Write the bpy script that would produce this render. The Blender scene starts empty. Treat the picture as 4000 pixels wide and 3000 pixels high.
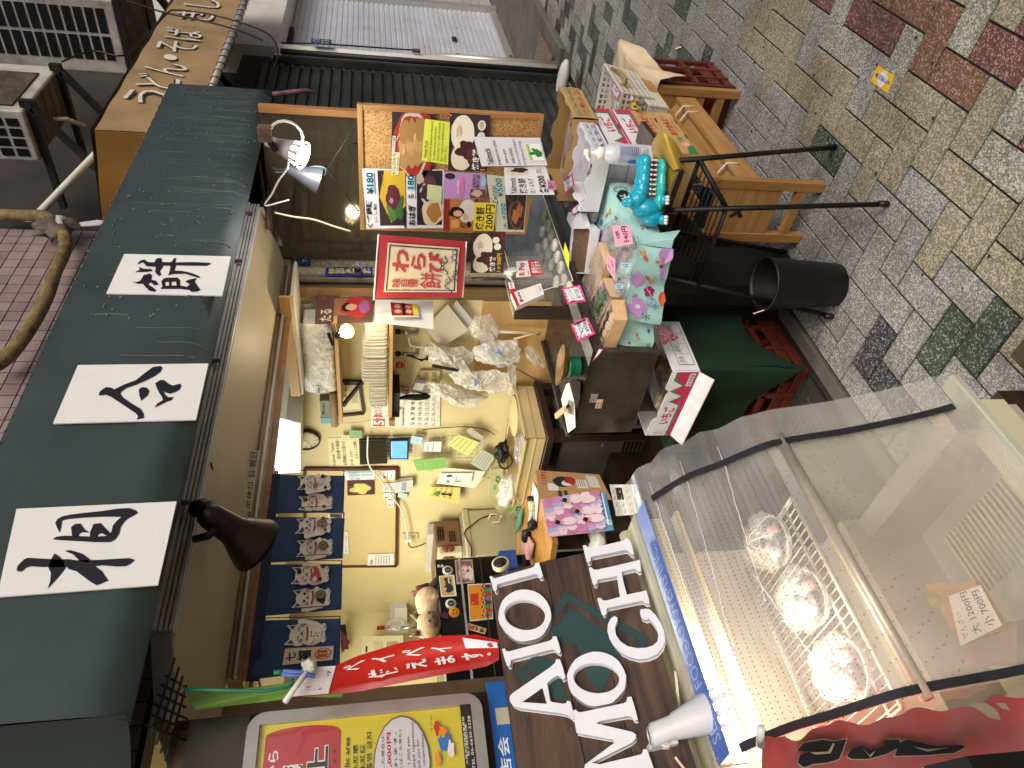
import bpy, bmesh, math, random
from mathutils import Vector as V, Matrix, noise
rad = math.radians
scene = bpy.context.scene
# ---------------------------------------------------------------- camera
YAW, PITCH, ROLL, FPX, CAMH = rad(46.1446), rad(10.9829), rad(-0.69302), 2793.3, 1.55
O = V((0, 0, CAMH))
CF = V((math.sin(YAW)*math.cos(PITCH), math.cos(YAW)*math.cos(PITCH), -math.sin(PITCH)))
_R = V((math.cos(YAW), -math.sin(YAW), 0)); _U = _R.cross(CF)
CR = _R*math.cos(ROLL) + _U*math.sin(ROLL)
CU = -_R*math.sin(ROLL) + _U*math.cos(ROLL)
cd = bpy.data.cameras.new('camera'); cam = bpy.data.objects.new('camera', cd)
scene.collection.objects.link(cam); scene.camera = cam
cd.sensor_width = 36; cd.lens = 36*FPX/4000; cd.clip_start = 0.02; cd.clip_end = 300
m3 = Matrix((-CU, CR, -CF)).transposed()      # the phone was held on its side
cam.matrix_world = Matrix.Translation(O) @ m3.to_4x4()
# ---------------------------------------------------------------- world, sun, exposure
SUN_EL, SUN_ROT = rad(38), rad(204)
w = bpy.data.worlds.new("World"); scene.world = w; w.use_nodes = True
nt = w.node_tree; bg = nt.nodes['Background']
sky = nt.nodes.new('ShaderNodeTexSky'); sky.sky_type = 'NISHITA'; sky.sun_disc = False
sky.sun_elevation = SUN_EL; sky.sun_rotation = SUN_ROT; sky.air_density = 0.6; sky.dust_density = 6; sky.ozone_density = 1
nt.links.new(sky.outputs[0], bg.inputs[0]); bg.inputs[1].default_value = 0.075
sd = bpy.data.lights.new('sun', 'SUN'); sd.energy = 1.0; sd.angle = rad(30); sd.color = (1, .97, .93)
so = bpy.data.objects.new('sun', sd); scene.collection.objects.link(so)
sdir = V((math.sin(SUN_ROT)*math.cos(SUN_EL), math.cos(SUN_ROT)*math.cos(SUN_EL), math.sin(SUN_EL)))
so.rotation_euler = sdir.to_track_quat('Z', 'Y').to_euler()
vs = scene.view_settings; vs.view_transform = 'Standard'; vs.look = 'None'; vs.gamma = 1; vs.exposure = 0.52
scene.cycles.max_bounces = 8; scene.cycles.transparent_max_bounces = 12; scene.cycles.use_denoising = True
scene.cycles.sample_clamp_indirect = 4

# ---------------------------------------------------------------- measuring helpers
REG = dict(A=(0,0,1.659), B=(0,900,1.659), C=(0,1900,1.508), D=(950,0,1.659), E=(1050,900,2.074), F=(1650,900,2.0738),
 G=(950,1700,2.0737), H=(1550,1700,2.0737), I=(2150,200,2.3694), J=(1900,700,2.212), K=(2000,1250,2.074), L=(2700,0,1.106),
 M=(2300,1500,1.106), N=(600,2300,1.3012), O=(1900,0,2.212), Q=(2700,1100,1.7015), R=(2950,2300,2.1067), S=(1900,1950,1.58),
 T=(0,0,.553), W=(600,0,1.843), X=(0,0,1.843), P=(0,0,1))
def W(reg, rx, ry, ax, v):
    """a measured point of the photograph laid onto the real plane ax = v"""
    ox, oy, s = REG[reg]; x, y = ox+rx/s, oy+ry/s
    u, dn = (3000-y-1500)/FPX, (x-2000)/FPX
    d = CR*u - CU*dn + CF
    i = 'XYZ'.index(ax); t = (v-O[i])/d[i]
    return O + d*t
# ---------------------------------------------------------------- materials
def lin(h, k=1.0):
    h = h.lstrip('#'); c = [int(h[i:i+2], 16)/255 for i in (0, 2, 4)]
    return [k*(x/12.92 if x <= .04045 else ((x+.055)/1.055)**2.4) for x in c] + [1]
MATS = {}
def node(nt, t, **kw):
    n = nt.nodes.new(t)
    for k, v in kw.items():
        if k in n.inputs: n.inputs[k].default_value = v
        else: setattr(n, k, v)
    return n
def mat(key, hexc='808080', rough=.6, kind='plain', amp=.12, scale=8, metal=0, spec=.4, bump=.15, emit=0, alpha=1, col2=None, sheen=.15, coord='Object'):
    if key in MATS: return MATS[key]
    m = bpy.data.materials.new(key); m.use_nodes = True; nt = m.node_tree; L = nt.links
    b = nt.nodes['Principled BSDF']; MATS[key] = m
    b.inputs['Roughness'].default_value = rough; b.inputs['Metallic'].default_value = metal
    b.inputs['Specular IOR Level'].default_value = spec
    c = lin(hexc)
    tc = node(nt, 'ShaderNodeTexCoord'); mp = node(nt, 'ShaderNodeMapping')
    L.new(tc.outputs[coord], mp.inputs[0])
    if kind == 'flat' or emit:
        b.inputs['Base Color'].default_value = c
    if emit:
        b.inputs['Emission Color'].default_value = c; b.inputs['Emission Strength'].default_value = emit
    if kind == 'plain':
        n = node(nt, 'ShaderNodeTexNoise', Scale=scale, Detail=6.0, Roughness=.6); L.new(mp.outputs[0], n.inputs[0])
        r = node(nt, 'ShaderNodeValToRGB')
        c2 = lin(col2) if col2 else [x*(1-3*amp) for x in c[:3]]+[1]
        r.color_ramp.elements[0].position = .3; r.color_ramp.elements[1].position = .62
        r.color_ramp.elements[0].color = c2; r.color_ramp.elements[1].color = c
        L.new(n.outputs[0], r.inputs[0]); L.new(r.outputs[0], b.inputs['Base Color'])
        n2 = node(nt, 'ShaderNodeTexNoise', Scale=scale*9, Detail=4.0); L.new(mp.outputs[0], n2.inputs[0])
        bp = node(nt, 'ShaderNodeBump', Strength=bump, Distance=.004); L.new(n2.outputs[0], bp.inputs['Height']); L.new(bp.outputs[0], b.inputs['Normal'])
        rr = node(nt, 'ShaderNodeMapRange'); rr.inputs[3].default_value = max(.03, rough-.12); rr.inputs[4].default_value = min(1, rough+.15)
        L.new(n.outputs[0], rr.inputs[0]); L.new(rr.outputs[0], b.inputs['Roughness'])
    if kind == 'wood':          # scale = (along grain small)
        mp.inputs['Scale'].default_value = scale
        n = node(nt, 'ShaderNodeTexNoise', Scale=1.0, Detail=8.0, Roughness=.65, Distortion=.6); L.new(mp.outputs[0], n.inputs[0])
        r = node(nt, 'ShaderNodeValToRGB'); r.color_ramp.elements[0].position = .32; r.color_ramp.elements[1].position = .68
        r.color_ramp.elements[0].color = lin(col2) if col2 else [x*.45 for x in c[:3]]+[1]; r.color_ramp.elements[1].color = c
        L.new(n.outputs[0], r.inputs[0]); L.new(r.outputs[0], b.inputs['Base Color'])
        bp = node(nt, 'ShaderNodeBump', Strength=bump, Distance=.003); L.new(n.outputs[0], bp.inputs['Height']); L.new(bp.outputs[0], b.inputs['Normal'])
    if kind == 'fabric':
        n = node(nt, 'ShaderNodeTexNoise', Scale=scale, Detail=4.0); L.new(mp.outputs[0], n.inputs[0])
        mx = node(nt, 'ShaderNodeValToRGB'); mx.color_ramp.elements[0].color = [x*(1-2*amp) for x in c[:3]]+[1]; mx.color_ramp.elements[1].color = c
        mx.color_ramp.elements[0].position = .3; mx.color_ramp.elements[1].position = .65
        L.new(n.outputs[0], mx.inputs[0]); L.new(mx.outputs[0], b.inputs['Base Color'])
        n2 = node(nt, 'ShaderNodeTexNoise', Scale=420.0, Detail=2.0); L.new(mp.outputs[0], n2.inputs[0])
        bp = node(nt, 'ShaderNodeBump', Strength=.35, Distance=.002); L.new(n2.outputs[0], bp.inputs['Height']); L.new(bp.outputs[0], b.inputs['Normal'])
        b.inputs['Sheen Weight'].default_value = sheen
    if kind == 'speck':         # cork, terrazzo, sesame: two-colour grains
        vo = node(nt, 'ShaderNodeTexVoronoi', Scale=scale); L.new(mp.outputs[0], vo.inputs[0])
        r = node(nt, 'ShaderNodeValToRGB'); r.color_ramp.elements[0].color = lin(col2); r.color_ramp.elements[1].color = c
        r.color_ramp.elements[0].position = .25; r.color_ramp.elements[1].position = .75
        sp = node(nt, 'ShaderNodeSeparateColor'); L.new(vo.outputs['Color'], sp.inputs[0]); L.new(sp.outputs[0], r.inputs[0]); L.new(r.outputs[0], b.inputs['Base Color'])
        bp = node(nt, 'ShaderNodeBump', Strength=bump, Distance=.002); L.new(sp.outputs[0], bp.inputs['Height']); L.new(bp.outputs[0], b.inputs['Normal'])
    if kind in ('glass', 'film'):
        b.inputs['Base Color'].default_value = c
        out = nt.nodes['Material Output']; tr = node(nt, 'ShaderNodeBsdfTransparent'); tr.inputs[0].default_value = (.97, .98, .98, 1)
        gl = node(nt, 'ShaderNodeBsdfGlossy'); gl.inputs['Roughness'].default_value = rough
        mx = node(nt, 'ShaderNodeMixShader'); lw = node(nt, 'ShaderNodeLayerWeight', Blend=.5); pw = node(nt, 'ShaderNodeMath', operation='POWER'); pw.inputs[1].default_value = 3.6; L.new(lw.outputs['Facing'], pw.inputs[0]); fr = node(nt, 'ShaderNodeMapRange'); fr.inputs[3].default_value = .045; fr.inputs[4].default_value = .8; L.new(pw.outputs[0], fr.inputs[0])
        ad = node(nt, 'ShaderNodeMixShader'); ad.inputs[0].default_value = alpha     # alpha: how milky the sheet is
        if kind == 'film':
            n = node(nt, 'ShaderNodeTexNoise', Scale=scale, Detail=6.0, Distortion=1.2); L.new(mp.outputs[0], n.inputs[0])
            bp = node(nt, 'ShaderNodeBump', Strength=bump, Distance=.02); L.new(n.outputs[0], bp.inputs['Height'])
            L.new(bp.outputs[0], gl.inputs['Normal']); L.new(bp.outputs[0], lw.inputs['Normal']); L.new(bp.outputs[0], b.inputs['Normal'])
            mr = node(nt, 'ShaderNodeMapRange'); mr.inputs[1].default_value = .3; mr.inputs[2].default_value = .7
            mr.inputs[3].default_value = alpha*.5; mr.inputs[4].default_value = min(1, alpha*1.5); L.new(n.outputs[0], mr.inputs[0]); L.new(mr.outputs[0], ad.inputs[0])
        L.new(fr.outputs[0], mx.inputs[0]); L.new(tr.outputs[0], mx.inputs[1]); L.new(gl.outputs[0], mx.inputs[2])
        L.new(mx.outputs[0], ad.inputs[1]); L.new(b.outputs[0], ad.inputs[2]); L.new(ad.outputs[0], out.inputs[0])
    return m
def cm(h, rough=.55, **k):      # a paper / print colour straight from its hex value
    return mat('c_%s_%d' % (h, rough*100), h, rough, 'flat', **k)
def M_(x):
    if isinstance(x, bpy.types.Material): return x
    if x in MATS: return MATS[x]
    return cm(x)
# ---------------------------------------------------------------- mesh builder
_TX = {}
def text2d(body, bold=0.0, shear=0.0):
    k = (body, bold, shear)
    if k in _TX: return _TX[k]
    c = bpy.data.curves.new('t', 'FONT'); c.body = body; c.offset = bold; c.resolution_u = 2; c.align_x = 'CENTER'; c.shear = shear; c.space_line = .85
    c.fill_mode = 'FRONT'
    o = bpy.data.objects.new('t', c); scene.collection.objects.link(o)
    bpy.context.view_layer.update()
    dg = bpy.context.evaluated_depsgraph_get(); oe = o.evaluated_get(dg); me = oe.to_mesh()
    vs_ = [(v.co.x, v.co.y) for v in me.vertices]; fs = [tuple(p.vertices) for p in me.polygons]
    oe.to_mesh_clear(); bpy.data.objects.remove(o); bpy.data.curves.remove(c)
    x0 = min(v[0] for v in vs_); x1 = max(v[0] for v in vs_); y0 = min(v[1] for v in vs_); y1 = max(v[1] for v in vs_)
    vs_ = [((x-x0)/(x1-x0), 1-(y-y0)/(y1-y0)) for x, y in vs_]
    _TX[k] = (vs_, fs); return _TX[k]
class MB:
    def __init__(s): s.v = []; s.f = []; s.m = []; s.mats = []; s.sm = []
    def mi(s, m):
        m = M_(m)
        if m not in s.mats: s.mats.append(m)
        return s.mats.index(m)
    def add(s, vs_, fs, m, smooth=False):
        o = len(s.v); s.v += [V(v) for v in vs_]; i = s.mi(m)
        for f in fs: s.f.append(tuple(o+k for k in f)); s.m.append(i); s.sm.append(smooth)
        return s
    def obox(s, c, ax, ay, az, m):
        c, ax, ay, az = V(c), V(ax), V(ay), V(az)
        vs_ = [c+ax*i+ay*j+az*k for i in (-1, 1) for j in (-1, 1) for k in (-1, 1)]
        return s.add(vs_, [(0,1,3,2),(4,6,7,5),(0,4,5,1),(2,3,7,6),(0,2,6,4),(1,5,7,3)], m)
    def box(s, x0, y0, z0, x1, y1, z1, m):
        return s.obox(((x0+x1)/2,(y0+y1)/2,(z0+z1)/2), ((x1-x0)/2,0,0), (0,(y1-y0)/2,0), (0,0,(z1-z0)/2), m)
    def bar(s, a, b, w_, t, m, up=(0,0,1)):      # a rectangular bar from a to b
        a, b = V(a), V(b); d = (b-a); l = d.length; d.normalize(); u = V(up); sx = d.cross(u)
        if sx.length < .01: sx = d.cross(V((1,0,0)))
        sx.normalize(); u = sx.cross(d)
        return s.obox((a+b)/2, d*l/2, sx*w_/2, u*t/2, m)
    def prism(s, pts, vec, m, m2=None):
        pts = [V(p) for p in pts]; vec = V(vec); n = len(pts)
        s.add(pts, [tuple(range(n))], m); s.add([p+vec for p in pts], [tuple(reversed(range(n)))], m2 or m)
        s.add(pts+[p+vec for p in pts], [(i, (i+1) % n, n+(i+1) % n, n+i) for i in range(n)], m2 or m); return s
    def tube(s, pts, r, m, seg=8, closed=False, smooth=True):
        pts = [V(p) for p in pts]; n = len(pts); rs = r if isinstance(r, (list, tuple)) else [r]*n
        vs_ = []; pu = None
        for i, p in enumerate(pts):
            if closed: t = pts[(i+1) % n]-pts[i-1]
            else: t = (pts[min(i+1, n-1)]-pts[max(i-1, 0)])
            t.normalize()
            if pu is None:
                pu = t.cross(V((0,0,1))) if abs(t.z) < .9 else t.cross(V((1,0,0)))
            u = (pu - t*pu.dot(t)).normalized(); pu = u; w2 = t.cross(u)
            for k in range(seg):
                a = 2*math.pi*k/seg; vs_.append(p+(u*math.cos(a)+w2*math.sin(a))*rs[i])
        fs = []
        for i in range(n if closed else n-1):
            j = (i+1) % n
            for k in range(seg): fs.append((i*seg+k, i*seg+(k+1) % seg, j*seg+(k+1) % seg, j*seg+k))
        if not closed: fs += [tuple(range(seg-1, -1, -1)), tuple((n-1)*seg+k for k in range(seg))]
        return s.add(vs_, fs, m, smooth)
    def lathe(s, c, ax, prof, m, seg=20, smooth=True, caps=True, sx=1, sy=1):
        c = V(c); ax = V(ax).normalized(); u = ax.cross(V((0,0,1))) if abs(ax.z) < .9 else V((1,0,0)); u.normalize(); w2 = ax.cross(u)
        vs_ = [c+ax*h+(u*math.cos(2*math.pi*k/seg)*sx+w2*math.sin(2*math.pi*k/seg)*sy)*r for r, h in prof for k in range(seg)]
        n = len(prof)
        fs = [(i*seg+k, i*seg+(k+1) % seg, (i+1)*seg+(k+1) % seg, (i+1)*seg+k) for i in range(n-1) for k in range(seg)]
        if caps: fs += [tuple(range(seg-1, -1, -1)), tuple((n-1)*seg+k for k in range(seg))]
        return s.add(vs_, fs, m, smooth)
    def grid(s, f, nu, nv, m, smooth=True):
        vs_ = [f(i/nu, j/nv) for j in range(nv+1) for i in range(nu+1)]
        fs = [(j*(nu+1)+i, j*(nu+1)+i+1, (j+1)*(nu+1)+i+1, (j+1)*(nu+1)+i) for j in range(nv) for i in range(nu)]
        return s.add(vs_, fs, m, smooth)
    def blob(s, c, rx, ry, rz, m, seed=0, amp=.12, nu=12, nv=8, freq=1.5):
        c = V(c); vs_ = []
        for j in range(nv+1):
            th = math.pi*j/nv
            for i in range(nu):
                ph = 2*math.pi*i/nu; d = V((math.sin(th)*math.cos(ph), math.sin(th)*math.sin(ph), math.cos(th)))
                k = 1+amp*noise.noise(d*freq+V((seed*7.1, seed*3.3, 0)))
                vs_.append(c+V((d.x*rx*k, d.y*ry*k, d.z*rz*k)))
        fs = [(j*nu+i, j*nu+(i+1) % nu, (j+1)*nu+(i+1) % nu, (j+1)*nu+i) for j in range(nv) for i in range(nu)]
        return s.add(vs_, fs, m, True)
    def items(s, f, its, d0=0.0006, dl=.0003, toward=None):
        """flat print laid on the surface f(s,t) (s right, t down, 0..1); every item a hair above the one before"""
        def nrm(a, b):
            e = .01; p = f(a, b); n = (f(a+e, b)-p).cross(f(a, b+e)-p).normalized()
            if n.dot((toward or O)-p) < 0: n = -n
            return p, n
        for k, it in enumerate(its):
            off = d0+dl*k; t = it[0]
            def put(pts):
                r = []
                for a, b in pts:
                    if t in 'be': a, b = min(max(a, .004), .996), min(max(b, .004), .996)
                    p, n = nrm(a, b); r.append(p+n*off)
                return r
            if t == 'r':
                _, x0, y0, x1, y1, m = it; nx = max(1, int(abs(x1-x0)*8)); ny = max(1, int(abs(y1-y0)*8))
                pts = [(x0+(x1-x0)*i/nx, y0+(y1-y0)*j/ny) for j in range(ny+1) for i in range(nx+1)]
                s.add(put(pts), [(j*(nx+1)+i, j*(nx+1)+i+1, (j+1)*(nx+1)+i+1, (j+1)*(nx+1)+i) for j in range(ny) for i in range(nx)], m)
            elif t == 'e':
                _, cx, cy, rx, ry, m = it[:6]; n = 20; rot = it[6] if len(it) > 6 else 0
                pts = [(cx+rx*math.cos(2*math.pi*i/n)*math.cos(rot)-ry*math.sin(2*math.pi*i/n)*math.sin(rot), cy+ry*math.sin(2*math.pi*i/n)*math.cos(rot)+rx*math.cos(2*math.pi*i/n)*math.sin(rot)) for i in range(n)]
                s.add(put(pts), [tuple(range(n))], m)
            elif t == 'b':
                _, cx, cy, rx, ry, m, seed = it[:7]; n = 26; am = it[7] if len(it) > 7 else .5
                pts = []
                for i in range(n):
                    a = 2*math.pi*i/n; q = 1+am*noise.noise(V((math.cos(a)*1.6+seed*3.7, math.sin(a)*1.6, seed*1.3)))
                    pts.append((cx+rx*math.cos(a)*q, cy+ry*math.sin(a)*q))
                s.add(put(pts), [tuple(range(n))], m)
            elif t == 'p':
                s.add(put(it[1]), [tuple(range(len(it[1])))], it[2])
            elif t == 'l':          # a drawn line: points, width (in s units), colour
                pts, wd, m = it[1], it[2], it[3]; asp = (f(1, 0)-f(0, 0)).length/max(1e-6, (f(0, 1)-f(0, 0)).length)
                L_, R_ = [], []
                for i, (a, b) in enumerate(pts):
                    p0 = pts[max(i-1, 0)]; p1 = pts[min(i+1, len(pts)-1)]; dx, dy = p1[0]-p0[0], (p1[1]-p0[1])/asp
                    l = math.hypot(dx, dy) or 1; nx, ny = -dy/l*wd/2, dx/l*wd/2*asp
                    L_.append((a+nx, b+ny)); R_.append((a-nx, b-ny))
                n = len(pts); s.add(put(L_+R_), [(i, i+1, n+i+1, n+i) for i in range(n-1)], m)
            elif t == 't':
                _, body, x0, y0, x1, y1, m = it[:7]; bold = it[7] if len(it) > 7 else 0; rot = it[8] if len(it) > 8 else 0
                vs_, fs = text2d(body, bold); 
                if rot == 90: vs2 = [(x0+(x1-x0)*(1-b), y0+(y1-y0)*a) for a, b in vs_]
                elif rot: 
                    cx, cy = (x0+x1)/2, (y0+y1)/2; cr, sr = math.cos(rot), math.sin(rot); vs2 = []
                    asp = (f(1, 0)-f(0, 0)).length/max(1e-6, (f(0, 1)-f(0, 0)).length)
                    for a, b in vs_:
                        dx, dy = (a-.5)*(x1-x0), (b-.5)*(y1-y0)/asp
                        vs2.append((cx+dx*cr-dy*sr, cy+(dx*sr+dy*cr)*asp))
                else: vs2 = [(x0+(x1-x0)*a, y0+(y1-y0)*b) for a, b in vs_]
                s.add(put(vs2), fs, m)
        return s
    def build(s, name, parent=None, smooth=None, bevel=0, label=None, cat=None, group=None, kind=None, seg=1, origin=None):
        if not s.v: return None
        lo = V((min(v.x for v in s.v), min(v.y for v in s.v), min(v.z for v in s.v))); hi = V((max(v.x for v in s.v), max(v.y for v in s.v), max(v.z for v in s.v)))
        wo = V(((lo.x+hi.x)/2, (lo.y+hi.y)/2, lo.z)) if origin is None else V(origin)
        me = bpy.data.meshes.new(name); me.from_pydata([v-wo for v in s.v], [], s.f)
        for m in s.mats: me.materials.append(m)
        me.polygons.foreach_set('material_index', s.m); me.polygons.foreach_set('use_smooth', [bool(x) if smooth is None else smooth for x in s.sm])
        me.update()
        if bevel:
            bm = bmesh.new(); bm.from_mesh(me); bmesh.ops.remove_doubles(bm, verts=bm.verts, dist=1e-6)
            es = [e for e in bm.edges if len(e.link_faces) == 2 and e.calc_face_angle(0) > .6]
            bmesh.ops.bevel(bm, geom=es, offset=bevel, segments=seg, affect='EDGES', profile=.6, clamp_overlap=True); bm.to_mesh(me); bm.free()
        o = bpy.data.objects.new(name, me); scene.collection.objects.link(o)
        if parent is not None:
            pw = V(parent.get('_w', (0, 0, 0))); o.parent = parent; o.location = wo-pw
        else: o.location = wo
        o['_w'] = tuple(wo)
        tag(o, label, cat, group, kind); return o
def tag(o, label=None, cat=None, group=None, kind=None):
    if label: o['label'] = label
    if cat: o['category'] = cat
    if group: o['group'] = group
    if kind: o['kind'] = kind
    return o
def thing(name, label, cat, loc, group=None):
    o = bpy.data.objects.new(name, None); scene.collection.objects.link(o); o.location = V(loc); o['_w'] = tuple(V(loc)); o.empty_display_size = .05
    return tag(o, label, cat, group)
def copy_thing(o, loc, rz=0, label=None, parent=None):
    c = o.copy(); scene.collection.objects.link(c)
    if parent is None: c.location = V(loc); c.rotation_euler = (0, 0, rz)
    else: c.parent = parent
    if label: c['label'] = label
    for ch in list(o.children): copy_thing(ch, None, 0, None, c)
    return c
def bil(tl, tr, br, bl):
    tl, tr, br, bl = map(V, (tl, tr, br, bl))
    return lambda a, b: (tl*(1-a)+tr*a)*(1-b)+(bl*(1-a)+br*a)*b
def pxy(reg, pts, ax, v):      # four measured corners TL TR BR BL on one plane
    return bil(*[W(reg, x, y, ax, v) for x, y in pts])
def sheet(name, f, its, base='paper', th=.001, nu=1, nv=1, parent=None, d0=.0006, **kw):
    """a thin printed thing: closed sheet of thickness th with its print on the camera's side"""
    m = MB(); n = (f(1, 0)-f(0, 0)).cross(f(0, 1)-f(0, 0)).normalized()
    if n.dot(O-f(.5, .5)) < 0: n = -n
    if nu == 1 and nv == 1:
        q = [f(0, 0), f(1, 0), f(1, 1), f(0, 1)]; m.prism(q, -n*th, base)
    else:
        m.grid(f, nu, nv, base); m.grid(lambda a, b: f(a, b)-n*th, nu, nv, base)
        for e in ((lambda a, b: f(a, 0)-n*th*b), (lambda a, b: f(a, 1)-n*th*b)): m.grid(e, nu, 1, base)
        for e in ((lambda a, b: f(0, a)-n*th*b), (lambda a, b: f(1, a)-n*th*b)): m.grid(e, nv, 1, base)
    m.items(f, its, d0=d0); return m.build(name, parent, **kw)
def wav(f, amp, k, ph=0, ax=(0, 0, 0), vert=True):
    n = (f(1, 0)-f(0, 0)).cross(f(0, 1)-f(0, 0)).normalized()
    return lambda a, b: f(a, b)+n*amp*math.sin(k*(a if vert else b)+ph+(b if vert else a)*1.3)*(.25+.75*(b if vert else 1))
# ---------------------------------------------------------------- palette
mat('paper', 'dcdbd6', .6, 'plain', amp=.02, scale=15, bump=.05)
mat('cream_paint', 'b9aa8c', .5, 'plain', amp=.05, scale=2.2, bump=.06)
mat('wall_yellow', 'd8cb9c', .5, 'plain', amp=.06, scale=1.6, bump=.1, col2='c8b684')
mat('wall_ply', 'c9a36b', .55, 'wood', scale=(1, 1.2, 5), bump=.05, col2='b28a52')
mat('dark_metal', '23211f', .5, 'plain', amp=.12, scale=30, metal=.2)
mat('black_iron', '181818', .45, 'plain', amp=.2, scale=60, metal=.3)
mat('bronze', '8d7354', .35, 'plain', amp=.08, scale=12, metal=.5)
mat('steel', 'a8a59e', .28, 'plain', amp=.08, scale=14, metal=.9, bump=.05)
mat('steel_dark', '5a524a', .22, 'plain', amp=.15, scale=9, metal=.55, bump=.12)
mat('alu', 'b9b6b0', .35, 'plain', amp=.03, scale=20, metal=.6, bump=.03)
mat('rust', '6d5445', .75, 'plain', amp=.2, scale=40, col2='3c2c25')
mat('pine', 'a9824e', .5, 'wood', scale=(2, 30, 30), bump=.08, col2='875f33')
mat('pine_y', 'a9824e', .5, 'wood', scale=(30, 2, 30), bump=.08, col2='875f33')
mat('pine_z', 'a27a46', .5, 'wood', scale=(30, 30, 2), bump=.08, col2='83592e')
mat('kiri', 'd9b690', .55, 'wood', scale=(4, 60, 60), bump=.05, col2='c89f74')
mat('dark_wood', '34231d', .4, 'wood', scale=(3, 40, 40), bump=.1, col2='1f1512')
mat('board_wood', '5a4234', .6, 'wood', scale=(5, 60, 60), bump=.5, col2='251811')
mat('cork', 'c49a62', .8, 'speck', scale=330, col2='8f6434', bump=.4)
mat('frame_wood', 'a67c4c', .45, 'wood', scale=(30, 30, 3), bump=.08, col2='94602a')
mat('white_pl', 'dedbd3', .35, 'plain', amp=.03, scale=9, bump=.03)
mat('foam', 'ece6d8', .6, 'plain', amp=.03, scale=20, bump=.08)
mat('cream_pl', 'c9b583', .4, 'plain', amp=.05, scale=7, bump=.04)
mat('black_pl', '0c0c0d', .48, 'plain', amp=.1, scale=12, bump=.05)
mat('brown_pl', '37291f', .4, 'plain', amp=.1, scale=12, bump=.05)
mat('crate_red', '602a1e', .5, 'plain', amp=.14, scale=14, bump=.15, col2='43190f')
mat('card', 'b4935f', .75, 'plain', amp=.05, scale=12, bump=.1)
mat('card_in', '9c7a4c', .8, 'plain', amp=.05, scale=12, bump=.1)
mat('card_white', 'd6d7dc', .55, 'plain', amp=.03, scale=10, bump=.05)
mat('tarp', '344141', .6, 'plain', amp=.1, scale=3.5, bump=.1, col2='283332')
mat('navy', '2c4468', .85, 'fabric', amp=.12, scale=25)
mat('navy_dark', '1d2b45', .85, 'fabric', amp=.12, scale=25)
mat('green_cloth', '082818', .9, 'fabric', amp=.3, scale=7, sheen=0)
mat('red_cloth', 'a91d2b', .8, 'fabric', amp=.12, scale=12)
mat('flag_red', 'bf2a1e', .7, 'fabric', amp=.15, scale=9)
mat('mint', 'a0cfc9', .85, 'fabric', amp=.08, scale=10)
mat('cream_cloth', 'd9cba9', .85, 'fabric', amp=.1, scale=12)
mat('stain_cloth', 'c7b698', .85, 'plain', amp=.1, scale=6, bump=.2, col2='b09878')
mat('glass', 'ffffff', .02, 'glass', alpha=.02)
mat('film', 'ffffff', .12, 'film', alpha=.16, scale=9, bump=.8)
mat('film_soft', 'efe9da', .3, 'film', alpha=.62, scale=22, bump=.9)
mat('screen_glass', 'd5d0c4', .1, 'film', alpha=.08, scale=3, bump=.02)
mat('fogged', 'c2b9a6', .35, 'film', alpha=.3, scale=5, bump=.03)
mat('concrete', '5e5b55', .85, 'plain', amp=.14, scale=6, bump=.5)
mat('concrete_dark', '2a2927', .85, 'plain', amp=.14, scale=6, bump=.5)
mat('gold', 'b79a3c', .3, 'plain', amp=.1, scale=7, bump=.08, metal=.25)
mat('cyan_toy', '149ab5', .16, 'plain', amp=.03, scale=5, bump=0, spec=.6)
mat('teal_toy', '2fb3ad', .16, 'plain', amp=.03, scale=5, bump=0, spec=.6)
mat('letter', 'dcdde0', .5, 'plain', amp=.03, scale=18, bump=.06)
mat('shop_pale', 'c6c3ba', .5, 'plain', amp=.06, scale=9, bump=.06)
mat('ac_body', 'b2afa8', .5, 'plain', amp=.12, scale=7, bump=.08, col2='827d74')
mat('ac_grime', '6d6154', .7, 'plain', amp=.25, scale=12, bump=.2, col2='3b332b')
mat('bulb_cool', 'f4f6ff', emit=30)
mat('bulb_warm', 'ffe0a8', emit=30)
mat('tube_light', 'fff3d8', emit=6)
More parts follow.
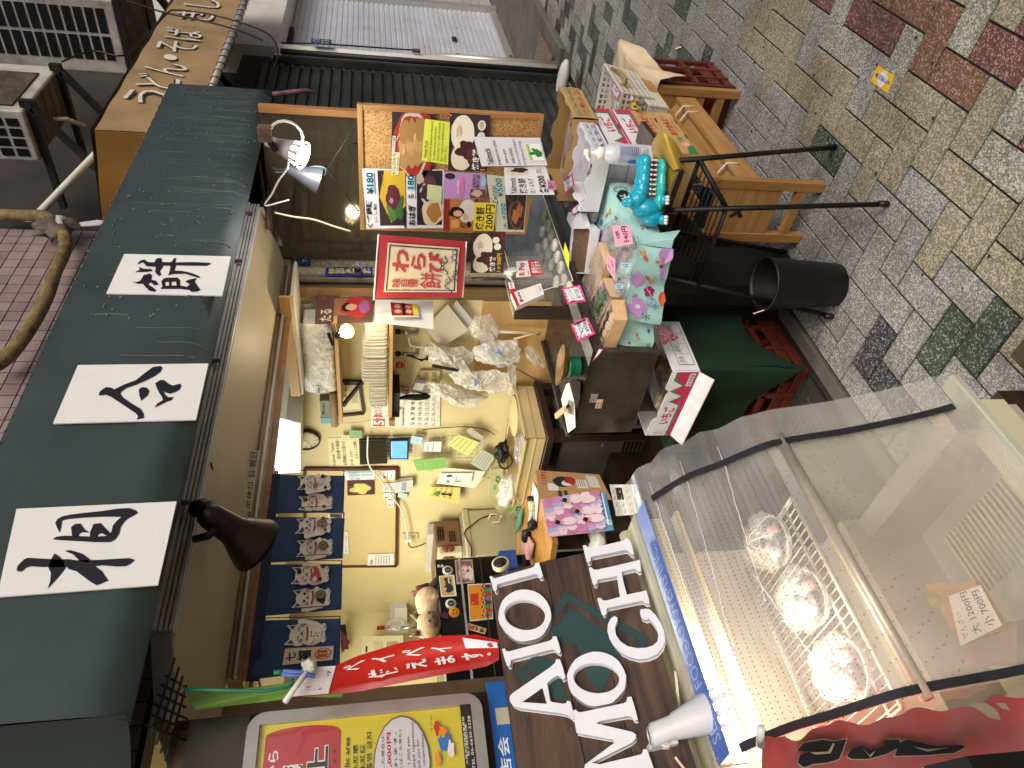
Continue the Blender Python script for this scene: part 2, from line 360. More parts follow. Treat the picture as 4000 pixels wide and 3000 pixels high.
# ================================================================ the ground
rnd = random.Random(4)
def paver_mats():
    d = {}
    for k, c, c2, sp in (('gray', '7f7e7b', '676663', 'b2b0ac'), ('tan', '857d6a', '6a6351', 'b2aa95'), ('red', '6b4743', '502f2f', 'a98d86'), ('rust', '775746', '56392e', 'a8907e'), ('green', '3f4c41', '2c362e', '8f958c'), ('dark', '3b3b3f', '26262a', '97979c'), ('pale', '878678', '66655a', 'bcbbae')):
        m = bpy.data.materials.new('terrazzo_'+k); m.use_nodes = True; nt = m.node_tree; L = nt.links; b = nt.nodes['Principled BSDF']
        tc = node(nt, 'ShaderNodeTexCoord')
        vo = node(nt, 'ShaderNodeTexVoronoi', Scale=260.0); L.new(tc.outputs['Object'], vo.inputs[0])
        sp1 = node(nt, 'ShaderNodeSeparateColor'); L.new(vo.outputs['Color'], sp1.inputs[0])
        r = node(nt, 'ShaderNodeValToRGB'); e = r.color_ramp.elements
        thr = .8 if k in ('green', 'dark', 'red', 'rust') else .66
        e[0].position = 0; e[0].color = lin(c2); e[1].position = thr; e[1].color = lin(c)
        x = e.new(thr+.06); x.color = lin(sp); e.new(.14).color = lin(c2); e.new(.2).color = lin(c)
        L.new(sp1.outputs[0], r.inputs[0])
        n = node(nt, 'ShaderNodeTexNoise', Scale=3.5, Detail=5.0); L.new(tc.outputs['Object'], n.inputs[0])
        mx = node(nt, 'ShaderNodeMix'); mx.data_type = 'RGBA'; mx.blend_type = 'MULTIPLY'; mx.inputs['Factor'].default_value = 1
        r2 = node(nt, 'ShaderNodeValToRGB'); r2.color_ramp.elements[0].position = .35; r2.color_ramp.elements[0].color = (.64, .63, .61, 1); r2.color_ramp.elements[1].position = .62
        L.new(n.outputs[0], r2.inputs[0]); L.new(r.outputs[0], mx.inputs[6]); L.new(r2.outputs[0], mx.inputs[7]); L.new(mx.outputs[2], b.inputs['Base Color'])
        b.inputs['Roughness'].default_value = .62; b.inputs['Specular IOR Level'].default_value = .35
        bp = node(nt, 'ShaderNodeBump', Strength=.35, Distance=.002); L.new(sp1.outputs[1], bp.inputs['Height']); L.new(bp.outputs[0], b.inputs['Normal'])
        d[k] = m
    return d
PM = paver_mats()
g = MB(); g.box(-60, -60, -.2, 90, 90, -.006, 'concrete_dark'); g.build('ground', kind='structure')
g = MB(); cw = .0995; X0, Y0 = 1.259, 1.0175
def pcol(x, y):
    t = rnd.random()
    if y < .42: return 'pale' if t < .4 else ('red' if t < .75 else 'tan')
    if y < .61: return 'red' if t < .66 else ('rust' if t < .82 else 'pale')
    if y < .7: return 'pale' if t < .4 else 'tan'
    if y < .945: return 'tan' if t < (.93 if x < 2.9 else .5) else 'gray'
    if x > 3.2: return 'green' if t > .84 else ('dark' if t > .79 else 'gray')
    return 'green' if t > .95 else 'gray'
DARK = [(1.3, 1.1, 'green'), (1.2, 1.07, 'green'), (1.5, 1.34, 'dark'), (1.4, 1.38, 'dark'), (1.41, .82, 'tan'), (1.51, .9, 'tan')]
for i in range(-30, 150):
    for j in range(-40, 14):
        r_ = (i-j) % 4
        if r_ == 1: wx, wy = 2, 1
        elif r_ == 0: wx, wy = 1, 2
        else: continue
        x, y = X0+i*cw, Y0+j*cw; x1, y1 = x+wx*cw, y+wy*cw
        lim = 1.505 if x < 2.9 else 2.02
        if y > lim: continue
        y1 = min(y1, lim)
        k = pcol((x+x1)/2, (y+y1)/2)
        for dx, dy, dk in DARK:
            if x < dx < x1 and y < dy < y1: k = dk
        gp = .0028; z = rnd.uniform(-.0012, .0012); e = .0022
        a, b_, c_, d_ = x+gp, y+gp, x1-gp, y1-gp
        if d_-b_ < .02: continue
        g.add([(a, b_, -.005), (c_, b_, -.005), (c_, d_, -.005), (a, d_, -.005), (a+e, b_+e, z), (c_-e, b_+e, z), (c_-e, d_-e, z), (a+e, d_-e, z)],
              [(4, 5, 6, 7), (0, 1, 5, 4), (1, 2, 6, 5), (2, 3, 7, 6), (3, 0, 4, 7)], PM[k])
for k in range(60):
    x, y = rnd.uniform(1.1, 4), rnd.uniform(.35, 1.3); r0 = rnd.uniform(.002, .007); g.add([(x+r0*math.cos(a)*rnd.uniform(.6, 1.2), y+r0*math.sin(a)*rnd.uniform(.6, 1.2), .0022) for a in [q*.785 for q in range(8)]], [tuple(range(8))], 'concrete_dark')
g.build('pavement', kind='structure')
g = MB(); p = W('O', 1680, 405, 'Z', .004); g.bar(p, p+V((.06, .03, 0)), .008, .004, 'white_pl'); g.build('paper_scrap', label='tiny white paper scrap on the paving beyond the bench', cat='litter')
# yellow utility mark sprayed on the pavers
f = pxy('P', [(3400, 318), (3429, 252), (3495, 297), (3467, 364)], 'Z', .0016)
m = MB(); m.add([f(0, 0), f(1, 0), f(1, 1), f(0, 1)], [(0, 1, 2, 3)], mat('mark_yellow', 'c79a16', .7, 'speck', scale=700, col2='e0b52c', bump=.1))
f2 = pxy('P', [(3467, 364), (3400, 318), (3429, 252), (3495, 297)], 'Z', .0016)
m.items(f2, [('b', .5, .5, .24, .42, 'c9c9cc', 3, .2), ('t', 'NTT西日本', .1, .36, .9, .64, '27346f', .02, 0)], d0=.0005); m.build('painted_mark', kind='structure')
# kerbs, drain, shop floor
m = MB(); m.box(-1, 1.51, -.1, 2.6, 1.565, .012, 'concrete'); m.build('kerb', kind='structure', bevel=.004)
m = MB(); m.box(-1, 1.575, -.1, 8, 7.5, -.001, mat('floor_tile', '2e2b29', .45, 'plain', amp=.15, scale=6))
for k in range(14):
    for j in range(26): 
        if (k+j) % 1 == 0: m.box(.2+k*.2+.003, 1.62+j*.2*.5+.003, -.001, .4+k*.2-.003, 1.62+(j+1)*.1-.003, .003, 'floor_tile')
m.build('shop_floor', kind='structure')
m = MB(); m.box(5.86, 1.9, -.05, 16, 2.75, .05, 'concrete'); m.box(2.75, 2.06, -.05, 5.8, 2.3, .012, 'concrete_dark'); m.build('step', kind='structure', bevel=.01)
# ================================================================ the shop
XW = 2.2; YF = 1.6
shop = thing('shop_building', 'narrow rice cake shop front with a cream soffit, yellow inner walls and pink tiles above', 'building', (1.2, 1.6, 0))
m = MB(); m.box(XW, 1.66, 0, XW+.06, 4.05, 2.35, 'wall_yellow'); m.build('side_wall', shop)
m = MB(); m.box(XW-.008, 1.66, .3, XW-.0005, 2.14, 1.13, 'wall_ply'); m.build('wood_panel', shop)
m = MB(); m.box(.3, 4.0, 0, XW, 4.06, 2.35, 'wall_yellow'); m.build('back_wall', shop)
m = MB(); m.box(-.1, 1.66, 0, -.04, 4.05, 2.35, 'wall_yellow'); m.build('far_side_wall', shop)
m = MB(); m.box(.25, 1.6, 0, .70, 1.66, 1.9, 'bronze'); m.build('left_jamb', shop)
m = MB(); m.box(-.1, 1.66, 2.3, XW, 4.05, 2.36, 'cream_paint'); m.build('ceiling', shop)
# pink mosaic upper wall
tile = MB(); tile.box(-1.6, 1.63, 2.02, 2.56, 1.7, 4.2, mat('grout', '2f2725', .8, 'plain'))
for i in range(84):
    for j in range(44):
        x, z = -1.6+i*.0495, 2.03+j*.0495
        if z < 2.2 and x > 1: continue
        tile.box(x+.002, 1.624, z+.002, x+.0475, 1.631, z+.0475, mat('tile%d' % rnd.randrange(3), ('94827d', 'a1918c', '86746f')[rnd.randrange(3)], .35, 'plain', amp=.08, scale=9))
tile.build('tiled_upper_wall', shop)
m = MB(); m.box(2.56, 1.63, 2.02, 2.62, 3.3, 4.2, 'concrete_dark'); m.build('corner_return', shop)
# front pillar with speckled render between the shop and the neighbour
m = MB(); mr = mat('render', 'a49a86', .85, 'speck', scale=150, col2='7c725f', bump=.6)
m.box(2.3, 1.6, 0, 2.42, 2.3, 2.1, mr); m.box(2.262, 1.592, 0, 2.3, 1.66, 2.0, 'cream_paint')
m.build('pillar', shop, bevel=.004)
m = MB(); m.box(2.19, 1.605, .4, 2.26, 1.655, 1.86, mat('bronze', '8d7354', .35, 'plain', amp=.08, scale=12, metal=.5)); m.box(2.205, 1.598, .4, 2.215, 1.606, 1.85, 'black_pl'); m.box(2.235, 1.596, .4, 2.245, 1.606, 1.85, 'alu'); m.build('door_jamb', shop)
# track, soffit, silver frame
m = MB(); m.box(.74, 1.585, 1.838, 2.3, 1.64, 1.87, 'bronze'); m.box(.74, 1.572, 1.846, 2.29, 1.585, 1.852, 'alu'); m.box(.74, 1.576, 1.858, 2.29, 1.585, 1.866, 'bronze'); m.box(.74, 1.59, 1.822, 2.3, 1.6, 1.838, 'frame_wood'); m.build('door_track', shop)
m = MB(); m.prism([(.52, 1.42, 1.9), (.70, 1.30, 1.915), (.70, 1.585, 1.868), (.52, 1.585, 1.868)], (0, 0, .006), 'cream_paint'); m.prism([(.70, 1.30, 1.915), (2.2, 1.30, 1.915), (2.31, 1.50, 1.885), (2.31, 1.585, 1.868), (.70, 1.585, 1.868)], (0, 0, .006), 'cream_paint')
m.prism([(.70, 1.30, 1.921), (2.2, 1.30, 1.921), (2.2, 1.306, 2.02), (.70, 1.306, 2.02)], (0, .01, 0), 'cream_paint')
m.box(1.115, 1.305, 1.909, 1.1165, 1.58, 1.914, 'black_pl'); m.build('soffit', shop)
m = MB()
for k, (a, b_) in enumerate(((0, .006), (.009, .014), (.017, .022), (.025, .034))): m.box(.70, 1.280-(k == 3)*.006, 1.912+a*1.15, 2.205, 1.298, 1.912+b_*1.15, mat('frame_pale', 'c4c2bd', .4, 'plain', amp=.06, scale=20, metal=.15))
m.box(.70, 1.292, 1.91, 2.2, 1.3, 1.952, 'shop_pale')
m.bar((.70, 1.29, 1.932), (.60, 1.42, 1.932), .014, .036, 'alu'); m.bar((.60, 1.42, 1.932), (.56, 1.62, 1.932), .014, .036, 'bronze')
for x, z in ((.98, 1.958), (1.42, 1.957), (1.86, 1.956), (2.13, 1.955)): m.tube([(x, 1.27, z-.03), (x, 1.27, z), (x, 1.31, z+.02)], .006, 'rust', 6)
m.build('silver_frame', shop)
m = MB(); m.grid(lambda a, b: V((2.205+a*.09, 1.292+a*.2, 1.90+.05*b)), 2, 1, 'shop_pale'); m.build('end_cap', shop)
# unlit corrugated ceiling panel; the area lights below it stand for unseen shop lighting
ceil_panel = thing('ceiling_panel', 'white corrugated ceiling panel above the blue curtain', 'ceiling panel', (1.6, 2.2, 2.2))
m = MB(); mt_ = mat('white_pl')
f = lambda a, b: V((1.3+a*.75, 2.0+b*1.5, 1.99+.005*math.sin(a*150)))
m.grid(f, 160, 2, mt_); m.build('corrugated_sheet', ceil_panel)
m = MB(); m.box(1.28, 1.98, 2.0, 2.07, 3.52, 2.03, 'white_pl'); m.build('housing', ceil_panel)
def light(name, kind, loc, power, color, size=.05, target=None, spot=None, sy=None):
    l = bpy.data.lights.new(name, kind); l.energy = power; l.color = color
    if kind == 'AREA':
        l.size = size
        if sy: l.shape = 'RECTANGLE'; l.size_y = sy
    elif kind != 'SUN': l.shadow_soft_size = size
    if spot: l.spot_size = rad(spot); l.spot_blend = .8
    o = bpy.data.objects.new(name, l); scene.collection.objects.link(o); o.location = loc
    if target is not None: o.rotation_euler = (V(target)-V(loc)).to_track_quat('-Z', 'Y').to_euler()
    return o
light('ceiling_lamp_light', 'AREA', (1.2, 2.9, 1.96), 30, (1, .97, .8), .8, (1.2, 2.9, 0), sy=1.4)
light('diffuser_light', 'AREA', (1.65, 2.4, 1.97), 2.5, (.85, .92, 1), .5, (1.65, 2.4, 0), sy=1.0)

# ================================================================ green awning with three character boards
aw = thing('green_awning', 'dark green dusty fabric awning with three white character boards over the shop front', 'awning', (1.6, 1.1, 1.9))
YA = 1.1
def awn(a, b):      # a along x, b down
    x = .478+a*2.225; z = 2.232-b*.33
    y = YA + (0 if b < .85 else ((b-.85)/.15)**2*.03) + .0035*math.sin(a*37+3*math.sin(b*3))*b + .003*math.sin(a*9)
    return V((x, y, z+(.012*a if b < .01 else 0)))
m = MB(); m.grid(awn, 120, 14, 'tarp')
m.grid(lambda a, b: V((.478+a*2.225, YA+.004+(1.64-YA)*b, 2.232+.16*b)), 20, 6, 'tarp')
def side(x):
    m.grid(lambda a, b: V((x+.01*math.sin(a*9), YA+.002+(1.64-YA)*a, 2.232-b*.33+a*.16*(1-b)+a*b*.1)), 12, 6, 'tarp')
side(.476); side(2.706)
m.grid(lambda a, b: V((.478+a*2.225, YA+.03+.03*b, 1.902+.012*b)), 20, 1, 'tarp')
m.build('fabric', aw)
# grey dust that clings to the folds of the fabric
dust = mat('dust', '646b69', .95, 'plain', amp=.1, scale=60, bump=.4)
m = MB(); r_ = random.Random(8)
for k in range(170):
    a = r_.random(); a = a if a > .25 else r_.uniform(.3, 1); b0 = r_.uniform(.1, .8); b1 = min(.96, b0+r_.uniform(.1, .5)); wd = r_.uniform(.0012, .003)
    if a < .62 and r_.random() < .75: continue
    m.items(awn, [('l', [(a+.0006*math.sin(j*1.1+k), b0+(b1-b0)*j/6) for j in range(7)], wd*.45, dust)], d0=.0007)
for k in range(150):
    a, b = r_.uniform(.4, 1), r_.uniform(.05, .95); p = awn(a, b); m.blob(p+V((0, -.001, 0)), r_.uniform(.002, .007), .0018, r_.uniform(.0015, .004), dust, k, .7, 6, 4, 3)
for k in range(60):
    p = awn(k/60+r_.uniform(0, .01), 0); m.blob(p, .004, .003, .003, dust, k, .7, 6, 4, 3)
m.build('dust', aw, kind='stuff')
ink = cm('16161c', .5)
STK = {
'相': ('C', ((0, 645), (97, 132), (1040, 88), (930, 580)), [
 [(97,490),(105,465),(140,430),(165,420),(300,428),(340,430),(400,428),(450,435),(600,432),(700,425),(760,422),(793,432),(770,455),(740,470),(690,472),(600,465),(560,470),(470,478),(380,475),(250,475),(180,470),(150,480),(130,500),(105,502)],
 [(320,395),(345,410),(375,440),(385,480),(350,525),(280,603),(295,560),(300,510),(285,480),(300,430)],
 [(382,380),(410,375),(450,385),(490,400),(530,430),(520,450),(470,440),(430,400)],
 [(400,470),(470,478),(560,470),(600,500),(637,555),(570,583),(530,560),(450,500),(400,485)],
 [(350,272),(335,240),(325,215),(340,190),(370,175),(420,165),(500,155),(600,145),(700,130),(760,127),(800,140),(812,155),(790,170),(750,190),(730,210),(710,240),(700,280),(680,310),(650,328),(560,328),(460,322),(380,318),(310,312),(330,297),(380,290),(440,292),(560,296),(640,290),(655,270),(665,230),(690,200),(715,180),(640,178),(560,180),(480,185),(400,192),(365,200),(358,240)],
 [(418,240),(440,222),(472,218),(500,255),(525,272),(480,270),(465,280),(460,296),(425,296)],
 [(530,270),(550,222),(590,215),(655,280),(630,292),(600,275),(580,280),(572,296),(530,296)]]),
'合': ('B', ((343, 1250), (505, 872), (1350, 862), (1270, 1226)), [
 [(640,1060),(650,1040),(685,1015),(720,1018),(740,1030),(800,1000),(880,970),(930,930),(990,885),(1040,878),(1053,890),(1040,915),(1000,945),(940,975),(880,1000),(820,1020),(785,1045),(780,1060),(800,1085),(860,1125),(910,1155),(930,1185),(932,1215),(885,1225),(895,1205),(880,1185),(820,1145),(760,1105),(720,1080),(690,1065),(645,1070)],
 [(898,1030),(920,1015),(950,1018),(968,1040),(955,1070),(915,1103),(903,1070)],
 [(1005,990),(1040,968),(1065,970),(1095,995),(1120,1005),(1165,993),(1175,1005),(1165,1030),(1140,1045),(1100,1058),(1075,1050),(1060,1040),(1070,1065),(1090,1080),(1125,1080),(1110,1100),(1080,1110),(1040,1130),(1000,1148),(1020,1120),(1055,1100),(1050,1080),(1030,1050),(1015,1020)]]),
'餅': ('B', ((688, 408), (805, 152), (1495, 168), (1440, 422)), [
 [(850,330),(880,335),(910,325),(930,290),(970,278),(985,290),(980,320),(1010,325),(1028,350),(1000,355),(975,335),(960,350),(985,365),(1012,385),(1005,397),(970,392),(945,370),(925,345),(890,345)],
 [(1045,330),(1060,310),(1080,306),(1150,305),(1165,320),(1168,330),(1068,334),(1072,358),(1168,356),(1210,365),(1230,350),(1200,330),(1225,318),(1275,308),(1262,330),(1280,360),(1300,385),(1280,395),(1240,398),(1225,385),(1160,378),(1042,378),(1040,372),(1052,365)],
 [(1095,330),(1110,330),(1110,360),(1095,360)], [(1140,330),(1165,325),(1168,360),(1145,360)],
 [(890,215),(910,195),(935,188),(960,205),(1000,207),(1015,180),(1045,178),(1050,205),(1110,205),(1130,178),(1143,180),(1135,207),(1250,205),(1350,208),(1370,215),(1340,228),(1230,228),(1140,225),(1130,260),(1180,262),(1240,275),(1290,295),(1298,310),(1260,300),(1200,280),(1120,282),(1090,290),(1100,265),(1105,228),(1060,228),(1035,265),(1045,285),(1030,297),(1005,270),(1010,235),(950,232),(925,205),(895,218)],
 [(875,270),(905,255),(900,235),(930,248),(980,250),(990,262),(950,268)]])}
lab = {'相': 'white board with the first brushed character of the shop name', '合': 'white board with the middle brushed character', '餅': 'white board with the last brushed character'}
for ch, (rg, cor, strokes) in STK.items():
    yb = YA-.006; q = [W(rg, x, y, 'Y', yb) for x, y in cor]
    if ch == '相': q[0] = W('P', -12, 1900+645/1.508+4, 'Y', yb)
    m = MB(); m.prism(q, (0, .003, 0), 'paper')
    for s_ in strokes: m.add([W(rg, x, y, 'Y', yb-.0012) for x, y in s_], [tuple(range(len(s_)))], ink)
    m.build('character_board', aw, label=lab[ch])
# rusty frame pipes under the awning's open end
m = MB(); P_ = lambda x, y, yy=1.2: W('W', x, y, 'Y', yy)
m.tube([P_(800, 770), P_(815, 665)], .011, 'rust', 8); m.tube([P_(860, 680), P_(1100, 650), P_(1160, 662)], [.011, .009, .004], 'rust', 8)
m.tube([P_(790, 830), P_(900, 805), P_(1020, 780)], [.009, .008, .003], dust, 7); m.tube([P_(760, 960), P_(770, 840)], .011, 'shop_pale', 8)
m.tube([P_(750, 1150, 1.35), P_(790, 1400, 1.35), P_(825, 1640, 1.35)], .008, 'rust', 8)
m.tube([(2.66, 1.14, 1.905), (2.66, 1.62, 1.98)], .01, 'rust', 8); pass
m.build('frame_pipe', aw)
# dark lath and cobwebs at the awning's left end
m = MB()
for k in range(6): m.tube([(.5+.02*k, 1.2+.01*k, 1.9), (.53+.02*k, 1.36, 1.87+.005*k)], .0022, 'black_pl', 5)
for k in range(4): m.tube([(.49, 1.22+.035*k, 1.895), (.62, 1.23+.035*k, 1.885)], .0022, 'black_pl', 5)
m.build('lattice', aw)

# ================================================================ neighbour: dark shutter, yellow awning
nb = thing('noodle_shop_building', 'closed neighbouring noodle shop with a dark ribbed roller shutter', 'building', (4.1, 2.15, 0))
m = MB(); dk = mat('shutter_dark', '3a3d3b', .5, 'plain', amp=.15, scale=3, metal=.3, col2='232625')
def slat(x0, x1, y, z0, z1, step, mt, mb, d=.014):
    z = z0
    while z < z1-1e-4:
        zz = [z, z+step*.12, z+step*.2, z+step*.8, z+step*.88, z+step]; dd = [0, 0, d, d, 0, 0]
        for a in range(5): mb.add([(x0, y-dd[a], zz[a]), (x1, y-dd[a], zz[a]), (x1, y-dd[a+1], zz[a+1]), (x0, y-dd[a+1], zz[a+1])], [(0, 1, 2, 3)], mt)
        z += step
slat(2.44, 5.72, 2.15, .02, 2.3, .075, dk, m, .022); m.box(4.2, 2.11, .02, 4.26, 2.136, 2.3, dk); m.build('roller_shutter', nb)
m = MB(); m.box(5.72, 2.08, 0, 5.84, 2.4, 2.25, 'shop_pale'); m.box(5.7, 2.07, 0, 5.73, 2.12, 2.25, 'shutter_dark'); m.box(2.44, 2.16, 0, 5.9, 2.4, 2.3, 'concrete_dark'); m.build('wall', nb)
m = MB(); m.box(2.62, 2.6, 2.3, 8.0, 2.8, 6.5, mat('dark_render', '3a3835', .85, 'plain', amp=.2, scale=2)); m.box(2.62, 2.15, 2.3, 5.9, 2.6, 2.5, 'concrete_dark'); m.build('upper_wall', nb)
ya = thing('yellow_awning', 'faded yellow fabric awning with silver noodle shop lettering above the dark shutter', 'awning', (4.6, 1.7, 2.4))
yf = mat('yellow_tarp', '96794c', .6, 'fabric', amp=.14, scale=5); ys = mat('yellow_tarp_side', '9a6f2a', .6, 'fabric', amp=.1, scale=3)
yt, yb0 = 1.7, 1.6
TL = W('P', 369, 506, 'Y', 1.7); 
zt, xl = TL.z, TL.x; zb = W('P', 832, 335, 'Y', 1.7).z+.015; xr = 7.2
fy = lambda a, b: V((xl+(xr-xl)*a, 1.7+.004*math.sin(a*60), zt+(zb-zt)*b))
m = MB(); m.grid(fy, 90, 6, yf); m.grid(lambda a, b: V((xl+(xr-xl)*a, 1.703+.7*b, zt+.02+.1*b)), 20, 3, yf); FRONT = m
m = MB(); d_ = W('P', 392, 870, 'X', xl).y
m.grid(lambda a, b: V((xl-.002+.006*math.sin(a*7), 1.702+(d_-1.7)*a, zt+(zb-zt)*b+.09*a*(1-b))), 8, 6, ys); m.build('side', ya)
m = MB(); m.tube([(xl-.02, 1.69, zb-.02), (xr, 1.69, zb-.02)], .02, 'alu', 12)
for k in range(34):
    x = xl+.04+k*.105; m.tube([(x+.03*math.cos(t)*.3, 1.69+.024*math.cos(t), zb-.02+.026*math.sin(t)) for t in [i*math.pi/4 for i in range(8)]], .0025, 'black_pl', 4, closed=True)
m.build('laced_pipe', ya)
m = FRONT; sil = mat('silver_print', 'd4ccb8', .3, 'plain', amp=.05, scale=20)
xs = [W('A', x, y, 'Y', 1.7) for x, y in ((990, 640), (1050, 540), (1100, 460), (1130, 385), (1170, 315), (1210, 235), (1290, 110), (1340, 30))]
for ch, p, big in zip('うどん・そばきし', xs, (1, 1, 1, .5, 1, 1, 1, 1)):
    h = .23*(1 if big == 1 else .35); wd = .17*(1 if big == 1 else .5)
    for bo, mm, of in ((.022, cm('2a2a30'), .004), (.0, sil, .0055)):
        vs2, fs = text2d(ch, bo); m.add([(p.x-wd/2+a*wd+(.5-b)*.03, 1.7-of-.006, p.z+h/2-b*h+.02) for a, b in vs2], fs, mm)
m.build('front', ya)
# white shutter building further along the street
wb = thing('shuttered_shop', 'pale building with a silver white roller shutter at the right end of the street', 'building', (8.3, 2.7, 0))
sw = mat('shutter_white', 'd6dae2', .3, 'plain', amp=.06, scale=3, metal=.35, bump=.03)
m = MB(); slat(6.95, 9.2, 2.67, .06, 2.34, .057, sw, m, .014)
for x, z in ((7.6, .62), (8.1, .62)): m.box(x, 2.63, z, x+.09, 2.652, z+.05, 'dark_metal')
m.box(6.95, 2.64, .05, 9.2, 2.66, .12, 'alu'); m.box(7.6, 2.625, .07, 7.75, 2.64, .1, 'ac_grime'); m.build('roller_shutter', wb)
m = MB(); m.box(9.2, 2.6, 0, 9.3, 2.9, 2.5, 'alu'); m.box(6.86, 2.6, 0, 6.95, 2.9, 2.5, 'alu'); m.box(6.7, 2.35, 2.34, 12, 3.2, 5.5, 'shop_pale'); m.box(9.3, 2.7, 0, 13, 2.9, 2.6, mat('pale_tile', 'a3a19a', .4, 'plain', amp=.04, scale=4)); m.box(5.9, 2.72, 0, 6.9, 2.9, 3, 'shop_pale')
for k in range(26): m.box(9.3, 2.69, .1*k+.001, 13, 2.7, .1*k+.094, 'pale_tile')
m.build('wall', wb)
# pipe bundle on the corner
dp = thing('drain_pipe', 'grey vertical drain pipe and conduit between the dark and the white shutter', 'pipe', (5.87, 2.1, 0))
m = MB(); m.tube([(5.83, 2.07, .06), (5.83, 2.07, 2.25)], .045, 'shop_pale', 12); m.tube([(5.92, 2.06, .0), (5.92, 2.06, 1.0)], .03, 'alu', 10); m.tube([(5.75, 2.05, .02), (5.75, 2.05, 2.2)], .022, 'dark_metal', 8); m.build('pipe', dp)
m = MB(); m.tube([(5.84, 2.02, 2.2), (5.83, 2.0, 1.9), (5.84, 2.0, 1.2)], .006, 'black_pl', 6); m.box(5.81, 1.99, 1.16, 5.85, 2.01, 1.22, 'rust'); m.build('cable', dp)
f = pxy('D', [(360, 390), (345, 350), (455, 345), (455, 380)], 'Y', 1.99)
sheet('street_plate', bil((5.78, 1.99, 1.98), (5.9, 1.99, 1.98), (5.9, 1.99, 1.83), (5.78, 1.99, 1.83)), [('t', '一丁目', .1, .1, .9, .4, 'b8c0d0'), ('t', '7-3', .2, .5, .8, .9, 'b8c0d0')], '1f2c48', label='small dark blue street plate tied to the grey drain pipe', cat='sign')
# ================================================================ air conditioners above
def acbox(name, label, x0, y0, z0, x1, y1, z1):
    t = thing(name, label, 'air conditioner', ((x0+x1)/2, (y0+y1)/2, z0), 'air conditioning units on the upper wall')
    m = MB(); m.box(x0, y0, z0, x1, y1, z1, 'ac_body'); m.build('casing', t, bevel=.014, seg=3)
    return t
c1 = W('X', 160, 800, 'Y', 1.75); x1 = W('X', 440, 480, 'Y', 1.75).x; y1 = W('X', 290, 1165, 'X', c1.x).y
ac = acbox('air_conditioner', 'nearer white outdoor air conditioner with dusty fins, on brackets above the yellow awning', c1.x, 1.75, c1.z, x1, y1, c1.z+.55)
m = MB(); m.box(c1.x+.03, 1.76, c1.z-.004, x1-.03, y1-.02, c1.z+.003, 'ac_grime')
for k in range(5): m.box(c1.x+.06+k*.1, 1.77, c1.z-.009, c1.x+.09+k*.1, y1-.03, c1.z-.003, 'ac_grime')
m.build('underside', ac)
m = MB()
for r0 in range(7):
    for c0 in range(4):
        z = c1.z+.035+r0*.074; y = 1.79+c0*.054; m.box(c1.x-.004, y, z, c1.x+.002, y+.04, z+.055, 'black_pl')
m.build('side_vents', ac)
m = MB(); m.box(c1.x+.05, 1.744, c1.z+.06, x1-.12, 1.752, c1.z+.5, 'black_pl')
for k in range(30): x = c1.x+.055+k*(x1-c1.x-.19)/30; m.box(x, 1.738, c1.z+.06, x+.005, 1.745, c1.z+.5, 'ac_grime')
m.build('fins', ac)
m = MB()
for x in (c1.x+.05, x1-.06):
    m.bar((x, 1.72, c1.z-.02), (x, y1+.3, c1.z-.02), .035, .03, 'shutter_dark'); m.bar((x, 1.75, c1.z-.03), (x, y1+.3, c1.z-.42), .035, .03, 'shutter_dark'); m.bar((x, 1.73, c1.z-.04), (x, 1.73, c1.z+.02), .036, .03, 'black_pl')
m.bar((c1.x-.6, y1+.3, c1.z-.43), (x1+.2, y1+.3, c1.z-.43), .05, .05, 'dark_metal'); m.tube([(c1.x+.25, 1.9, c1.z-.03), (c1.x+.26, 1.9, c1.z-.09), (c1.x+.4, 2.0, c1.z-.12)], .012, 'shop_pale', 8); m.build('bracket', ac)
c2 = W('X', 810, 30, 'Y', 1.6); y2 = W('X', 880, 400, 'X', c2.x).y+.12
ac2 = acbox('air_conditioner', 'farther white outdoor air conditioner with a large square grille, upper right of the nearer one', c2.x, 1.58, c2.z, c2.x+.8, y2, c2.z+.95)
m = MB()
for r0 in range(14):
    for c0 in range(2): z = c2.z+.06+r0*.064; y = 1.63+c0*.165; m.box(c2.x-.004, y, z, c2.x+.002, y+.145, z+.048, 'black_pl')
m.build('grille', ac2)
m = MB(); 
for x in (c2.x+.02, c2.x+.6): m.bar((x, 1.55, c2.z-.02), (x, 2.6, c2.z-.02), .05, .04, 'dark_metal'); m.bar((x, 1.6, c2.z-.05), (x, 2.6, c2.z-.7), .05, .04, 'dark_metal')
m.box(c2.x+.0, 1.6, c2.z-.03, c2.x+.8, y2, c2.z-.002, 'ac_grime'); m.build('bracket', ac2)
# conduit hose and loose cables on the upper wall
def cable(name, label, pts, r, mt, cat='cable', sub=4):
    ps = [V(p) for p in pts]; out = []
    for i in range(len(ps)-1):
        p0, p1, p2, p3 = ps[max(i-1, 0)], ps[i], ps[i+1], ps[min(i+2, len(ps)-1)]
        for k in range(sub):
            t = k/sub; out.append(.5*((2*p1)+(-p0+p2)*t+(2*p0-5*p1+4*p2-p3)*t*t+(-p0+3*p1-3*p2+p3)*t**3))
    out.append(ps[-1]); m = MB(); m.tube(out, r, mt, 8); return m.build(name, label=label, cat=cat)
T_ = lambda x, y, yy=1.56: W('X', x, y, 'Y', yy)
hose_m = mat('hose', '8c774c', .7, 'plain', amp=.2, scale=30, bump=.8, col2='4e4028')
cable('conduit_hose', 'thick yellowed conduit hose curving across the pink tiles', [T_(-60, 1545), T_(100, 1550), T_(300, 1555), T_(400, 1600), T_(455, 1670), T_(470, 1790), T_(400, 1950), T_(330, 2150), T_(200, 2380), T_(60, 2560), T_(-60, 2640)], .022, hose_m, 'hose', 6)
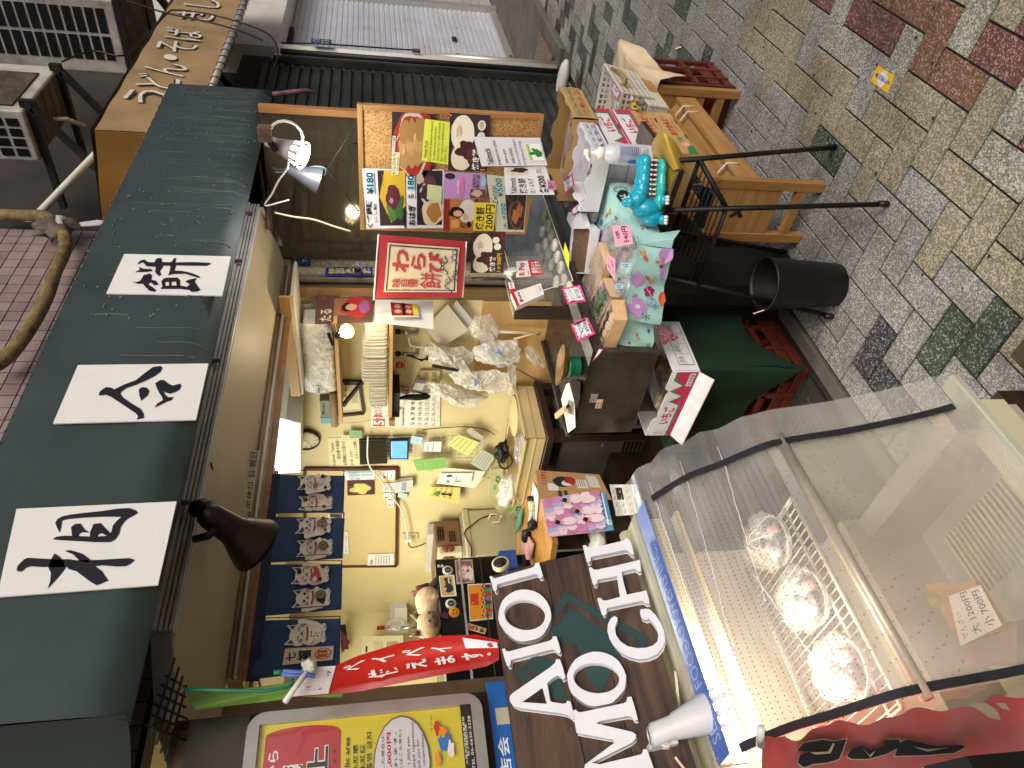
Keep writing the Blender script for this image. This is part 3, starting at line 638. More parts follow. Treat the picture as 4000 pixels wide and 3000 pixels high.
m = MB(); m.blob(T_(400, 1640), .06, .03, .06, 'ac_grime', 2, .9, 14, 10, 3); m.blob(T_(440, 1620), .04, .03, .03, 'shop_pale', 5, .9, 12, 8, 3); m.build('putty_lump', label='grey lump of putty where the hose passes the pink tiled wall', cat='putty')
m = MB()
for k in range(4): m.tube([T_(450, 1630+k*9), T_(560, 1610+k*7), T_(700, 1590+k*10), T_(820, 1600)], .004, 'shop_pale', 6)
m.build('cable_bundle', label='bundle of thin white cables running from the putty into the awning', cat='cable')
cable('power_cable', 'upper black cable strung over the yellow awning', [W('A', x, y, 'Y', 1.62) for x, y in ((740, -20), (900, 30), (1080, 85), (1300, 130), (1540, 195), (1700, 260))], .006, 'black_pl')
cable('power_cable', 'lower black cable sagging down to the grey pipe', [W('A', x, y, 'Y', 1.6) for x, y in ((400, 400), (600, 330), (800, 360), (950, 230), (1080, 90), (1140, 65), (1350, 90), (1600, 160), (1750, 230), (1800, 330), (1780, 430))], .005, 'black_pl')
m = MB(); m.box(2.9, 2.0, 2.55, 3.3, 2.4, 2.75, 'black_pl'); m.bar((2.6, 1.9, 2.6), (2.6, 2.6, 2.95), .05, .06, 'rust'); m.tube([(3.3, 2.1, 3.2), (3.9, 1.9, 2.9), (4.6, 1.8, 2.85)], .018, 'shop_pale', 8); m.build('rusty_bracket', label='rusty steel bracket on the dark wall left of the yellow awning', cat='bracket')
# ================================================================ navy curtain with lucky cats
YN = 1.57
ct = thing('shop_curtain', 'short navy split curtain printed with beckoning cats hanging over the counter opening', 'curtain', W('P', 1050, 2300, 'Y', YN))
pans = [('G', [(262, 632), (285, 322), (824, 335), (812, 622)]), ('G', [(218, 1030), (258, 660), (822, 668), (806, 990)]), ('G', [(172, 1462), (215, 1048), (804, 1040), (796, 1416)])]
n1 = lambda x, y: ((600+x/1.3012-950)*2.0737, (2300+y/1.3012-1700)*2.0737)
pans.append(('G', [n1(492, 462), n1(560, 160), n1(952, 156), n1(946, 402)]))
cw_, cg, cr_, cb, cbr, cgo = 'e6dac6', '4b4744', 'b2222c', '17171b', '5a3a26', '4a3f2c'
def cat_items(cx, cy, w_, h_, seed, open_eyes=True, patch=None, flip=1, hold=None):
    X_ = lambda a: cx+a*w_*flip; Y_ = lambda b: cy+b*h_
    it = [('b', X_(0), Y_(.2), .46*w_, .32*h_, cw_, seed, .12), ('e', X_(-.02), Y_(-.14), .44*w_, .24*h_, cw_),
      ('p', [(X_(-.42), Y_(-.12)), (X_(-.38), Y_(-.48)), (X_(-.08), Y_(-.3))], cw_), ('p', [(X_(.36), Y_(-.12)), (X_(.36), Y_(-.48)), (X_(.05), Y_(-.3))], cw_),
      ('p', [(X_(-.36), Y_(-.24)), (X_(-.34), Y_(-.42)), (X_(-.2), Y_(-.32))], cg), ('p', [(X_(.32), Y_(-.24)), (X_(.33), Y_(-.42)), (X_(.18), Y_(-.32))], cg),
      ('e', X_(.5), Y_(-.12), .13*w_, .09*h_, cw_), ('p', [(X_(.42), Y_(-.1)), (X_(.6), Y_(-.1)), (X_(.46), Y_(.3)), (X_(.3), Y_(.25))], cw_),
      ('e', X_(-.22), Y_(.47), .17*w_, .07*h_, cw_), ('e', X_(.22), Y_(.47), .17*w_, .07*h_, cw_),
      ('l', [(X_(-.28+.07*i), Y_(.05+.02*math.sin(i*.45))) for i in range(9)], .06*w_, cr_), ('e', X_(.02), Y_(.1), .06*w_, .03*h_, 'b98d3c'),
      ('e', X_(0), Y_(-.08), .05*w_, .02*h_, cb), ('l', [(X_(-.1), Y_(-.03)), (X_(0), Y_(-.06)), (X_(.1), Y_(-.03))], .02*w_, cb)]
    for s_ in (-1, 1):
        if open_eyes: it.append(('e', X_(.17*s_), Y_(-.15), .06*w_, .035*h_, cb))
        else: it.append(('l', [(X_(.17*s_-.08), Y_(-.14)), (X_(.17*s_), Y_(-.17)), (X_(.17*s_+.08), Y_(-.14))], .03*w_, cb))
        for q in (-1, 0, 1): it.append(('l', [(X_(.22*s_), Y_(-.07+.02*q)), (X_(.36*s_), Y_(-.08+.035*q))], .018*w_, cb))
        for q in (-1, 0, 1): it.append(('l', [(X_(.22*s_+.05*q), Y_(.48)), (X_(.22*s_+.05*q), Y_(.53))], .02*w_, cb))
    if patch: it.insert(4, ('b', X_(.18), Y_(-.27), .13*w_, .06*h_, patch, seed, .4)); it.append(('b', X_(-.3), Y_(.3), .1*w_, .07*h_, patch, seed+3, .4)); it.append(('b', X_(.3), Y_(.38), .09*w_, .05*h_, patch, seed+5, .4))
    if hold == 'coin': it += [('e', X_(-.05), Y_(.28), .2*w_, .14*h_, cgo), ('e', X_(-.05), Y_(.28), .15*w_, .11*h_, '8a7348'), ('t', '小判', X_(-.05)-.07*w_, Y_(.2), X_(-.05)+.07*w_, Y_(.37), cgo, .02)]
    if hold == 'fish': it += [('b', X_(-.1), Y_(.2), .3*w_, .1*h_, 'c23a3f', 3, .3), ('p', [(X_(.15), Y_(.16)), (X_(.34), Y_(.06)), (X_(.3), Y_(.26))], 'c23a3f'), ('e', X_(-.28), Y_(.19), .025*w_, .015*h_, cb)]
    if hold == 'card': it += [('r', X_(-.1)-.15*w_, Y_(.12), X_(-.1)+.2*w_, Y_(.42), 'e8e0cc'), ('t', '酒', X_(-.1)-.1*w_, Y_(.15), X_(-.1)+.15*w_, Y_(.38), cb, .03)]
    if hold == 'mallet': it += [('r', X_(.2)-.12*w_, Y_(.02), X_(.2)+.12*w_, Y_(.14), '8d6b4e'), ('l', [(X_(.2), Y_(.14)), (X_(.12), Y_(.3))], .05*w_, '8d6b4e')]
    it += [('e', X_(-.3), Y_(.17), .12*w_, .06*h_, cw_)]
    return it
CW = .52, .5
cats = [[(.25, .58, .40, .62, 1, False, '5d3520', 1, None), (.72, .55, .42, .64, 2, False, cb, -1, 'mallet')],
        [(.25, .60, .38, .62, 3, False, None, -1, 'coin'), (.71, .57, .40, .62, 4, True, '565250', -1, 'coin')],
        [(.27, .60, .40, .64, 5, True, None, -1, 'coin'), (.72, .57, .42, .64, 6, False, cb, 1, 'fish')],
        [(.72, .57, .42, .66, 7, False, None, 1, 'card')]]
for k, (rg, q) in enumerate(pans):
    qs = [W(rg, x, y, 'Y', YN) for x, y in q]; f0 = bil(*qs)
    f = (lambda f0, k: (lambda a, b: f0(a, b)+V((0, .004*math.sin(a*5+k*2)*b, 0))))(f0, k)
    its = []
    for c_ in cats[k]: its += cat_items(c_[0], c_[1]-.02, .47, .5, *c_[4:])
    if k == 3:
        its += [('p', [(.14, .34), (.44, .34), (.43, .92), (.13, .92)], 'cbb998'), ('t', '七', .2, .36, .36, .48, cb, .04), ('t', '福', .18, .5, .38, .66, cb, .04), ('e', .28, .8, .12, .1, 'a8322f'), ('e', .28, .8, .105, .085, 'cbb998'), ('t', '開運', .2, .73, .36, .87, 'a8322f', .03)]
    its += [('r', 0, 0, 1, .012, 'navy_dark'), ('r', 0, .985, 1, 1, 'navy_dark'), ('r', 0, 0, .018, 1, 'navy_dark'), ('r', .982, 0, 1, 1, 'navy_dark')]
    sheet('curtain_panel', f, its, 'navy', .0015, 14, 8, parent=ct)
top = bil(W('G', *n1(470, 470), 'Y', YN), W('G', 236, 318, 'Y', YN), W('G', 300, 320, 'Y', YN), W('G', *n1(535, 468), 'Y', YN))
sheet('heading_band', lambda a, b: top(a, b)+V((0, -.001+.002*math.sin(a*30), 0)), [], 'navy_dark', .003, 30, 1, parent=ct)
a, b = W('G', 244, 318, 'Y', YN), W('G', *n1(476, 470), 'Y', YN)
m = MB(); m.tube([a+V((.02, .012, -.006)), b+V((-.02, .012, -.006))], .005, 'frame_wood', 8); m.build('rod', ct)
# closing-day strip on the soffit
f = pxy('G', [(12, 618), (42, 122), (136, 128), (62, 622)], 'Z', 1.86)
sheet('closing_day_notice', bil(*[W('G', x, y, 'Y', 1.42) for x, y in ((5, 612), (40, 122), (135, 128), (62, 618))]), [('t', '定休日', .03, .2, .46, .85, '2a2620', .01), ('t', '日·祝日', .55, .2, .97, .85, '2a2620', .01)], 'b8a888', label='beige handwritten paper strip naming the closing days, stuck on the cream soffit', cat='notice')
# ================================================================ cork board and its papers (plane X = 2.2, turned to the street)
XC = 2.2
cb_ = thing('cork_board', 'cork notice board in a light wood frame, hung at the right end of the counter', 'notice board', (XC, 1.15, .99), None)
cor = [(755, 1502), (733, 668), (1972, 752), (1800, 1506)]
fc = pxy('D', [(762, 1498), (733, 668), (1972, 752), (1815, 1508)], 'X', XC)
TLc, TRc, BRc, BLc = fc(0, 0), fc(1, 0), fc(1, 1), fc(0, 1)
y0c, y1c = (TRc.y+BRc.y)/2, (TLc.y+BLc.y)/2; z1c, z0c = (TRc.z+TLc.z)/2, (BRc.z+BLc.z)/2
FC = lambda a, b: V((XC, y1c+(y0c-y1c)*a, z1c+(z0c-z1c)*b))      # a: left to right as seen, b: down
m = MB(); m.box(XC+.004, y0c+.01, z0c+.01, XC+.012, y1c-.01, z1c-.01, 'cork'); m.build('cork_sheet', cb_)
m = MB(); 
for (ya_, za, yb_, zb_, mt) in ((y0c, z1c-.017, y1c, z1c, 'pine_y'), (y0c, z0c, y1c, z0c+.017, 'pine_y')): m.box(XC-.004, ya_, za, XC+.014, yb_, zb_, mt)
for y_ in (y0c, y1c-.017): m.box(XC-.0035, y_, z0c+.017, XC+.014, y_+.017, z1c-.017, 'frame_wood')
m.build('frame', cb_, bevel=.002)
def inv(p):      # plane point -> board fractions
    return ((y1c-p.y)/(y1c-y0c), (z1c-p.z)/(z1c-z0c))
def cpaper(name, label, rg, q, its, base='paper', lift=.004, cat='poster', **kw):
    f = pxy(rg, q, 'X', XC-lift); return sheet(name, f, its, base, .0006, label=label, cat=cat, **kw)
blk, wht, brn = '1a1715', 'e9e6df', '6a3a2a'
cpaper('price_poster', 'price poster of a purple bean-paste bun on a leaf, upper left on the cork board', 'D', [(800, 1482), (770, 1092), (1056, 1098), (1060, 1478)], [
  ('r', 0, 0, 1, 1, 'e4e8f0'), ('r', .05, .34, .98, .99, '2c1d22'), ('p', [(.1, .62), (.55, .36), (.98, .5), (.98, .98), (.4, .98)], 'c9a52c'), ('b', .34, .68, .2, .14, '4f7a38', 2, .7), ('b', .42, .82, .22, .1, '3b6a30', 5, .7), ('b', .55, .68, .2, .16, '5a2230', 3, .2), ('b', .49, .64, .05, .04, 'b58a8e', 3, .3), ('l', [(.72+.03*i, .45+.02*math.sin(i*2)) for i in range(8)], .006, '8b5f2a'),
  ('t', 'くず饅頭', .02, .02, .5, .17, blk, .03), ('t', '(こし餡)', .12, .2, .44, .29, blk, .01), ('r', .64, .09, .93, .22, '8fd2e6'), ('t', '¥180', .6, .07, .95, .24, blk, .02), ('r', .6, .26, .95, .275, blk)])
cpaper('price_poster', 'price poster of round brown and powdered rice cakes, middle left on the cork board', 'D', [(1046, 1480), (1040, 1098), (1300, 1100), (1296, 1478)], [
  ('r', 0, 0, 1, 1, 'dfe2ea'), ('r', .06, .32, .99, .97, '2b2026'), ('b', .3, .72, .26, .26, 'd9c9a0', 1, .15), ('b', .3, .76, .17, .19, 'a8773c', 4, .3), ('b', .62, .58, .17, .17, 'cfc7c2', 2, .3), ('b', .62, .56, .13, .14, '43282c', 3, .3), ('b', .82, .66, .1, .15, '57343a', 6, .3), ('b', .86, .4, .08, .1, 'b7a58c', 6, .3),
  ('t', 'Ohagi', .1, .0, .32, .07, blk), ('t', 'おはぎ', .06, .09, .42, .28, blk, .035), ('t', '各', .52, .1, .62, .24, blk, .02), ('r', .68, .08, .9, .26, '9bd4e4'), ('t', '180', .7, .09, .92, .25, blk, .02), ('r', .52, .285, .92, .3, blk)])
cpaper('sticky_note', 'blank pale green sticky note on the rice cake price poster', 'D', [(1190, 1290), (1195, 1195), (1290, 1208), (1284, 1312)], [], 'c8cf9c', .007, 'note')
cpaper('food_photo', 'large photo of beige bracken-starch cakes in a red bowl, top right on the cork board', 'D', [(955, 1140), (965, 722), (1242, 738), (1222, 1150)], [
  ('r', 0, 0, 1, 1, '2a1f26'), ('b', .5, .55, .62, .5, '9a2b22', 2, .15), ('b', .5, .52, .5, .42, 'c0b3a0', 3, .2), ('b', .5, .5, .45, .38, '9b2f25', 3, .2)]+
  [('b', .3+.2*(i % 3)+.04*(i//3), .32+.17*(i//3), .17, .14, ('a8814f', 'b88f5a', '9c7544')[i % 3], i, .35) for i in range(9)]+[('b', .42, .3, .05, .03, 'c9a673', 1, .5), ('b', .65, .55, .05, .03, 'c9a673', 2, .5)])
cpaper('name_strip', 'small beige handwritten strip with the bracken cake name, left of the red bowl photo', 'D', [(960, 1136), (962, 985), (1015, 988), (1008, 1132)], [('t', 'わらびもち', .03, .08, .97, .6, blk, .0), ('t', 'warabimochi', .2, .68, .8, .9, blk)], 'd8cfa4', .007, 'note')
cpaper('name_strip', 'small white strip in Korean above the red bowl photo', 'D', [(962, 982), (968, 880), (988, 882), (984, 982)], [('t', '고사리무침떡', .05, .1, .95, .9, blk, .01)], 'paper', .0075, 'note')
cpaper('yellow_note', 'bright yellow handwritten note about the chilled chewy dessert on the cork board', 'D', [(1158, 1040), (1178, 770), (1340, 792), (1328, 1068)], [
  ('t', 'Warabi Mochi', .08, .05, .5, .17, blk), ('l', [(.08+.04*i, .19+.008*(i % 2)) for i in range(11)], .006, 'b3322c'), ('t', '(Traditional Japanese dessert)', .02, .24, .97, .35, blk), ('t', 'A chilled chewy Mochi like', .06, .4, .85, .5, blk), ('t', 'desert that has a jelly structure', .06, .54, .97, .64, blk), ('t', 'that is made from braken starch,', .06, .68, .97, .78, blk), ('t', 'soybean flour.', .06, .82, .45, .92, blk)], 'd3db4c', .009, 'note')
def bun(x0=.0, y0=.0, x1=1, y1=1):
    X_ = lambda a: x0+(x1-x0)*a; Y_ = lambda b: y0+(y1-y0)*b; sx, sy = x1-x0, y1-y0
    return [('r', x0, y0, x1, y1, '3a2428'), ('b', X_(.66), Y_(.34), .3*sx, .3*sy, 'e5ddcc', 2, .12), ('b', X_(.26), Y_(.32), .24*sx, .26*sy, 'ddd2bd', 5, .2), ('b', X_(.38), Y_(.46), .15*sx, .24*sy, '3e1d20', 3, .45), ('b', X_(.3), Y_(.56), .14*sx, .1*sy, '54282a', 6, .45), ('b', X_(.7), Y_(.24), .1*sx, .06*sy, 'cfb68c', 1, .5)]
cpaper('food_photo', 'photo of a white roasted bun split open, right side of the cork board', 'D', [(1328, 1105), (1338, 728), (1602, 745), (1578, 1108)], bun()+[('t', '焼き餅', .02, .6, .4, .78, 'f0ede4', .03), ('t', '1ヶ200円', .02, .82, .5, .95, 'd7a83a', .02), ('e', .62, .8, .09, .1, 'e8e2d6'), ('e', .82, .8, .09, .1, 'e8e2d6'), ('t', '北海道産\n小豆使用', .76, .74, .88, .86, 'a02c2c'), ('e', .96, .03, .02, .02, 'd0902c')])
cpaper('flyer', 'pale purple flyer with a ribbon title on the cork board', 'D', [(1300, 1285), (1302, 1112), (1580, 1128), (1572, 1290)], [('r', 0, 0, 1, 1, 'b78cc0'), ('e', .85, .14, .12, .12, '27223c'), ('t', '梅山恋和', .2, .3, .7, .38, 'e9e4ee', .02), ('b', .45, .42, .4, .06, 'cf6fae', 2, .2), ('t', '自主制作の\nお餅のCM', .3, .66, .98, .84, blk, .01), ('r', .04, .62, .4, .98, '5a4a3c'), ('b', .24, .78, .14, .12, 'c9a58c', 3, .3), ('b', .72, .93, .2, .05, '88c8d0', 3, .3)])
cpaper('photo_print', 'photo print of a dark-haired person in a pale kimono eating a rice cake', 'D', [(1296, 1494), (1300, 1290), (1500, 1290), (1496, 1494)], [('r', 0, 0, 1, 1, 'b5763a'), ('r', 0, 0, 1, .2, '8c2c24'), ('r', .1, .25, .35, .5, 'd8a055'), ('b', .62, .78, .36, .3, 'd6cdc4', 2, .2), ('b', .6, .42, .17, .24, '1c1513', 3, .2), ('b', .56, .46, .1, .14, 'd9ab8c', 1, .1), ('b', .46, .7, .1, .08, 'd9ab8c', 1, .3), ('b', .22, .82, .1, .07, '2a1b18', 6, .4), ('t', '焼', .1, .55, .3, .72, '2a1b18', .02)])
cpaper('price_card', 'yellow card with the two hundred yen price, lower left on the cork board', 'D', [(1490, 1494), (1498, 1312), (1640, 1318), (1622, 1496)], [('t', '焼き餅', .04, .08, .85, .5, blk, .015), ('t', '200円', .06, .55, .95, .95, blk, .01)], 'e2cd3c', .008, 'price card')
cpaper('menu_sheet', 'menu sheet of sweet red bean soup with a bowl photo, bottom of the cork board', 'D', [(1640, 1500), (1570, 1130), (1850, 1160), (1820, 1502)], [('r', 0, 0, 1, 1, 'c2c8b4'), ('t', 'Zenzai', .5, .06, .82, .2, blk), ('t', '大 中 小', .06, .28, .5, .4, blk), ('r', .3, .26, .55, .4, '9ac8c8'), ('t', '700', .32, .27, .52, .4, blk), ('r', .66, .2, .95, .36, '9ac8c8'), ('t', '¥500', .64, .21, .96, .36, blk), ('r', .05, .42, .82, .97, '262026'), ('e', .32, .72, .28, .25, '6b4a3c'), ('e', .32, .74, .24, .2, '3a1d18'), ('b', .3, .68, .13, .1, 'a56a42', 3, .3), ('b', .42, .8, .12, .09, '9c6038', 5, .3), ('e', .68, .62, .13, .16, '4a3c38'), ('e', .68, .62, .1, .13, '231c1c')])
cpaper('menu_card', 'white menu card naming roasted rice cake at two hundred yen, low on the cork board', 'D', [(1700, 1262), (1690, 1085), (1960, 1075), (2020, 1262)], [('r', 0, 0, 1, .98, 'e4e5ea'), ('t', 'Yakimochi', .04, .1, .62, .24, blk, .015), ('t', '焼き餅', .06, .28, .6, .46, blk, .015), ('t', '白・よもぎ', .08, .5, .6, .62, blk), ('t', '各¥200', .06, .7, .68, .9, blk, .02), ('b', .86, .3, .13, .26, 'ddd2bd', 2, .3), ('b', .9, .36, .08, .18, '3a1f1c', 3, .4), ('e', .84, .8, .08, .09, 'ece8e2'), ('t', '粳米\n100%', .78, .74, .92, .86, blk)], lift=.012)
cpaper('pink_note', 'small pink handwritten note at the foot of the menu card', 'D', [(1975, 1228), (1968, 1165), (2020, 1178), (2030, 1232)], [('t', '黒糖 Aono\n餅200円\n小豆つぶ', .1, .1, .9, .9, blk)], 'd68ab0', .015, 'note')
fy_ = pxy('D', [(1545, 1078), (1492, 888), (1925, 895), (1972, 1072)], 'X', XC-.02)
sheet('plastic_sign', fy_, [('t', 'Yakimochi', .05, .1, .62, .2, blk, .015), ('l', [(.05+.035*i, .215+.006*(i % 2)) for i in range(17)], .006, 'b3322c'), ('t', '(roasted rice cake)', .05, .25, .9, .32, blk), ('t', 'white or green', .1, .37, .6, .43, blk), ('t', 'inside red beans', .1, .46, .65, .52, blk), ('t', 'Green is a kind of fragrant', .04, .56, .95, .61, blk), ('t', 'herb Japanese say Yomogi.', .04, .64, .9, .69, blk), ('r', .2, .74, .82, .98, 'eef0ee'), ('r', .22, .75, .8, .8, 'a4c86c'), ('b', .5, .88, .12, .07, '2f7a34', 3, .9), ('b', .45, .92, .08, .04, '2f7a34', 5, .9)], 'd9dbe2', .002, label='clear plastic sign handwritten in English about roasted rice cakes, in front of the cork board', cat='sign')
# cord the board hangs from
m = MB(); hp = W('W', 1245, 1222, 'X', 2.15)
m.tube([W('W', 1475, 1520, 'X', XC), hp], .002, 'shutter_dark', 6); m.tube([hp, W('W', 1445, 918, 'X', XC)], .002, 'shutter_dark', 6)
m.tube([W('W', 1385, 1025, 'X', 2.19), W('W', 1460, 1035, 'X', 2.19)], .0025, 'black_pl', 6)
gm = mat('green_hook', '6d9b93', .4)
m.tube([W('W', x, y, 'X', 2.15) for x, y in ((880, 1240), (960, 1232), (1060, 1218), (1160, 1198), (1210, 1200), (1238, 1215), (1240, 1240), (1228, 1262))], .003, gm, 6); m.build('hanging_cord', cb_)
# smoked plastic wind screen behind the board
ws = thing('wind_screen', 'smoky brown glossy plastic screen with a yellowed wooden edge behind the cork board', 'screen', (2.36, 1.3, .9))
smoke = mat('smoke', '4a4134', .08, 'film', alpha=.66, scale=2, bump=.03)
ye = 1.03
m = MB(); m.box(2.352, ye, 1.06, 2.356, 1.59, 1.9, smoke); m.build('sheet', ws)
m = MB(); m.box(2.343, ye-.022, 1.06, 2.365, ye, 1.9, 'frame_wood'); m.build('edge_post', ws)
# ------------------------------------------------ lamps
def lamp(name, label, mouth, axis, R1=.036, R0=.017, Ln=.075, mtl='white_pl', bulb='bulb_cool', power=8, color=(1, 1, 1), lit=True, rin=None):
    ax = V(axis).normalized(); base = V(mouth)-ax*Ln
    t = thing(name, label, 'lamp', base)
    m = MB(); n = 20; u = ax.cross(V((0, 0, 1))) if abs(ax.z) < .95 else V((1, 0, 0)); u.normalize(); v_ = ax.cross(u)
    def ring(r, h): return [base+ax*h+(u*math.cos(2*math.pi*k/n)+v_*math.sin(2*math.pi*k/n))*r for k in range(n)]
    rs = [ring(R0*.7, -.035), ring(R0, -.03), ring(R0, 0), ring(R0*1.15, .004), ring(R1*.84, Ln*.68)]
    vs_ = [p for r_ in rs for p in r_]
    m.add(vs_, [(i*n+k, i*n+(k+1) % n, (i+1)*n+(k+1) % n, (i+1)*n+k) for i in range(4) for k in range(n)]+[tuple(range(n))], mtl, True)
    a, b = ring(R1*.84, Ln*.68), ring(R1*.97, Ln*.92)      # slotted skirt: every other strip left open
    for k in range(0, n, 2): m.add([a[k], a[(k+1) % n], b[(k+1) % n], b[k]], [(0, 1, 2, 3)], mtl)
    c_, d_ = b, ring(R1, Ln)
    m.add(c_+d_, [(k, (k+1) % n, n+(k+1) % n, n+k) for k in range(n)], mtl)
    m.build('shade', t)
    if lit:
        m = MB(); m.lathe(base, ax, [(R0*.8, .01), (R1*.72, Ln*.62), (R1*.8, Ln*.86), (R1*.55, Ln*.97), (.004, Ln*1.02)], bulb, 18); m.build('bulb', t)
        light(name+'_light', 'POINT', V(mouth)+ax*.03, power, color, .03)
    else:
        m = MB(); m.lathe(base, ax, [(R0*.8, .01), (R1*.66, Ln*.6), (R1*.7, Ln*.8), (.004, Ln*.9)], 'shop_pale', 16); m.build('bulb', t)
    return t
mo = W('W', 1078, 1120, 'X', 2.0); ca = W('W', 880, 1085, 'X', 2.0)
ax = (mo-ca).normalized()*.9+V((-.45, .0, 0))
l1 = lamp('street_side_lamp', 'lit white clip-on spotlight with slotted shade above the cork board', mo, ax, .04, .017, .085, 'ac_body', 'bulb_cool', 3.2, (1, .98, .95))
m = MB(); cc = W('W', 955, 980, 'X', 2.02); m.tube([cc+V((0, .045*math.cos(t), .045*math.sin(t))) for t in [i*math.pi/8 for i in range(16)]], .004, 'shop_pale', 6, closed=True)
m.build('ring_guard', l1)
m = MB(); a = W('W', 800, 960, 'X', 2.0); m.obox(a, (.015, 0, 0), (0, .02, 0), (0, 0, .018), 'rust'); m.bar(a, ca, .014, .014, 'dark_metal'); m.build('clip', l1)
# second, unlit reflector behind it
m0 = W('W', 1190, 1300, 'X', 2.1)
l2 = thing('spare_reflector', 'unlit grey metal reflector hanging beside the lit lamp above the cork board', 'lamp', m0)
m = MB(); bs = W('W', 960, 1215, 'X', 2.1); axx = (m0-bs); Ln = axx.length; axx.normalize(); m.lathe(bs, axx, [(.012, 0), (.02, Ln*.3), (.042, Ln)], mat('gray_refl', '6f6f76', .35, 'plain', amp=.08, metal=.5), 20, caps=False); m.lathe(bs, axx, [(.01, .004), (.018, Ln*.3), (.04, Ln-.001)], 'dark_metal', 20, caps=False); m.build('reflector', l2)
m = MB(); m.tube([W('W', x, y, 'X', 2.1) for x, y in ((850, 1210), (900, 1225), (960, 1215))], .006, 'dark_metal', 6); m.build('bracket', l2)
cable('twisted_wire', 'thin pale wires dangling under the awning beside the lamps', [W('W', x, y, 'X', 2.0) for x, y in ((970, 1165), (960, 1220), (900, 1300), (850, 1400), (800, 1480), (900, 1460), (975, 1440))], .0025, 'shop_pale')
cable('flag_cord', 'beige cord running from the awning pipe to the red flag', [W('W', x, y, 'X', 2.05) for x, y in ((870, 1530), (1000, 1560), (1150, 1580), (1300, 1630), (1420, 1665))], .003, 'cream_cloth')
# ------------------------------------------------ red flag
fl = thing('hanging_flag', 'red bordered cloth flag with red letters and blue waves, left of the cork board', 'flag', (2.0, 1.3, 1.2))
q = [W('P', 1462, 1165, 'X', 2.06), W('P', 1482, 914, 'X', 2.06), W('P', 1822, 946, 'X', 2.04), W('P', 1808, 1163, 'X', 2.04)]
ff0 = bil(*q); ff = lambda a, b: ff0(a, b)+V((.004*math.sin(a*5+b*2), 0, .006*math.sin(a*3.1)*(b-.3)))
fr, fn = 'b01e2c', '2b3157'
wv = []
for bx, by, sc in ((.6, .80, 1), (.26, .86, 1), (.44, .93, .8), (.78, .9, .8)):
    wv += [('l', [(bx-.16*sc+.32*sc*i/12, by+.03*sc*math.sin(i*.9)-.04*sc*math.sin(i*math.pi/12)) for i in range(13)], .018, fn)]
    for q_ in range(4): wv += [('e', bx-.1*sc+.065*q_*sc, by-.055*sc, .03*sc, .013*sc, fn), ('e', bx-.1*sc+.065*q_*sc, by-.052*sc, .018*sc, .007*sc, 'cream_cloth')]
sheet('cloth', ff, [('r', .1, .1, .9, .93, 'cream_cloth'), ('r', .125, .12, .145, .91, fn), ('r', .855, .12, .875, .91, fn), ('r', .125, .12, .875, .135, fn), ('r', .125, .895, .875, .91, fn),
  ('t', 'わ', .44, .17, .82, .36, fr, .03), ('t', 'ら', .5, .38, .78, .55, fr, .03), ('t', 'び', .46, .57, .82, .76, fr, .03), ('t', '餅', .17, .5, .46, .75, fr, .004), ('t', '味\n自\n慢', .18, .18, .34, .48, fr, .008)]+wv, 'red_cloth', .001, 16, 20, parent=fl, d0=.0022)
m = MB(); m.tube([ff(-.02, -.005), ff(1.0, -.01)], .003, 'white_pl', 6); m.build('rod', fl)
m = MB(); m.tube([ff(-.0, 1.0), ff(1, 1.002)], .0025, 'white_pl', 6); m.build('rod', fl)
# plates on the pillar
sheet('street_plate', pxy('E', [(245, 280), (242, 180), (340, 178), (338, 278)], 'Y', 1.588), [('t', '7-3', .2, .3, .85, .75, 'c3cbdd')], '22355c', label='dark blue address plate on the speckled pillar', cat='sign')
sheet('street_plate', pxy('E', [(184, 265), (182, 190), (238, 188), (238, 266)], 'Y', 1.588), [('t', '一丁目', .1, .4, .95, .85, 'c3cbdd')], '2a3a58', label='small faded plate above the address plate, on the speckled pillar', cat='sign')
sheet('patrol_sticker', pxy('E', [(455, 365), (462, 300), (838, 296), (838, 362)], 'Y', 1.587), [('t', '特\n別\n警\n戒\n実\n施', .18, .06, .88, .97, 'd9d22e', .03)], '2330a8', label='blue sticker with bold yellow characters on the door frame beside the red flag', cat='sticker')
m = MB(); a = W('E', 715, 335, 'Y', 1.56); m.obox(a, (.012, 0, 0), (0, .006, 0), (0, 0, .01), 'dark_metal'); m.tube([a, a+V((.03, 0, .03)), a+V((.05, 0, 0)), a+V((.02, 0, -.02))], .0015, 'alu', 5); m.build('binder_clip', label='black binder clip over the blue and yellow sticker', cat='clip')
m = MB(); a = W('E', 175, 90, 'Y', 1.56); m.obox(a, (.035, 0, 0), (0, .02, 0), (0, 0, .045), mat('speaker_br', '3c241b', .6, 'plain'))
for k in range(8):
    for j in range(9): m.obox(a+V((-.028+k*.008, -.021, -.036+j*.009)), (.002, 0, 0), (0, .001, 0), (0, 0, .002), 'black_pl')
m.build('speaker', label='small brown grilled speaker under the soffit at the top of the pillar', cat='speaker', bevel=.003)
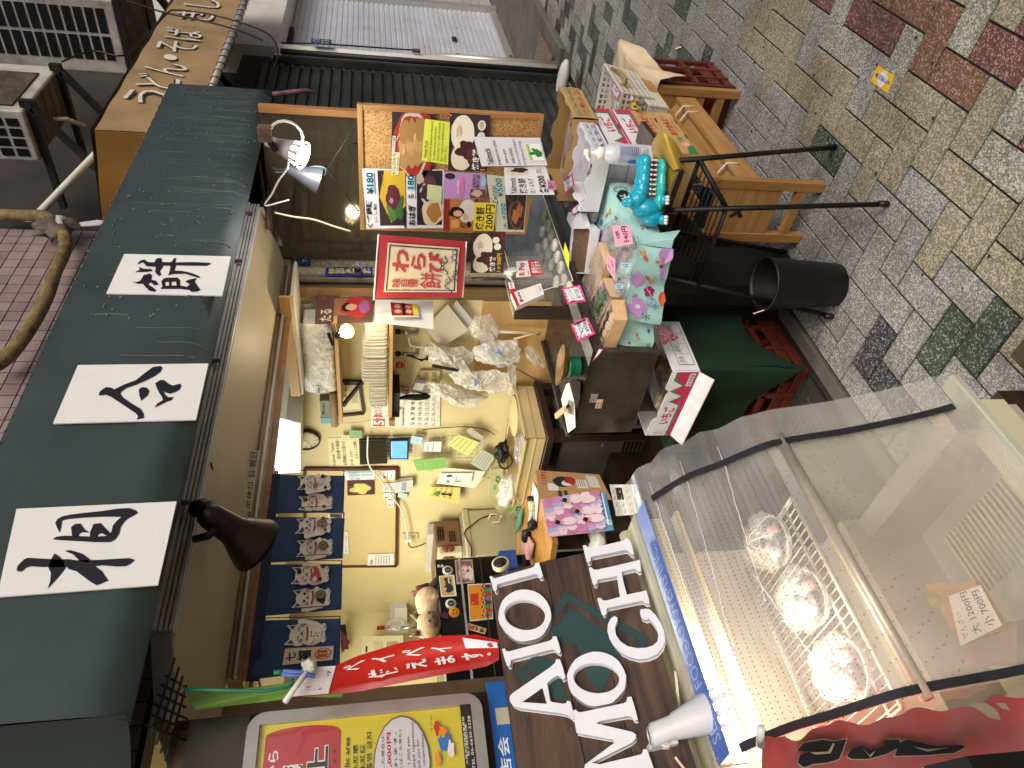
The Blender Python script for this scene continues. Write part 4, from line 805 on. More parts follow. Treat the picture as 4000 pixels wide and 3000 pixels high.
# big dark brown lamp shade hanging from the silver frame on the left
ls = thing('spotlight', 'dark brown metal spotlight hanging from the silver frame in front of the cat curtain', 'lamp', W('C', 1250, 200, 'Y', 1.22))
bs = W('C', 1235, 170, 'Y', 1.22); mo = W('C', 1515, 350, 'Y', 1.31); axx = (mo-bs); Ln = axx.length; axx.normalize()
dkb = mat('brown_metal', '2e211d', .4, 'plain', amp=.12, scale=14, metal=.4)
m = MB(); m.lathe(bs, axx, [(.012, -.02), (.022, -.012), (.026, .0), (.03, Ln*.42), (.032, Ln*.5), (.058, Ln*.93), (.059, Ln*1.0), (.055, Ln*.99), (.03, Ln*.5)], dkb, 28, caps=False); m.build('shade', ls)
m = MB(); m.tube([W('C', 1200, 90, 'Y', 1.27), W('C', 1200, 160, 'Y', 1.24), bs], .009, 'rust', 8); m.tube([W('C', 1150, 310, 'Y', 1.25), W('C', 1230, 290, 'Y', 1.22), W('C', 1260, 250, 'Y', 1.22)], .008, 'dark_metal', 8); m.lathe(W('C', 1185, 130, 'Y', 1.25), (0, 0, 1), [(.018, -.02), (.02, 0), (.015, .02)], 'dark_metal', 12); m.build('bracket', ls)
# ================================================================ things on the inner side wall (plane X = 2.2)
XI = XW-.002
def wl(rg, q, x=None): return pxy(rg, q, 'X', XI if x is None else x)
def tacked(name, label, rg, q, its=[], base='paper', x=None, cat='paper', **kw): return sheet(name, wl(rg, q, x), its, base, .0008, label=label, cat=cat, **kw)
# shelves
def shelf(label, reg, l, r, zt=None, x0=2.04, th=.014, mt='wall_ply'):
    a, b = W(reg, *l, 'X', x0), W(reg, *r, 'X', x0); z = (a.z+b.z)/2
    t = thing('wall_shelf', label, 'shelf', ((x0+XW)/2, (a.y+b.y)/2, z-th)); m = MB(); m.box(x0, min(a.y, b.y), z-th, XW, max(a.y, b.y), z, mt); m.build('board', t, bevel=.001)
    return t, z, min(a.y, b.y), max(a.y, b.y)
s1, zs1, ya1, yb1 = shelf('upper wooden wall shelf carrying wrapped trays', 'E', (572, 1570), (520, 745), x0=2.05)
s2, zs2, ya2, yb2 = shelf('lower wooden wall shelf carrying rows of foam trays', 'E', (972, 1570), (975, 750), x0=2.05)
m = MB(); m.obox(W('E', 998, 1545, 'X', 2.05), (.012, 0, 0), (0, .018, 0), (0, 0, .012), 'pine_y'); m.build('end_block', s2)
m = MB(); m.bar((2.06, yb1-.1, zs1-.02), (2.19, yb1-.1, zs1-.09), .02, .01, 'dark_wood'); m.bar((2.19, yb1-.1, zs1-.02), (2.19, yb1-.1, zs1-.1), .02, .01, 'dark_wood'); m.build('bracket', s1)
m = MB(); m.box(2.07, yb2-.16, zs2-.045, 2.18, yb2-.02, zs2-.015, 'black_pl'); m.build('bracket', s2)
# loft board above
m = MB(); a, b = W('E', 200, 500, 'X', 2.02), W('E', 168, 1300, 'X', 2.02); m.box(2.0, a.y, a.z, XW, b.y, a.z+.01, 'shop_pale'); m.box(1.99, a.y, a.z+.01, 2.0, b.y, a.z+.045, 'wall_ply'); m.build('loft_board', label='pale painted board mounted high above the shelves', cat='board')
# wrapped pack of trays on the upper shelf
pk = thing('wrapped_tray_pack', 'plastic wrapped pack of white trays lying on the upper shelf', 'packaging', (2.12, 1.85, zs1))
p0, p1 = W('E', 400, 1335, 'X', 2.07), W('E', 400, 770, 'X', 2.07)
m = MB(); yl, yr = p1.y, p0.y
for k in range(17):
    y = yl+.01+(yr-yl-.03)*k/17; m.box(2.082, y, zs1+.008, 2.18, y+(yr-yl)/17*.9, zs1+.11, 'foam')
m.build('tray', pk, bevel=.004)
m = MB(); fb = lambda a, b: V((2.125+.066*math.cos(b*2*math.pi)*(1 if abs(math.cos(b*2*math.pi)) > .3 else .9)*(1.0-.5*max(0, a-.88)/.12), yl-.006+(yr-yl+.03)*a, zs1+.063+.064*math.sin(b*2*math.pi)*(1-.5*max(0, a-.88)/.12)))
def wrap(a, b):
    an = b*2*math.pi; c, s_ = math.cos(an), math.sin(an); k = 1/max(abs(c), abs(s_))**.75; sh = 1-.55*max(0, a-.9)/.1
    n = noise.noise(V((a*14, c*3, s_*3)))*.004
    return V((2.13+(.06*c*k+n)*sh, yl-.006+(yr-yl+.03)*a, zs1+.064+(.062*s_*k+n)*sh))
m.grid(wrap, 60, 36, 'film_soft'); m.build('film_wrap', pk)
sheet('label', bil(*[W('E', x, y, 'X', 2.066) for x, y in ((375, 1320), (378, 1262), (420, 1268), (415, 1325))]), [('t', '0-8-21', .1, .1, .9, .4, blk), ('r', .1, .5, .9, .9, '55585c')], 'paper', .0004, parent=pk)
# upright foam trays on the lower shelf, each one a thing
def tray_obj():
    m = MB(); h, w_ = .105, .055
    def rr_(k, y): return [V((c+(.018-k)*math.cos(a), y, d+(.018-k)*math.sin(a))) for c, d, s_ in ((w_-.018, h-.018, 0), (-w_+.018, h-.018, 1), (-w_+.018, .018, 2), (w_-.018, .018, 3)) for a in [s_*1.5708+j*.3927 for j in range(5)]]
    a_, b_, c_ = rr_(0, .0), rr_(.0, .0015), rr_(.008, .0055); n = len(a_)
    m.add(a_+b_+c_, [(i, (i+1) % n, n+(i+1) % n, n+i) for i in range(n)]+[(n+i, n+(i+1) % n, 2*n+(i+1) % n, 2*n+i) for i in range(n)]+[tuple(range(n)), tuple(range(2*n, 3*n))], 'foam')
    return m.build('foam_tray', label='white foam tray standing on edge in the packed rows on the lower shelf', cat='tray', group='foam trays standing on the lower shelf', origin=(0, 0, 0))
tr0 = tray_obj(); first = True; r_ = random.Random(2)
for (c0, c1, h, n) in ((1445, 1260, .072, 10), (1248, 1062, .1, 10), (1050, 905, .094, 9), (895, 735, .085, 12)):
    a, b = W('E', 900, c0, 'X', 2.07), W('E', 900, c1, 'X', 2.07)
    lb_s = {10: 'low row farthest from the street' if h < .08 else 'tallest row', 9: 'row beside the tallest one', 12: 'row nearest the lit lamp'}[n]
    for k in range(n):
        y = b.y+(a.y-b.y)*k/n; o = tr0 if first else tr0.copy(); o['label'] = 'white foam tray standing in the '+lb_s+' on the lower shelf'
        if not first: scene.collection.objects.link(o)
        first = False; o.location = (2.125+r_.uniform(-.004, .004), y, zs2+.004); o.scale = (1, 1, h/.105*r_.uniform(.96, 1.02)); o.rotation_euler = (r_.uniform(-.05, .03), 0, 0)
m = MB(); m.grid(lambda a, b: V((2.045+.14*b, ya2+.06+(yb2-ya2-.2)*a, zs2+.003+.004*noise.noise(V((a*20, b*4, 1))))), 40, 5, mat('yellow_film', 'c9b95a', .3, 'film', alpha=.6, scale=20)); m.build('plastic_liner', label='crumpled yellowish plastic liner under the foam trays', cat='packaging')
# box, roll and framed things beyond
m = MB(); a, b = W('E', 400, 1560, 'X', 2.1), W('E', 510, 1380, 'X', 2.1); m.box(2.1, b.y, zs1+.02, 2.19, a.y, zs1+.075, mat('kraft_gray', '8d8a76', .7, 'plain')); m.box(2.098, a.y-.03, zs1+.018, 2.192, a.y+.002, zs1+.077, '5f9aa0'); m.items(bil(*[W('E', x, y, 'X', 2.1) for x, y in ((400, 1540), (400, 1380), (505, 1380), (505, 1540))]), [('r', .3, .3, .5, .5, blk), ('t', 'PRIME', .55, .35, .9, .5, blk)])
m.build('carton', label='flat grey and teal carton at the far end of the upper shelf', cat='box')
m = MB(); m.tube([W('E', 535, 1575, 'X', 2.07), W('E', 520, 1320, 'X', 2.08)], .016, mat('brown_paper', '8f7a5c', .7, 'plain'), 12); m.build('paper_roll', label='rolled brown wrapping paper lying on the far end of the upper shelf', cat='paper roll')
t = thing('picture_frame', 'dark picture frame holding a certificate, on the wall between the two shelves', 'picture frame', W('E', 700, 1400, 'X', XI))
sheet('certificate', wl('E', [(605, 1450), (598, 1240), (725, 1245), (740, 1445)]), [('t', '大 盛 会', .1, .1, .9, .25, '5a564a'), ('r', .25, .5, .7, .9, 'b9b090')], 'd7cfa6', .001, parent=t)
m = MB(); q = [W('E', x, y, 'X', XI-.004) for x, y in ((575, 1500), (560, 1215), (735, 1225), (770, 1480))]
for i in range(4): m.bar(q[i], q[(i+1) % 4], .012, .01, 'dark_wood', up=(1, 0, 0))
m.build('frame', t)
# calendar
tacked('calendar', 'wall calendar page for May with large red and black day numbers', 'E', [(828, 1592), (835, 1270), (1392, 1270), (1384, 1596)], [
  ('r', 0, 0, 1, 1, 'e3ddcf'), ('r', .02, .03, .22, .2, 'c9403c'), ('t', '5', .06, .04, .18, .19, 'efe9da', .03), ('t', '急いって\n赤いって', .26, .03, .52, .16, 'b8322c', .02), ('r', .56, .03, .98, .12, 'd9c9a8')]+
  [('t', str(n), .06+.13*((n+3-1) % 7)+.0, .57+.1*((n+2)//7-1)*1.0, .06+.13*((n+3-1) % 7)+.075, .625+.1*((n+2)//7-1), 'b8322c' if (n+2) % 7 in (0,) else '2f2d2a', .0) for n in range(4, 32)]+[('r', .02, .26, .98, .262, '8d887c'), ('r', .02, .3, .5, .45, 'ddd0c2'), ('t', 'スウィートなにわ', .2, .95, .7, .985, '3c3a34')], x=XI-.003, cat='calendar')
# handwritten sheet, clock
tacked('handwritten_notice', 'yellowish paper with handwriting about social media on the side wall', 'G', [(705, 262), (682, 22), (938, 22), (965, 255)], [('t', 'Facebook · Twitter', .05, .08, .85, .18, '3a382c'), ('t', '相合餅で検索！', .3, .24, .95, .36, '3a382c'), ('t', 'お得情報などお知らせ', .08, .42, .9, .54, '3a382c'), ('t', 'いいね・フォロー', .08, .64, .6, .74, '3a382c'), ('t', 'よろしくお願い', .3, .8, .95, .9, '3a382c')], 'd8cf9e')
ck = thing('wall_clock', 'round wall clock with a dark rim half hidden under the bright ceiling strip', 'clock', W('G', 500, 50, 'X', XI))
c = W('G', 505, 35, 'X', XI-.01); e = W('G', 625, 35, 'X', XI-.01); R_ = (e-c).length
m = MB(); m.lathe(c, (-1, 0, 0), [(R_, -.008), (R_*1.02, .004), (R_*.93, .012), (R_*.9, .006)], 'dark_metal', 36, caps=False); m.build('rim', ck)
m = MB(); m.lathe(c, (-1, 0, 0), [(R_*.9, 0), (R_*.9, .002)], 'd9d2b0', 36, smooth=False)
fc_ = lambda a, b: c+V((-.004, (.5-a)*2*R_, (.5-b)*2*R_))
its = []
for n in range(1, 13):
    an = n*math.pi/6; x, y = .5+.37*math.sin(an), .5-.37*math.cos(an); its.append(('t', str(n), x-.04, y-.045, x+.04, y+.045, '2a2a26'))
its += [('l', [(.5, .5), (.62, .3)], .02, blk), ('l', [(.5, .5), (.3, .62)], .014, blk)]; m.items(fc_, its); m.build('face', ck)
# framed whiteboard with notes
wbq = [(500, 1062), (500, 268), (1248, 262), (1240, 1055)]
bd = thing('bulletin_board', 'large beige pin board in a dark red-brown frame below the cat curtain', 'board', W('G', 1240, 660, 'X', XI))
f = wl('G', wbq, XI-.004); m = MB(); q = [f(0, 0), f(1, 0), f(1, 1), f(0, 1)]; m.prism(q, (.003, 0, 0), mat('board_beige', 'c9b583', .35, 'plain', amp=.03, scale=4, bump=.02)); m.build('panel', bd)
m = MB()
for i in range(4): m.bar(q[i], q[(i+1) % 4], .014, .016, mat('redbrown', '52211a', .4, 'plain'), up=(1, 0, 0))
m.build('frame', bd)
def onb(name, label, q, its=[], base='paper', cat='paper', x=XI-.009, **k): return sheet(name, wl('G', q, x), its, base, .0006, label=label, cat=cat, **k)
onb('food_photo', 'photo of fried sweets on a plate pinned at the upper right of the beige board', [(845, 488), (842, 368), (1062, 362), (1064, 478)], [('r', 0, 0, 1, 1, '4a1d1a'), ('b', .45, .5, .4, .42, '2c3c5c', 2, .1), ('b', .45, .5, .33, .34, 'd9b85a', 3, .4), ('b', .4, .42, .14, .12, 'e6cf7c', 5, .4)])
onb('price_note', 'white note with blue price tags above the fried sweets photo', [(838, 365), (800, 296), (1068, 285), (1064, 358)], [('t', 'オススメ！', .0, .12, .3, .5, '2a3f8c'), ('t', 'わらび餅 小\n350円', .4, .1, .62, .95, blk), ('r', .55, .2, .62, .9, '6fbcc4'), ('t', 'わらび餅 ミニ\n250円', .7, .1, .95, .95, blk), ('r', .86, .2, .95, .9, '6fbcc4')])
for i, (q, lb) in enumerate((([(1112, 362), (1112, 288), (1232, 284), (1230, 358)], 'receipt pinned at the right corner of the beige board'), ([(1132, 458), (1130, 390), (1225, 388), (1224, 460)], 'second small slip from the right on the board bottom edge'), ([(1134, 518), (1134, 470), (1222, 470), (1222, 518)], 'third small slip on the board bottom edge, with a red stamp'), ([(1165, 585), (1165, 528), (1222, 528), (1222, 586)], 'fourth small slip with a teal tab on the board bottom edge'))):
    onb('paper_slip', lb, q, [('r', .1, .2, .9, .26, '99958a'), ('r', .1, .45, .8, .5, '99958a'), ('r', .1, .7, .6, .75, '99958a'), ('e', .3, .3, .1, .12, 'c0504c')], cat='note')
onb('receipt', 'white printed leaflet at the lower left corner of the beige board', [(1005, 1056), (1010, 965), (1222, 958), (1222, 1052)], [('t', '営業日記帳簿', .1, .1, .5, .2, blk)]+[('r', .1, .3+.1*i, .9, .32+.1*i, '8e8c84') for i in range(6)], cat='paper')
onb('paper_strip', 'narrow white strip hanging below the second curtain panel', [(815, 962), (822, 782), (848, 780), (855, 960)], [('t', 'キヌヌ・お客様へ', .06, .2, .94, .8, '8e8c84')], cat='paper')
# box with blue lettering and note on the board's bottom edge
m = MB(); q = [W('G', x, y, 'X', XI-.03) for x, y in ((1225, 468), (1225, 385), (1375, 365), (1370, 455))]; m.prism(q, (.02, 0, 0), 'shop_pale'); m.items(bil(*q), [('t', 'ぷらら', .1, .38, .9, .66, '2a6fa8', .04)]); m.build('leaflet_box', label='small white box with blue lettering hanging at the bottom edge of the beige board', cat='box', bevel=.001)
onb('sticky_note', 'pale blue sticky note beside the small white box', [(1250, 500), (1258, 462), (1330, 478), (1318, 524)], [], 'a8c9b4', 'note', XI-.02)
# tablets
def tablet(label, q, scr, x=XI-.03, its=[]):
    t = thing('tablet', label, 'tablet', W('G', *q[3], 'X', x)); m = MB(); p = [W('G', a, b, 'X', x) for a, b in q]; m.prism(p, (.01, 0, 0), 'black_pl'); m.build('body', t, bevel=.002)
    f = bil(*p); g_ = lambda a, b: f(.05+.9*a, .06+.88*b)+V((-.001, 0, 0)); sheet('screen', g_, its, scr, .0004, parent=t)
tablet('switched-off black tablet clipped to the wall rack', [(948, 236), (942, 42), (1158, 35), (1165, 228)], mat('scr_off', '14140f', .08, 'plain', amp=0, bump=0))
tablet('tablet with a glowing blue screen below the switched-off one', [(1190, 192), (1188, 42), (1338, 38), (1335, 194)], mat('scr_on', '5a92f0', emit=.9), its=[('r', .1, .02, .9, .05, 'dfe6ef')])
# wire grid rack
rk = thing('wire_rack', 'white wire grid on the side wall that holds the tablets and papers', 'rack', W('G', 1340, 120, 'X', XI)); m = MB()
g0, g1 = W('G', 1010, 20, 'X', XI-.015), W('G', 1345, 225, 'X', XI-.015); g1z = W('H', 620, 200, 'X', XI-.015).z
for k in range(8): y = g0.y+(g1.y-g0.y)*k/7; m.tube([(XI-.015, y, g0.z), (XI-.015, y, g1z)], .0012, 'white_pl', 5)
for k in range(13): z = g0.z+(g1z-g0.z)*k/12; m.tube([(XI-.014, g0.y, z), (XI-.014, g1.y, z)], .0012, 'white_pl', 5)
m.build('grid', rk)
def hang(name, label, rg, q, its=[], base='paper', cat='paper', x=XI-.03, tilt=0): return sheet(name, pxy(rg, q, 'X', x), its, base, .002, label=label, cat=cat)
hang('sticky_note', 'pale blue note at the lower right of the glowing tablet', 'H', [(110, 65), (120, 5), (212, 20), (200, 82)], [('l', [(.2+.1*i, .5+.1*(i % 2)) for i in range(6)], .02, '5c6a78')], 'b0cdd6', 'note')
hang('receipt_bundle', 'bundle of white receipts clipped to the rack', 'H', [(215, 130), (228, 55), (365, 52), (355, 135)], [('r', .1, .2, .8, .25, '8c8c88'), ('r', .1, .5, .9, .54, '8c8c88')])
hang('sticky_note', 'yellow printed leaflet leaning on the rack', 'H', [(405, 75), (500, -5), (670, 60), (575, 170)], [('r', .1, .1, .9, .13, '9c9a50'), ('r', .1, .3, .9, .33, '9c9a50'), ('r', .1, .5, .9, .53, '9c9a50'), ('r', .1, .7, .9, .73, '9c9a50')], 'dbd486', 'leaflet', XI-.05)
hang('envelope_stack', 'stack of grey and white envelopes behind the yellow leaflet', 'H', [(560, -40), (600, -60), (700, 10), (690, 110)], [('r', .1, .3, .9, .35, '9c9a8c')], 'b5ad9c', 'envelope', XI-.04)
hang('green_folder', 'light green folder clipped under the rack', 'H', [(165, 290), (130, 205), (385, 178), (412, 262)], [('t', 'クリア', .4, .3, .7, .4, 'dfe8d0')], '7fae5c', 'folder', XI-.05)
hang('letter_sheet', 'white letter with a blue logo clipped to the wall below the green folder', 'H', [(320, 390), (390, 262), (718, 295), (630, 430)], [('r', .1, .6, .9, .62, 'b3b3ac')], 'e2dec8', 'letter', XI-.035)
hang('envelope', 'long white envelope with a small blue mark hanging by a peg', 'H', [(335, 392), (350, 310), (618, 308), (600, 385)], [('b', .75, .3, .12, .1, '2c4a8c', 2, .3), ('r', .15, .5, .7, .53, '9c9a94'), ('r', .1, .25, .3, .32, '2c4a8c'), ('e', .2, .6, .04, .1, '4a4a48')], 'e6e3d6', 'envelope', XI-.045)
hang('newspaper_sheet', 'greyish printed sheet in a plastic sleeve behind the envelopes', 'H', [(600, 230), (690, 115), (800, 175), (720, 300)], [('r', .1, .1+.16*i, .9, .14+.16*i, '8a9088') for i in range(5)], 'b7bba8', 'paper', XI-.03)
yb_ = hang('snack_bag', 'yellow patterned snack bag with a black S hanging on a hook', 'H', [(215, 500), (268, 420), (515, 425), (505, 555)], [('b', .3+.2*(i % 4), .2+.17*(i//4), .03, .04, '8f9440', i, .4) for i in range(16)]+[('t', 'S', .45, .42, .62, .75, blk, .05), ('b', .5, .3, .16, .08, '4f8a3c', 3, .3)], 'd4c878', 'bag', XI-.04)
# hanging bags near the counter on the side wall
def bag(label, rg, pts, x=XI-.04, mt='film_soft', seed=0, prints=(), name='plastic_bag', depth=.03, cat='bag'):
    p0 = [W(rg, a, b, 'X', x) for a, b in pts]; c = sum(p0, V())/len(p0); p = []
    for i in range(len(p0)):
        for j in range(4): q = p0[i].lerp(p0[(i+1) % len(p0)], j/4); p.append(c+(q-c)*(1+.1*noise.noise(V((len(p)*1.9, seed, 3)))))
    m = MB(); n = len(p); L_ = 6
    rings = []
    for s_ in (-1, 1):
        for k in range(L_):
            t = k/L_; sc = 1-t**2*1; dx = s_*depth*math.sin(t*math.pi/2)
            rings.append((s_, [c+(q-c)*(1-t)+V((-dx*.7+.012*noise.noise(V((i*.9, k*.5, seed*3.1))), 0, 0)) for i, q in enumerate(p)]))
    fr_ = rings[L_:]; bk = rings[:L_]
    for grp, sgn in ((fr_, 1), (bk, -1)):
        vs_ = [q for _, r_ in grp for q in r_]+[c+V((-sgn*depth+.0, 0, 0))]
        fs = [(k*n+i, k*n+(i+1) % n, (k+1)*n+(i+1) % n, (k+1)*n+i) for k in range(L_-1) for i in range(n)]+[((L_-1)*n+i, (L_-1)*n+(i+1) % n, len(vs_)-1) for i in range(n)]
        m.add(vs_, fs, mt, True)
    for it in prints:
        reg, q, its = it; m.items(pxy(reg, q, 'X', x-depth-.004), its)
    return m.build(name, label=label, cat=cat)
bag('wrinkled clear plastic bag hanging left of the paper sheets', 'F', [(20, 950), (100, 930), (230, 950), (330, 940), (420, 1000), (400, 1080), (300, 1120), (180, 1100), (60, 1060), (0, 1010)], seed=1, mt='film_soft')
bag('large white plastic bag with blue print hanging above the counter', 'F', [(420, 940), (520, 910), (640, 890), (770, 890), (792, 980), (785, 1070), (680, 1082), (560, 1090), (440, 1060), (400, 1000)], seed=2, prints=[('F', [(470, 1030), (470, 920), (700, 930), (700, 1040)], [('t', 'イージー', .05, .05, .85, .22, '3d62ad', .02), ('t', 'EASY PACK', .1, .35, .7, .45, '3d62ad'), ('b', .5, .65, .15, .08, '5d82c4', 3, .6)])])
bag('white plastic bag with small blue print below the first bags', 'F', [(210, 1170), (300, 1130), (450, 1140), (600, 1130), (690, 1160), (680, 1300), (560, 1320), (470, 1300), (380, 1290), (260, 1240)], seed=3, prints=[('F', [(280, 1300), (290, 1190), (480, 1190), (480, 1300)], [('t', 'イージーバッグ', .05, .1, .6, .25, '3d62ad', .01), ('t', '96', .1, .35, .3, .5, '3d62ad', .02), ('r', .4, .7, .9, .8, '5d82c4')])])
bag('limp white plastic bag dangling lowest beside the calendar', 'F', [(20, 1240), (120, 1230), (220, 1250), (330, 1310), (420, 1390), (540, 1350), (400, 1450), (260, 1420), (150, 1350), (60, 1300)], seed=4, mt='film_soft')
bag('clear bag with a blue label under the two paper sheets', 'F', [(380, 790), (420, 700), (550, 680), (620, 790), (612, 880), (500, 900), (400, 860)], seed=5, mt='film')
bag('empty glossy cellophane bag low on the wall near the counter', 'F', [(820, 950), (900, 930), (1000, 1100), (960, 1120), (850, 1050)], seed=6, mt='film', depth=.01)
tacked('paper_sheet', 'plain tilted grey paper sheet, upper one of two beside the pillar', 'F', [(20, 790), (205, 600), (372, 808), (150, 955)], [], 'c9bda8', XI-.03, 'paper')
tacked('paper_sheet', 'plain paper sheet half hidden behind the other beside the pillar', 'F', [(200, 700), (275, 565), (420, 740), (330, 800)], [], 'bdb7ae', XI-.02, 'paper')
# tools on hooks
sc_ = thing('scissors', 'scissors with orange handles hanging under the lower shelf', 'scissors', W('E', 1130, 1310, 'X', XI-.02)); om = mat('orange_pl', 'c07a2a', .35)
m = MB()
for s_ in (-1, 1):
    c = W('E', 1110, 1295+s_*14, 'X', XI-.02); m.tube([c+V((0, .009*math.cos(t), .016*math.sin(t))) for t in [i*math.pi/5 for i in range(10)]], .0028, om, 6, closed=True)
m.build('handle', sc_); m = MB(); m.bar(W('E', 1150, 1300, 'X', XI-.02), W('E', 1290, 1325, 'X', XI-.02), .008, .002, 'steel', up=(1, 0, 0)); m.build('blade', sc_)
m = MB(); m.tube([W('E', x, y, 'X', XI-.03) for x, y in ((1060, 1360), (1120, 1350), (1200, 1352), (1280, 1345), (1310, 1345))], [.006, .012, .014, .013, .005], 'black_pl', 10); m.build('black_brush', label='black brush with a rounded head hanging beside the scissors', cat='brush')
cl = thing('wall_faucet', 'chrome wall valves with black knobs and a pale hose under the lower shelf', 'valve', W('E', 1150, 850, 'X', XI-.03))
m = MB()
for yy in (820, 1000): m.lathe(W('E', 1045, yy, 'X', XI-.04), (0, 0, -1), [(.009, -.01), (.012, 0), (.009, .012)], 'black_pl', 12)
m.build('knob', cl); m = MB()
for yy in (820, 1000): m.tube([W('E', 1080, yy, 'X', XI-.04), W('E', 1180, yy+5, 'X', XI-.03), W('E', 1200, yy+8, 'X', XI)], .008, 'steel', 10)
m.tube([W('E', x, y, 'X', XI-.05) for x, y in ((1190, 850), (1130, 870), (1145, 930), (1220, 945), (1290, 930))], .004, 'white_pl', 8); m.build('pipe', cl)
m = MB(); r_ = random.Random(5)
for k in range(5): m.tube([W('E', 1110+k*12, 1010, 'X', XI-.05), W('E', 1200+k*10, 1040+k*5, 'X', XI-.06), W('E', 1290, 1050-k*8, 'X', XI-.05)], .0022, 'black_iron', 6)
m.build('tongs', label='bunch of dark tongs hanging among the plastic bags', cat='tongs')
tacked('menu_sticker', 'pale card with a red oval emblem on the wall below the lower shelf', 'E', [(1008, 1140), (1008, 1036), (1115, 1042), (1112, 1138)], [('e', .5, .5, .3, .32, 'b8352c'), ('t', 'おこし', .3, .4, .7, .6, 'e8dcc0', .02), ('r', .1, .85, .9, .9, 'b8352c')], 'd2c3a0')
m = MB(); q = [W('E', x, y, 'X', XI-.012) for x, y in ((1222, 1245), (1228, 1140), (1385, 1140), (1385, 1240))]; m.prism(q, (.012, 0, 0), 'cream_pl'); m.items(bil(*q), [('r', .2, .2+.18*i, .35, .3+.18*i, '8a8068') for i in range(4)]+[('r', .6, .2, .9, .4, '8a8068'), ('r', .6, .6, .9, .8, '8a8068')]); m.build('switch_panel', label='cream switch panel with small indicator windows on the side wall', cat='switch', bevel=.001)
m = MB(); m.obox(W('E', 1215, 1250, 'X', XI-.03), (.012, 0, 0), (0, .02, .006), (0, -.004, .02), 'shop_pale'); m.build('small_carton', label='small white carton dangling next to the switch panel', cat='box')
# the lit warm lamp clipped at the shelf, posters by the door frame
mo = W('E', 635, 815, 'X', 1.98); ax = (W('E', 640, 820, 'X', 1.98)-W('E', 520, 925, 'X', 2.03)).normalized()+V((-.25, 0, 0))
l3 = lamp('shelf_lamp', 'lit black clip-on spotlight with a warm bulb at the shelf edge', mo, ax, .027, .013, .06, 'black_pl', 'bulb_warm', 1.6, (1, .8, .5))
m = MB(); m.bar(W('E', 520, 930, 'X', 2.03), W('E', 480, 830, 'X', 2.05), .01, .01, 'black_pl'); m.bar(W('E', 540, 830, 'X', 2.03), W('E', 510, 740, 'X', 2.05), .018, .008, 'steel'); m.build('clip', l3)
fp = bil(W('E', 372, 758, 'Y', 1.66), W('E', 385, 530, 'Y', 1.64), W('E', 845, 502, 'Y', 1.64), W('E', 838, 745, 'Y', 1.66))
sheet('magazine_page', fp, [('r', 0, 0, 1, 1, '60443a'), ('t', 'たる', .08, .08, .5, .28, 'd8cdb8', .02), ('t', '10', .84, .1, .92, .16, 'c05038', .02), ('t', '樽酒を極める', .88, .4, .96, .8, 'c9bba2', 0), ('r', .25, .32, .85, .6, '9a6a4a'), ('b', .52, .72, .34, .26, 'b0302c', 3, .2), ('b', .52, .55, .15, .1, '1f1614', 2, .2), ('b', .52, .62, .11, .1, 'c9a584', 5, .1), ('b', .5, .85, .2, .1, 'a05a98', 2, .3)], '60443a', .0008, label='brown magazine page with a painted kimono figure in a clear sleeve above the white sheet', cat='poster')
fp = bil(W('E', 860, 745, 'Y', 1.63), W('E', 860, 560, 'Y', 1.61), W('E', 1330, 572, 'Y', 1.61), W('E', 1335, 798, 'Y', 1.63))
sheet('white_card', fp, [], 'paper', .0015, label='white card below the brown magazine page beside the red flag', cat='card')
m = MB(); q = [W('E', x, y, 'Y', 1.60) for x, y in ((995, 690), (985, 582), (1200, 600), (1218, 690))]; m.prism(q, (0, .008, 0), 'paper'); m.items(bil(*q), [('r', 0, 0, 1, 1, 'a82c24'), ('r', 0, .8, 1, 1, 'd9c948'), ('r', 0, .42, 1, .52, blk), ('b', .3, .25, .15, .12, 'd9b090', 1, .2), ('b', .7, .25, .15, .12, 'd9b090', 2, .2), ('b', .3, .65, .15, .12, 'd9b090', 3, .2), ('b', .7, .65, .15, .12, 'c89878', 4, .2)]); m.build('booklet', label='small red and yellow booklet fixed on the white card', cat='book')
# photo card standing left of the counter glass

bag('thin clear packet of folded bags overlapping the white bags', 'F', [(430, 800), (560, 830), (640, 1000), (700, 1100), (610, 1120), (500, 1000)], x=XI-.06, seed=12, mt='film', depth=.012)
bag('thin milky packet hanging across the tongs', 'F', [(60, 900), (200, 980), (330, 1050), (420, 1180), (330, 1200), (150, 1080)], x=XI-.06, seed=13, depth=.01)
bag('folded clear sleeve at the foot of the hanging bags', 'F', [(690, 1080), (760, 1090), (755, 1260), (740, 1340), (680, 1340)], x=XI-.05, seed=14, mt='film', depth=.012)
m = MB(); m.tube([W('F', x, y, 'X', XI-.03) for x, y in ((620, 820), (760, 825), (950, 840))], .006, 'cream_cloth', 8); m.tube([W('F', x, y, 'X', XI-.05) for x, y in ((740, 880), (850, 850), (970, 822))], .004, 'kiri', 6); m.build('wooden_dowels', label='two thin pale dowels leaning behind the griddle counter', cat='dowels')
m = MB(); m.tube([W('F', x, y, 'X', XI-.06) for x, y in ((760, 1120), (900, 1200), (1080, 1278))], .004, 'rust', 6); m.build('thin_rod', label='thin brown rod slanting from the bags down to the counter', cat='rod')
m = MB(); m.bar(W('F', 80, 1095, 'X', XI-.07), W('F', 290, 1135, 'X', XI-.07), .012, .006, 'black_pl', up=(1, 0, 0)); m.build('black_holder', label='slim black and pink holder hanging among the plastic bags', cat='holder')
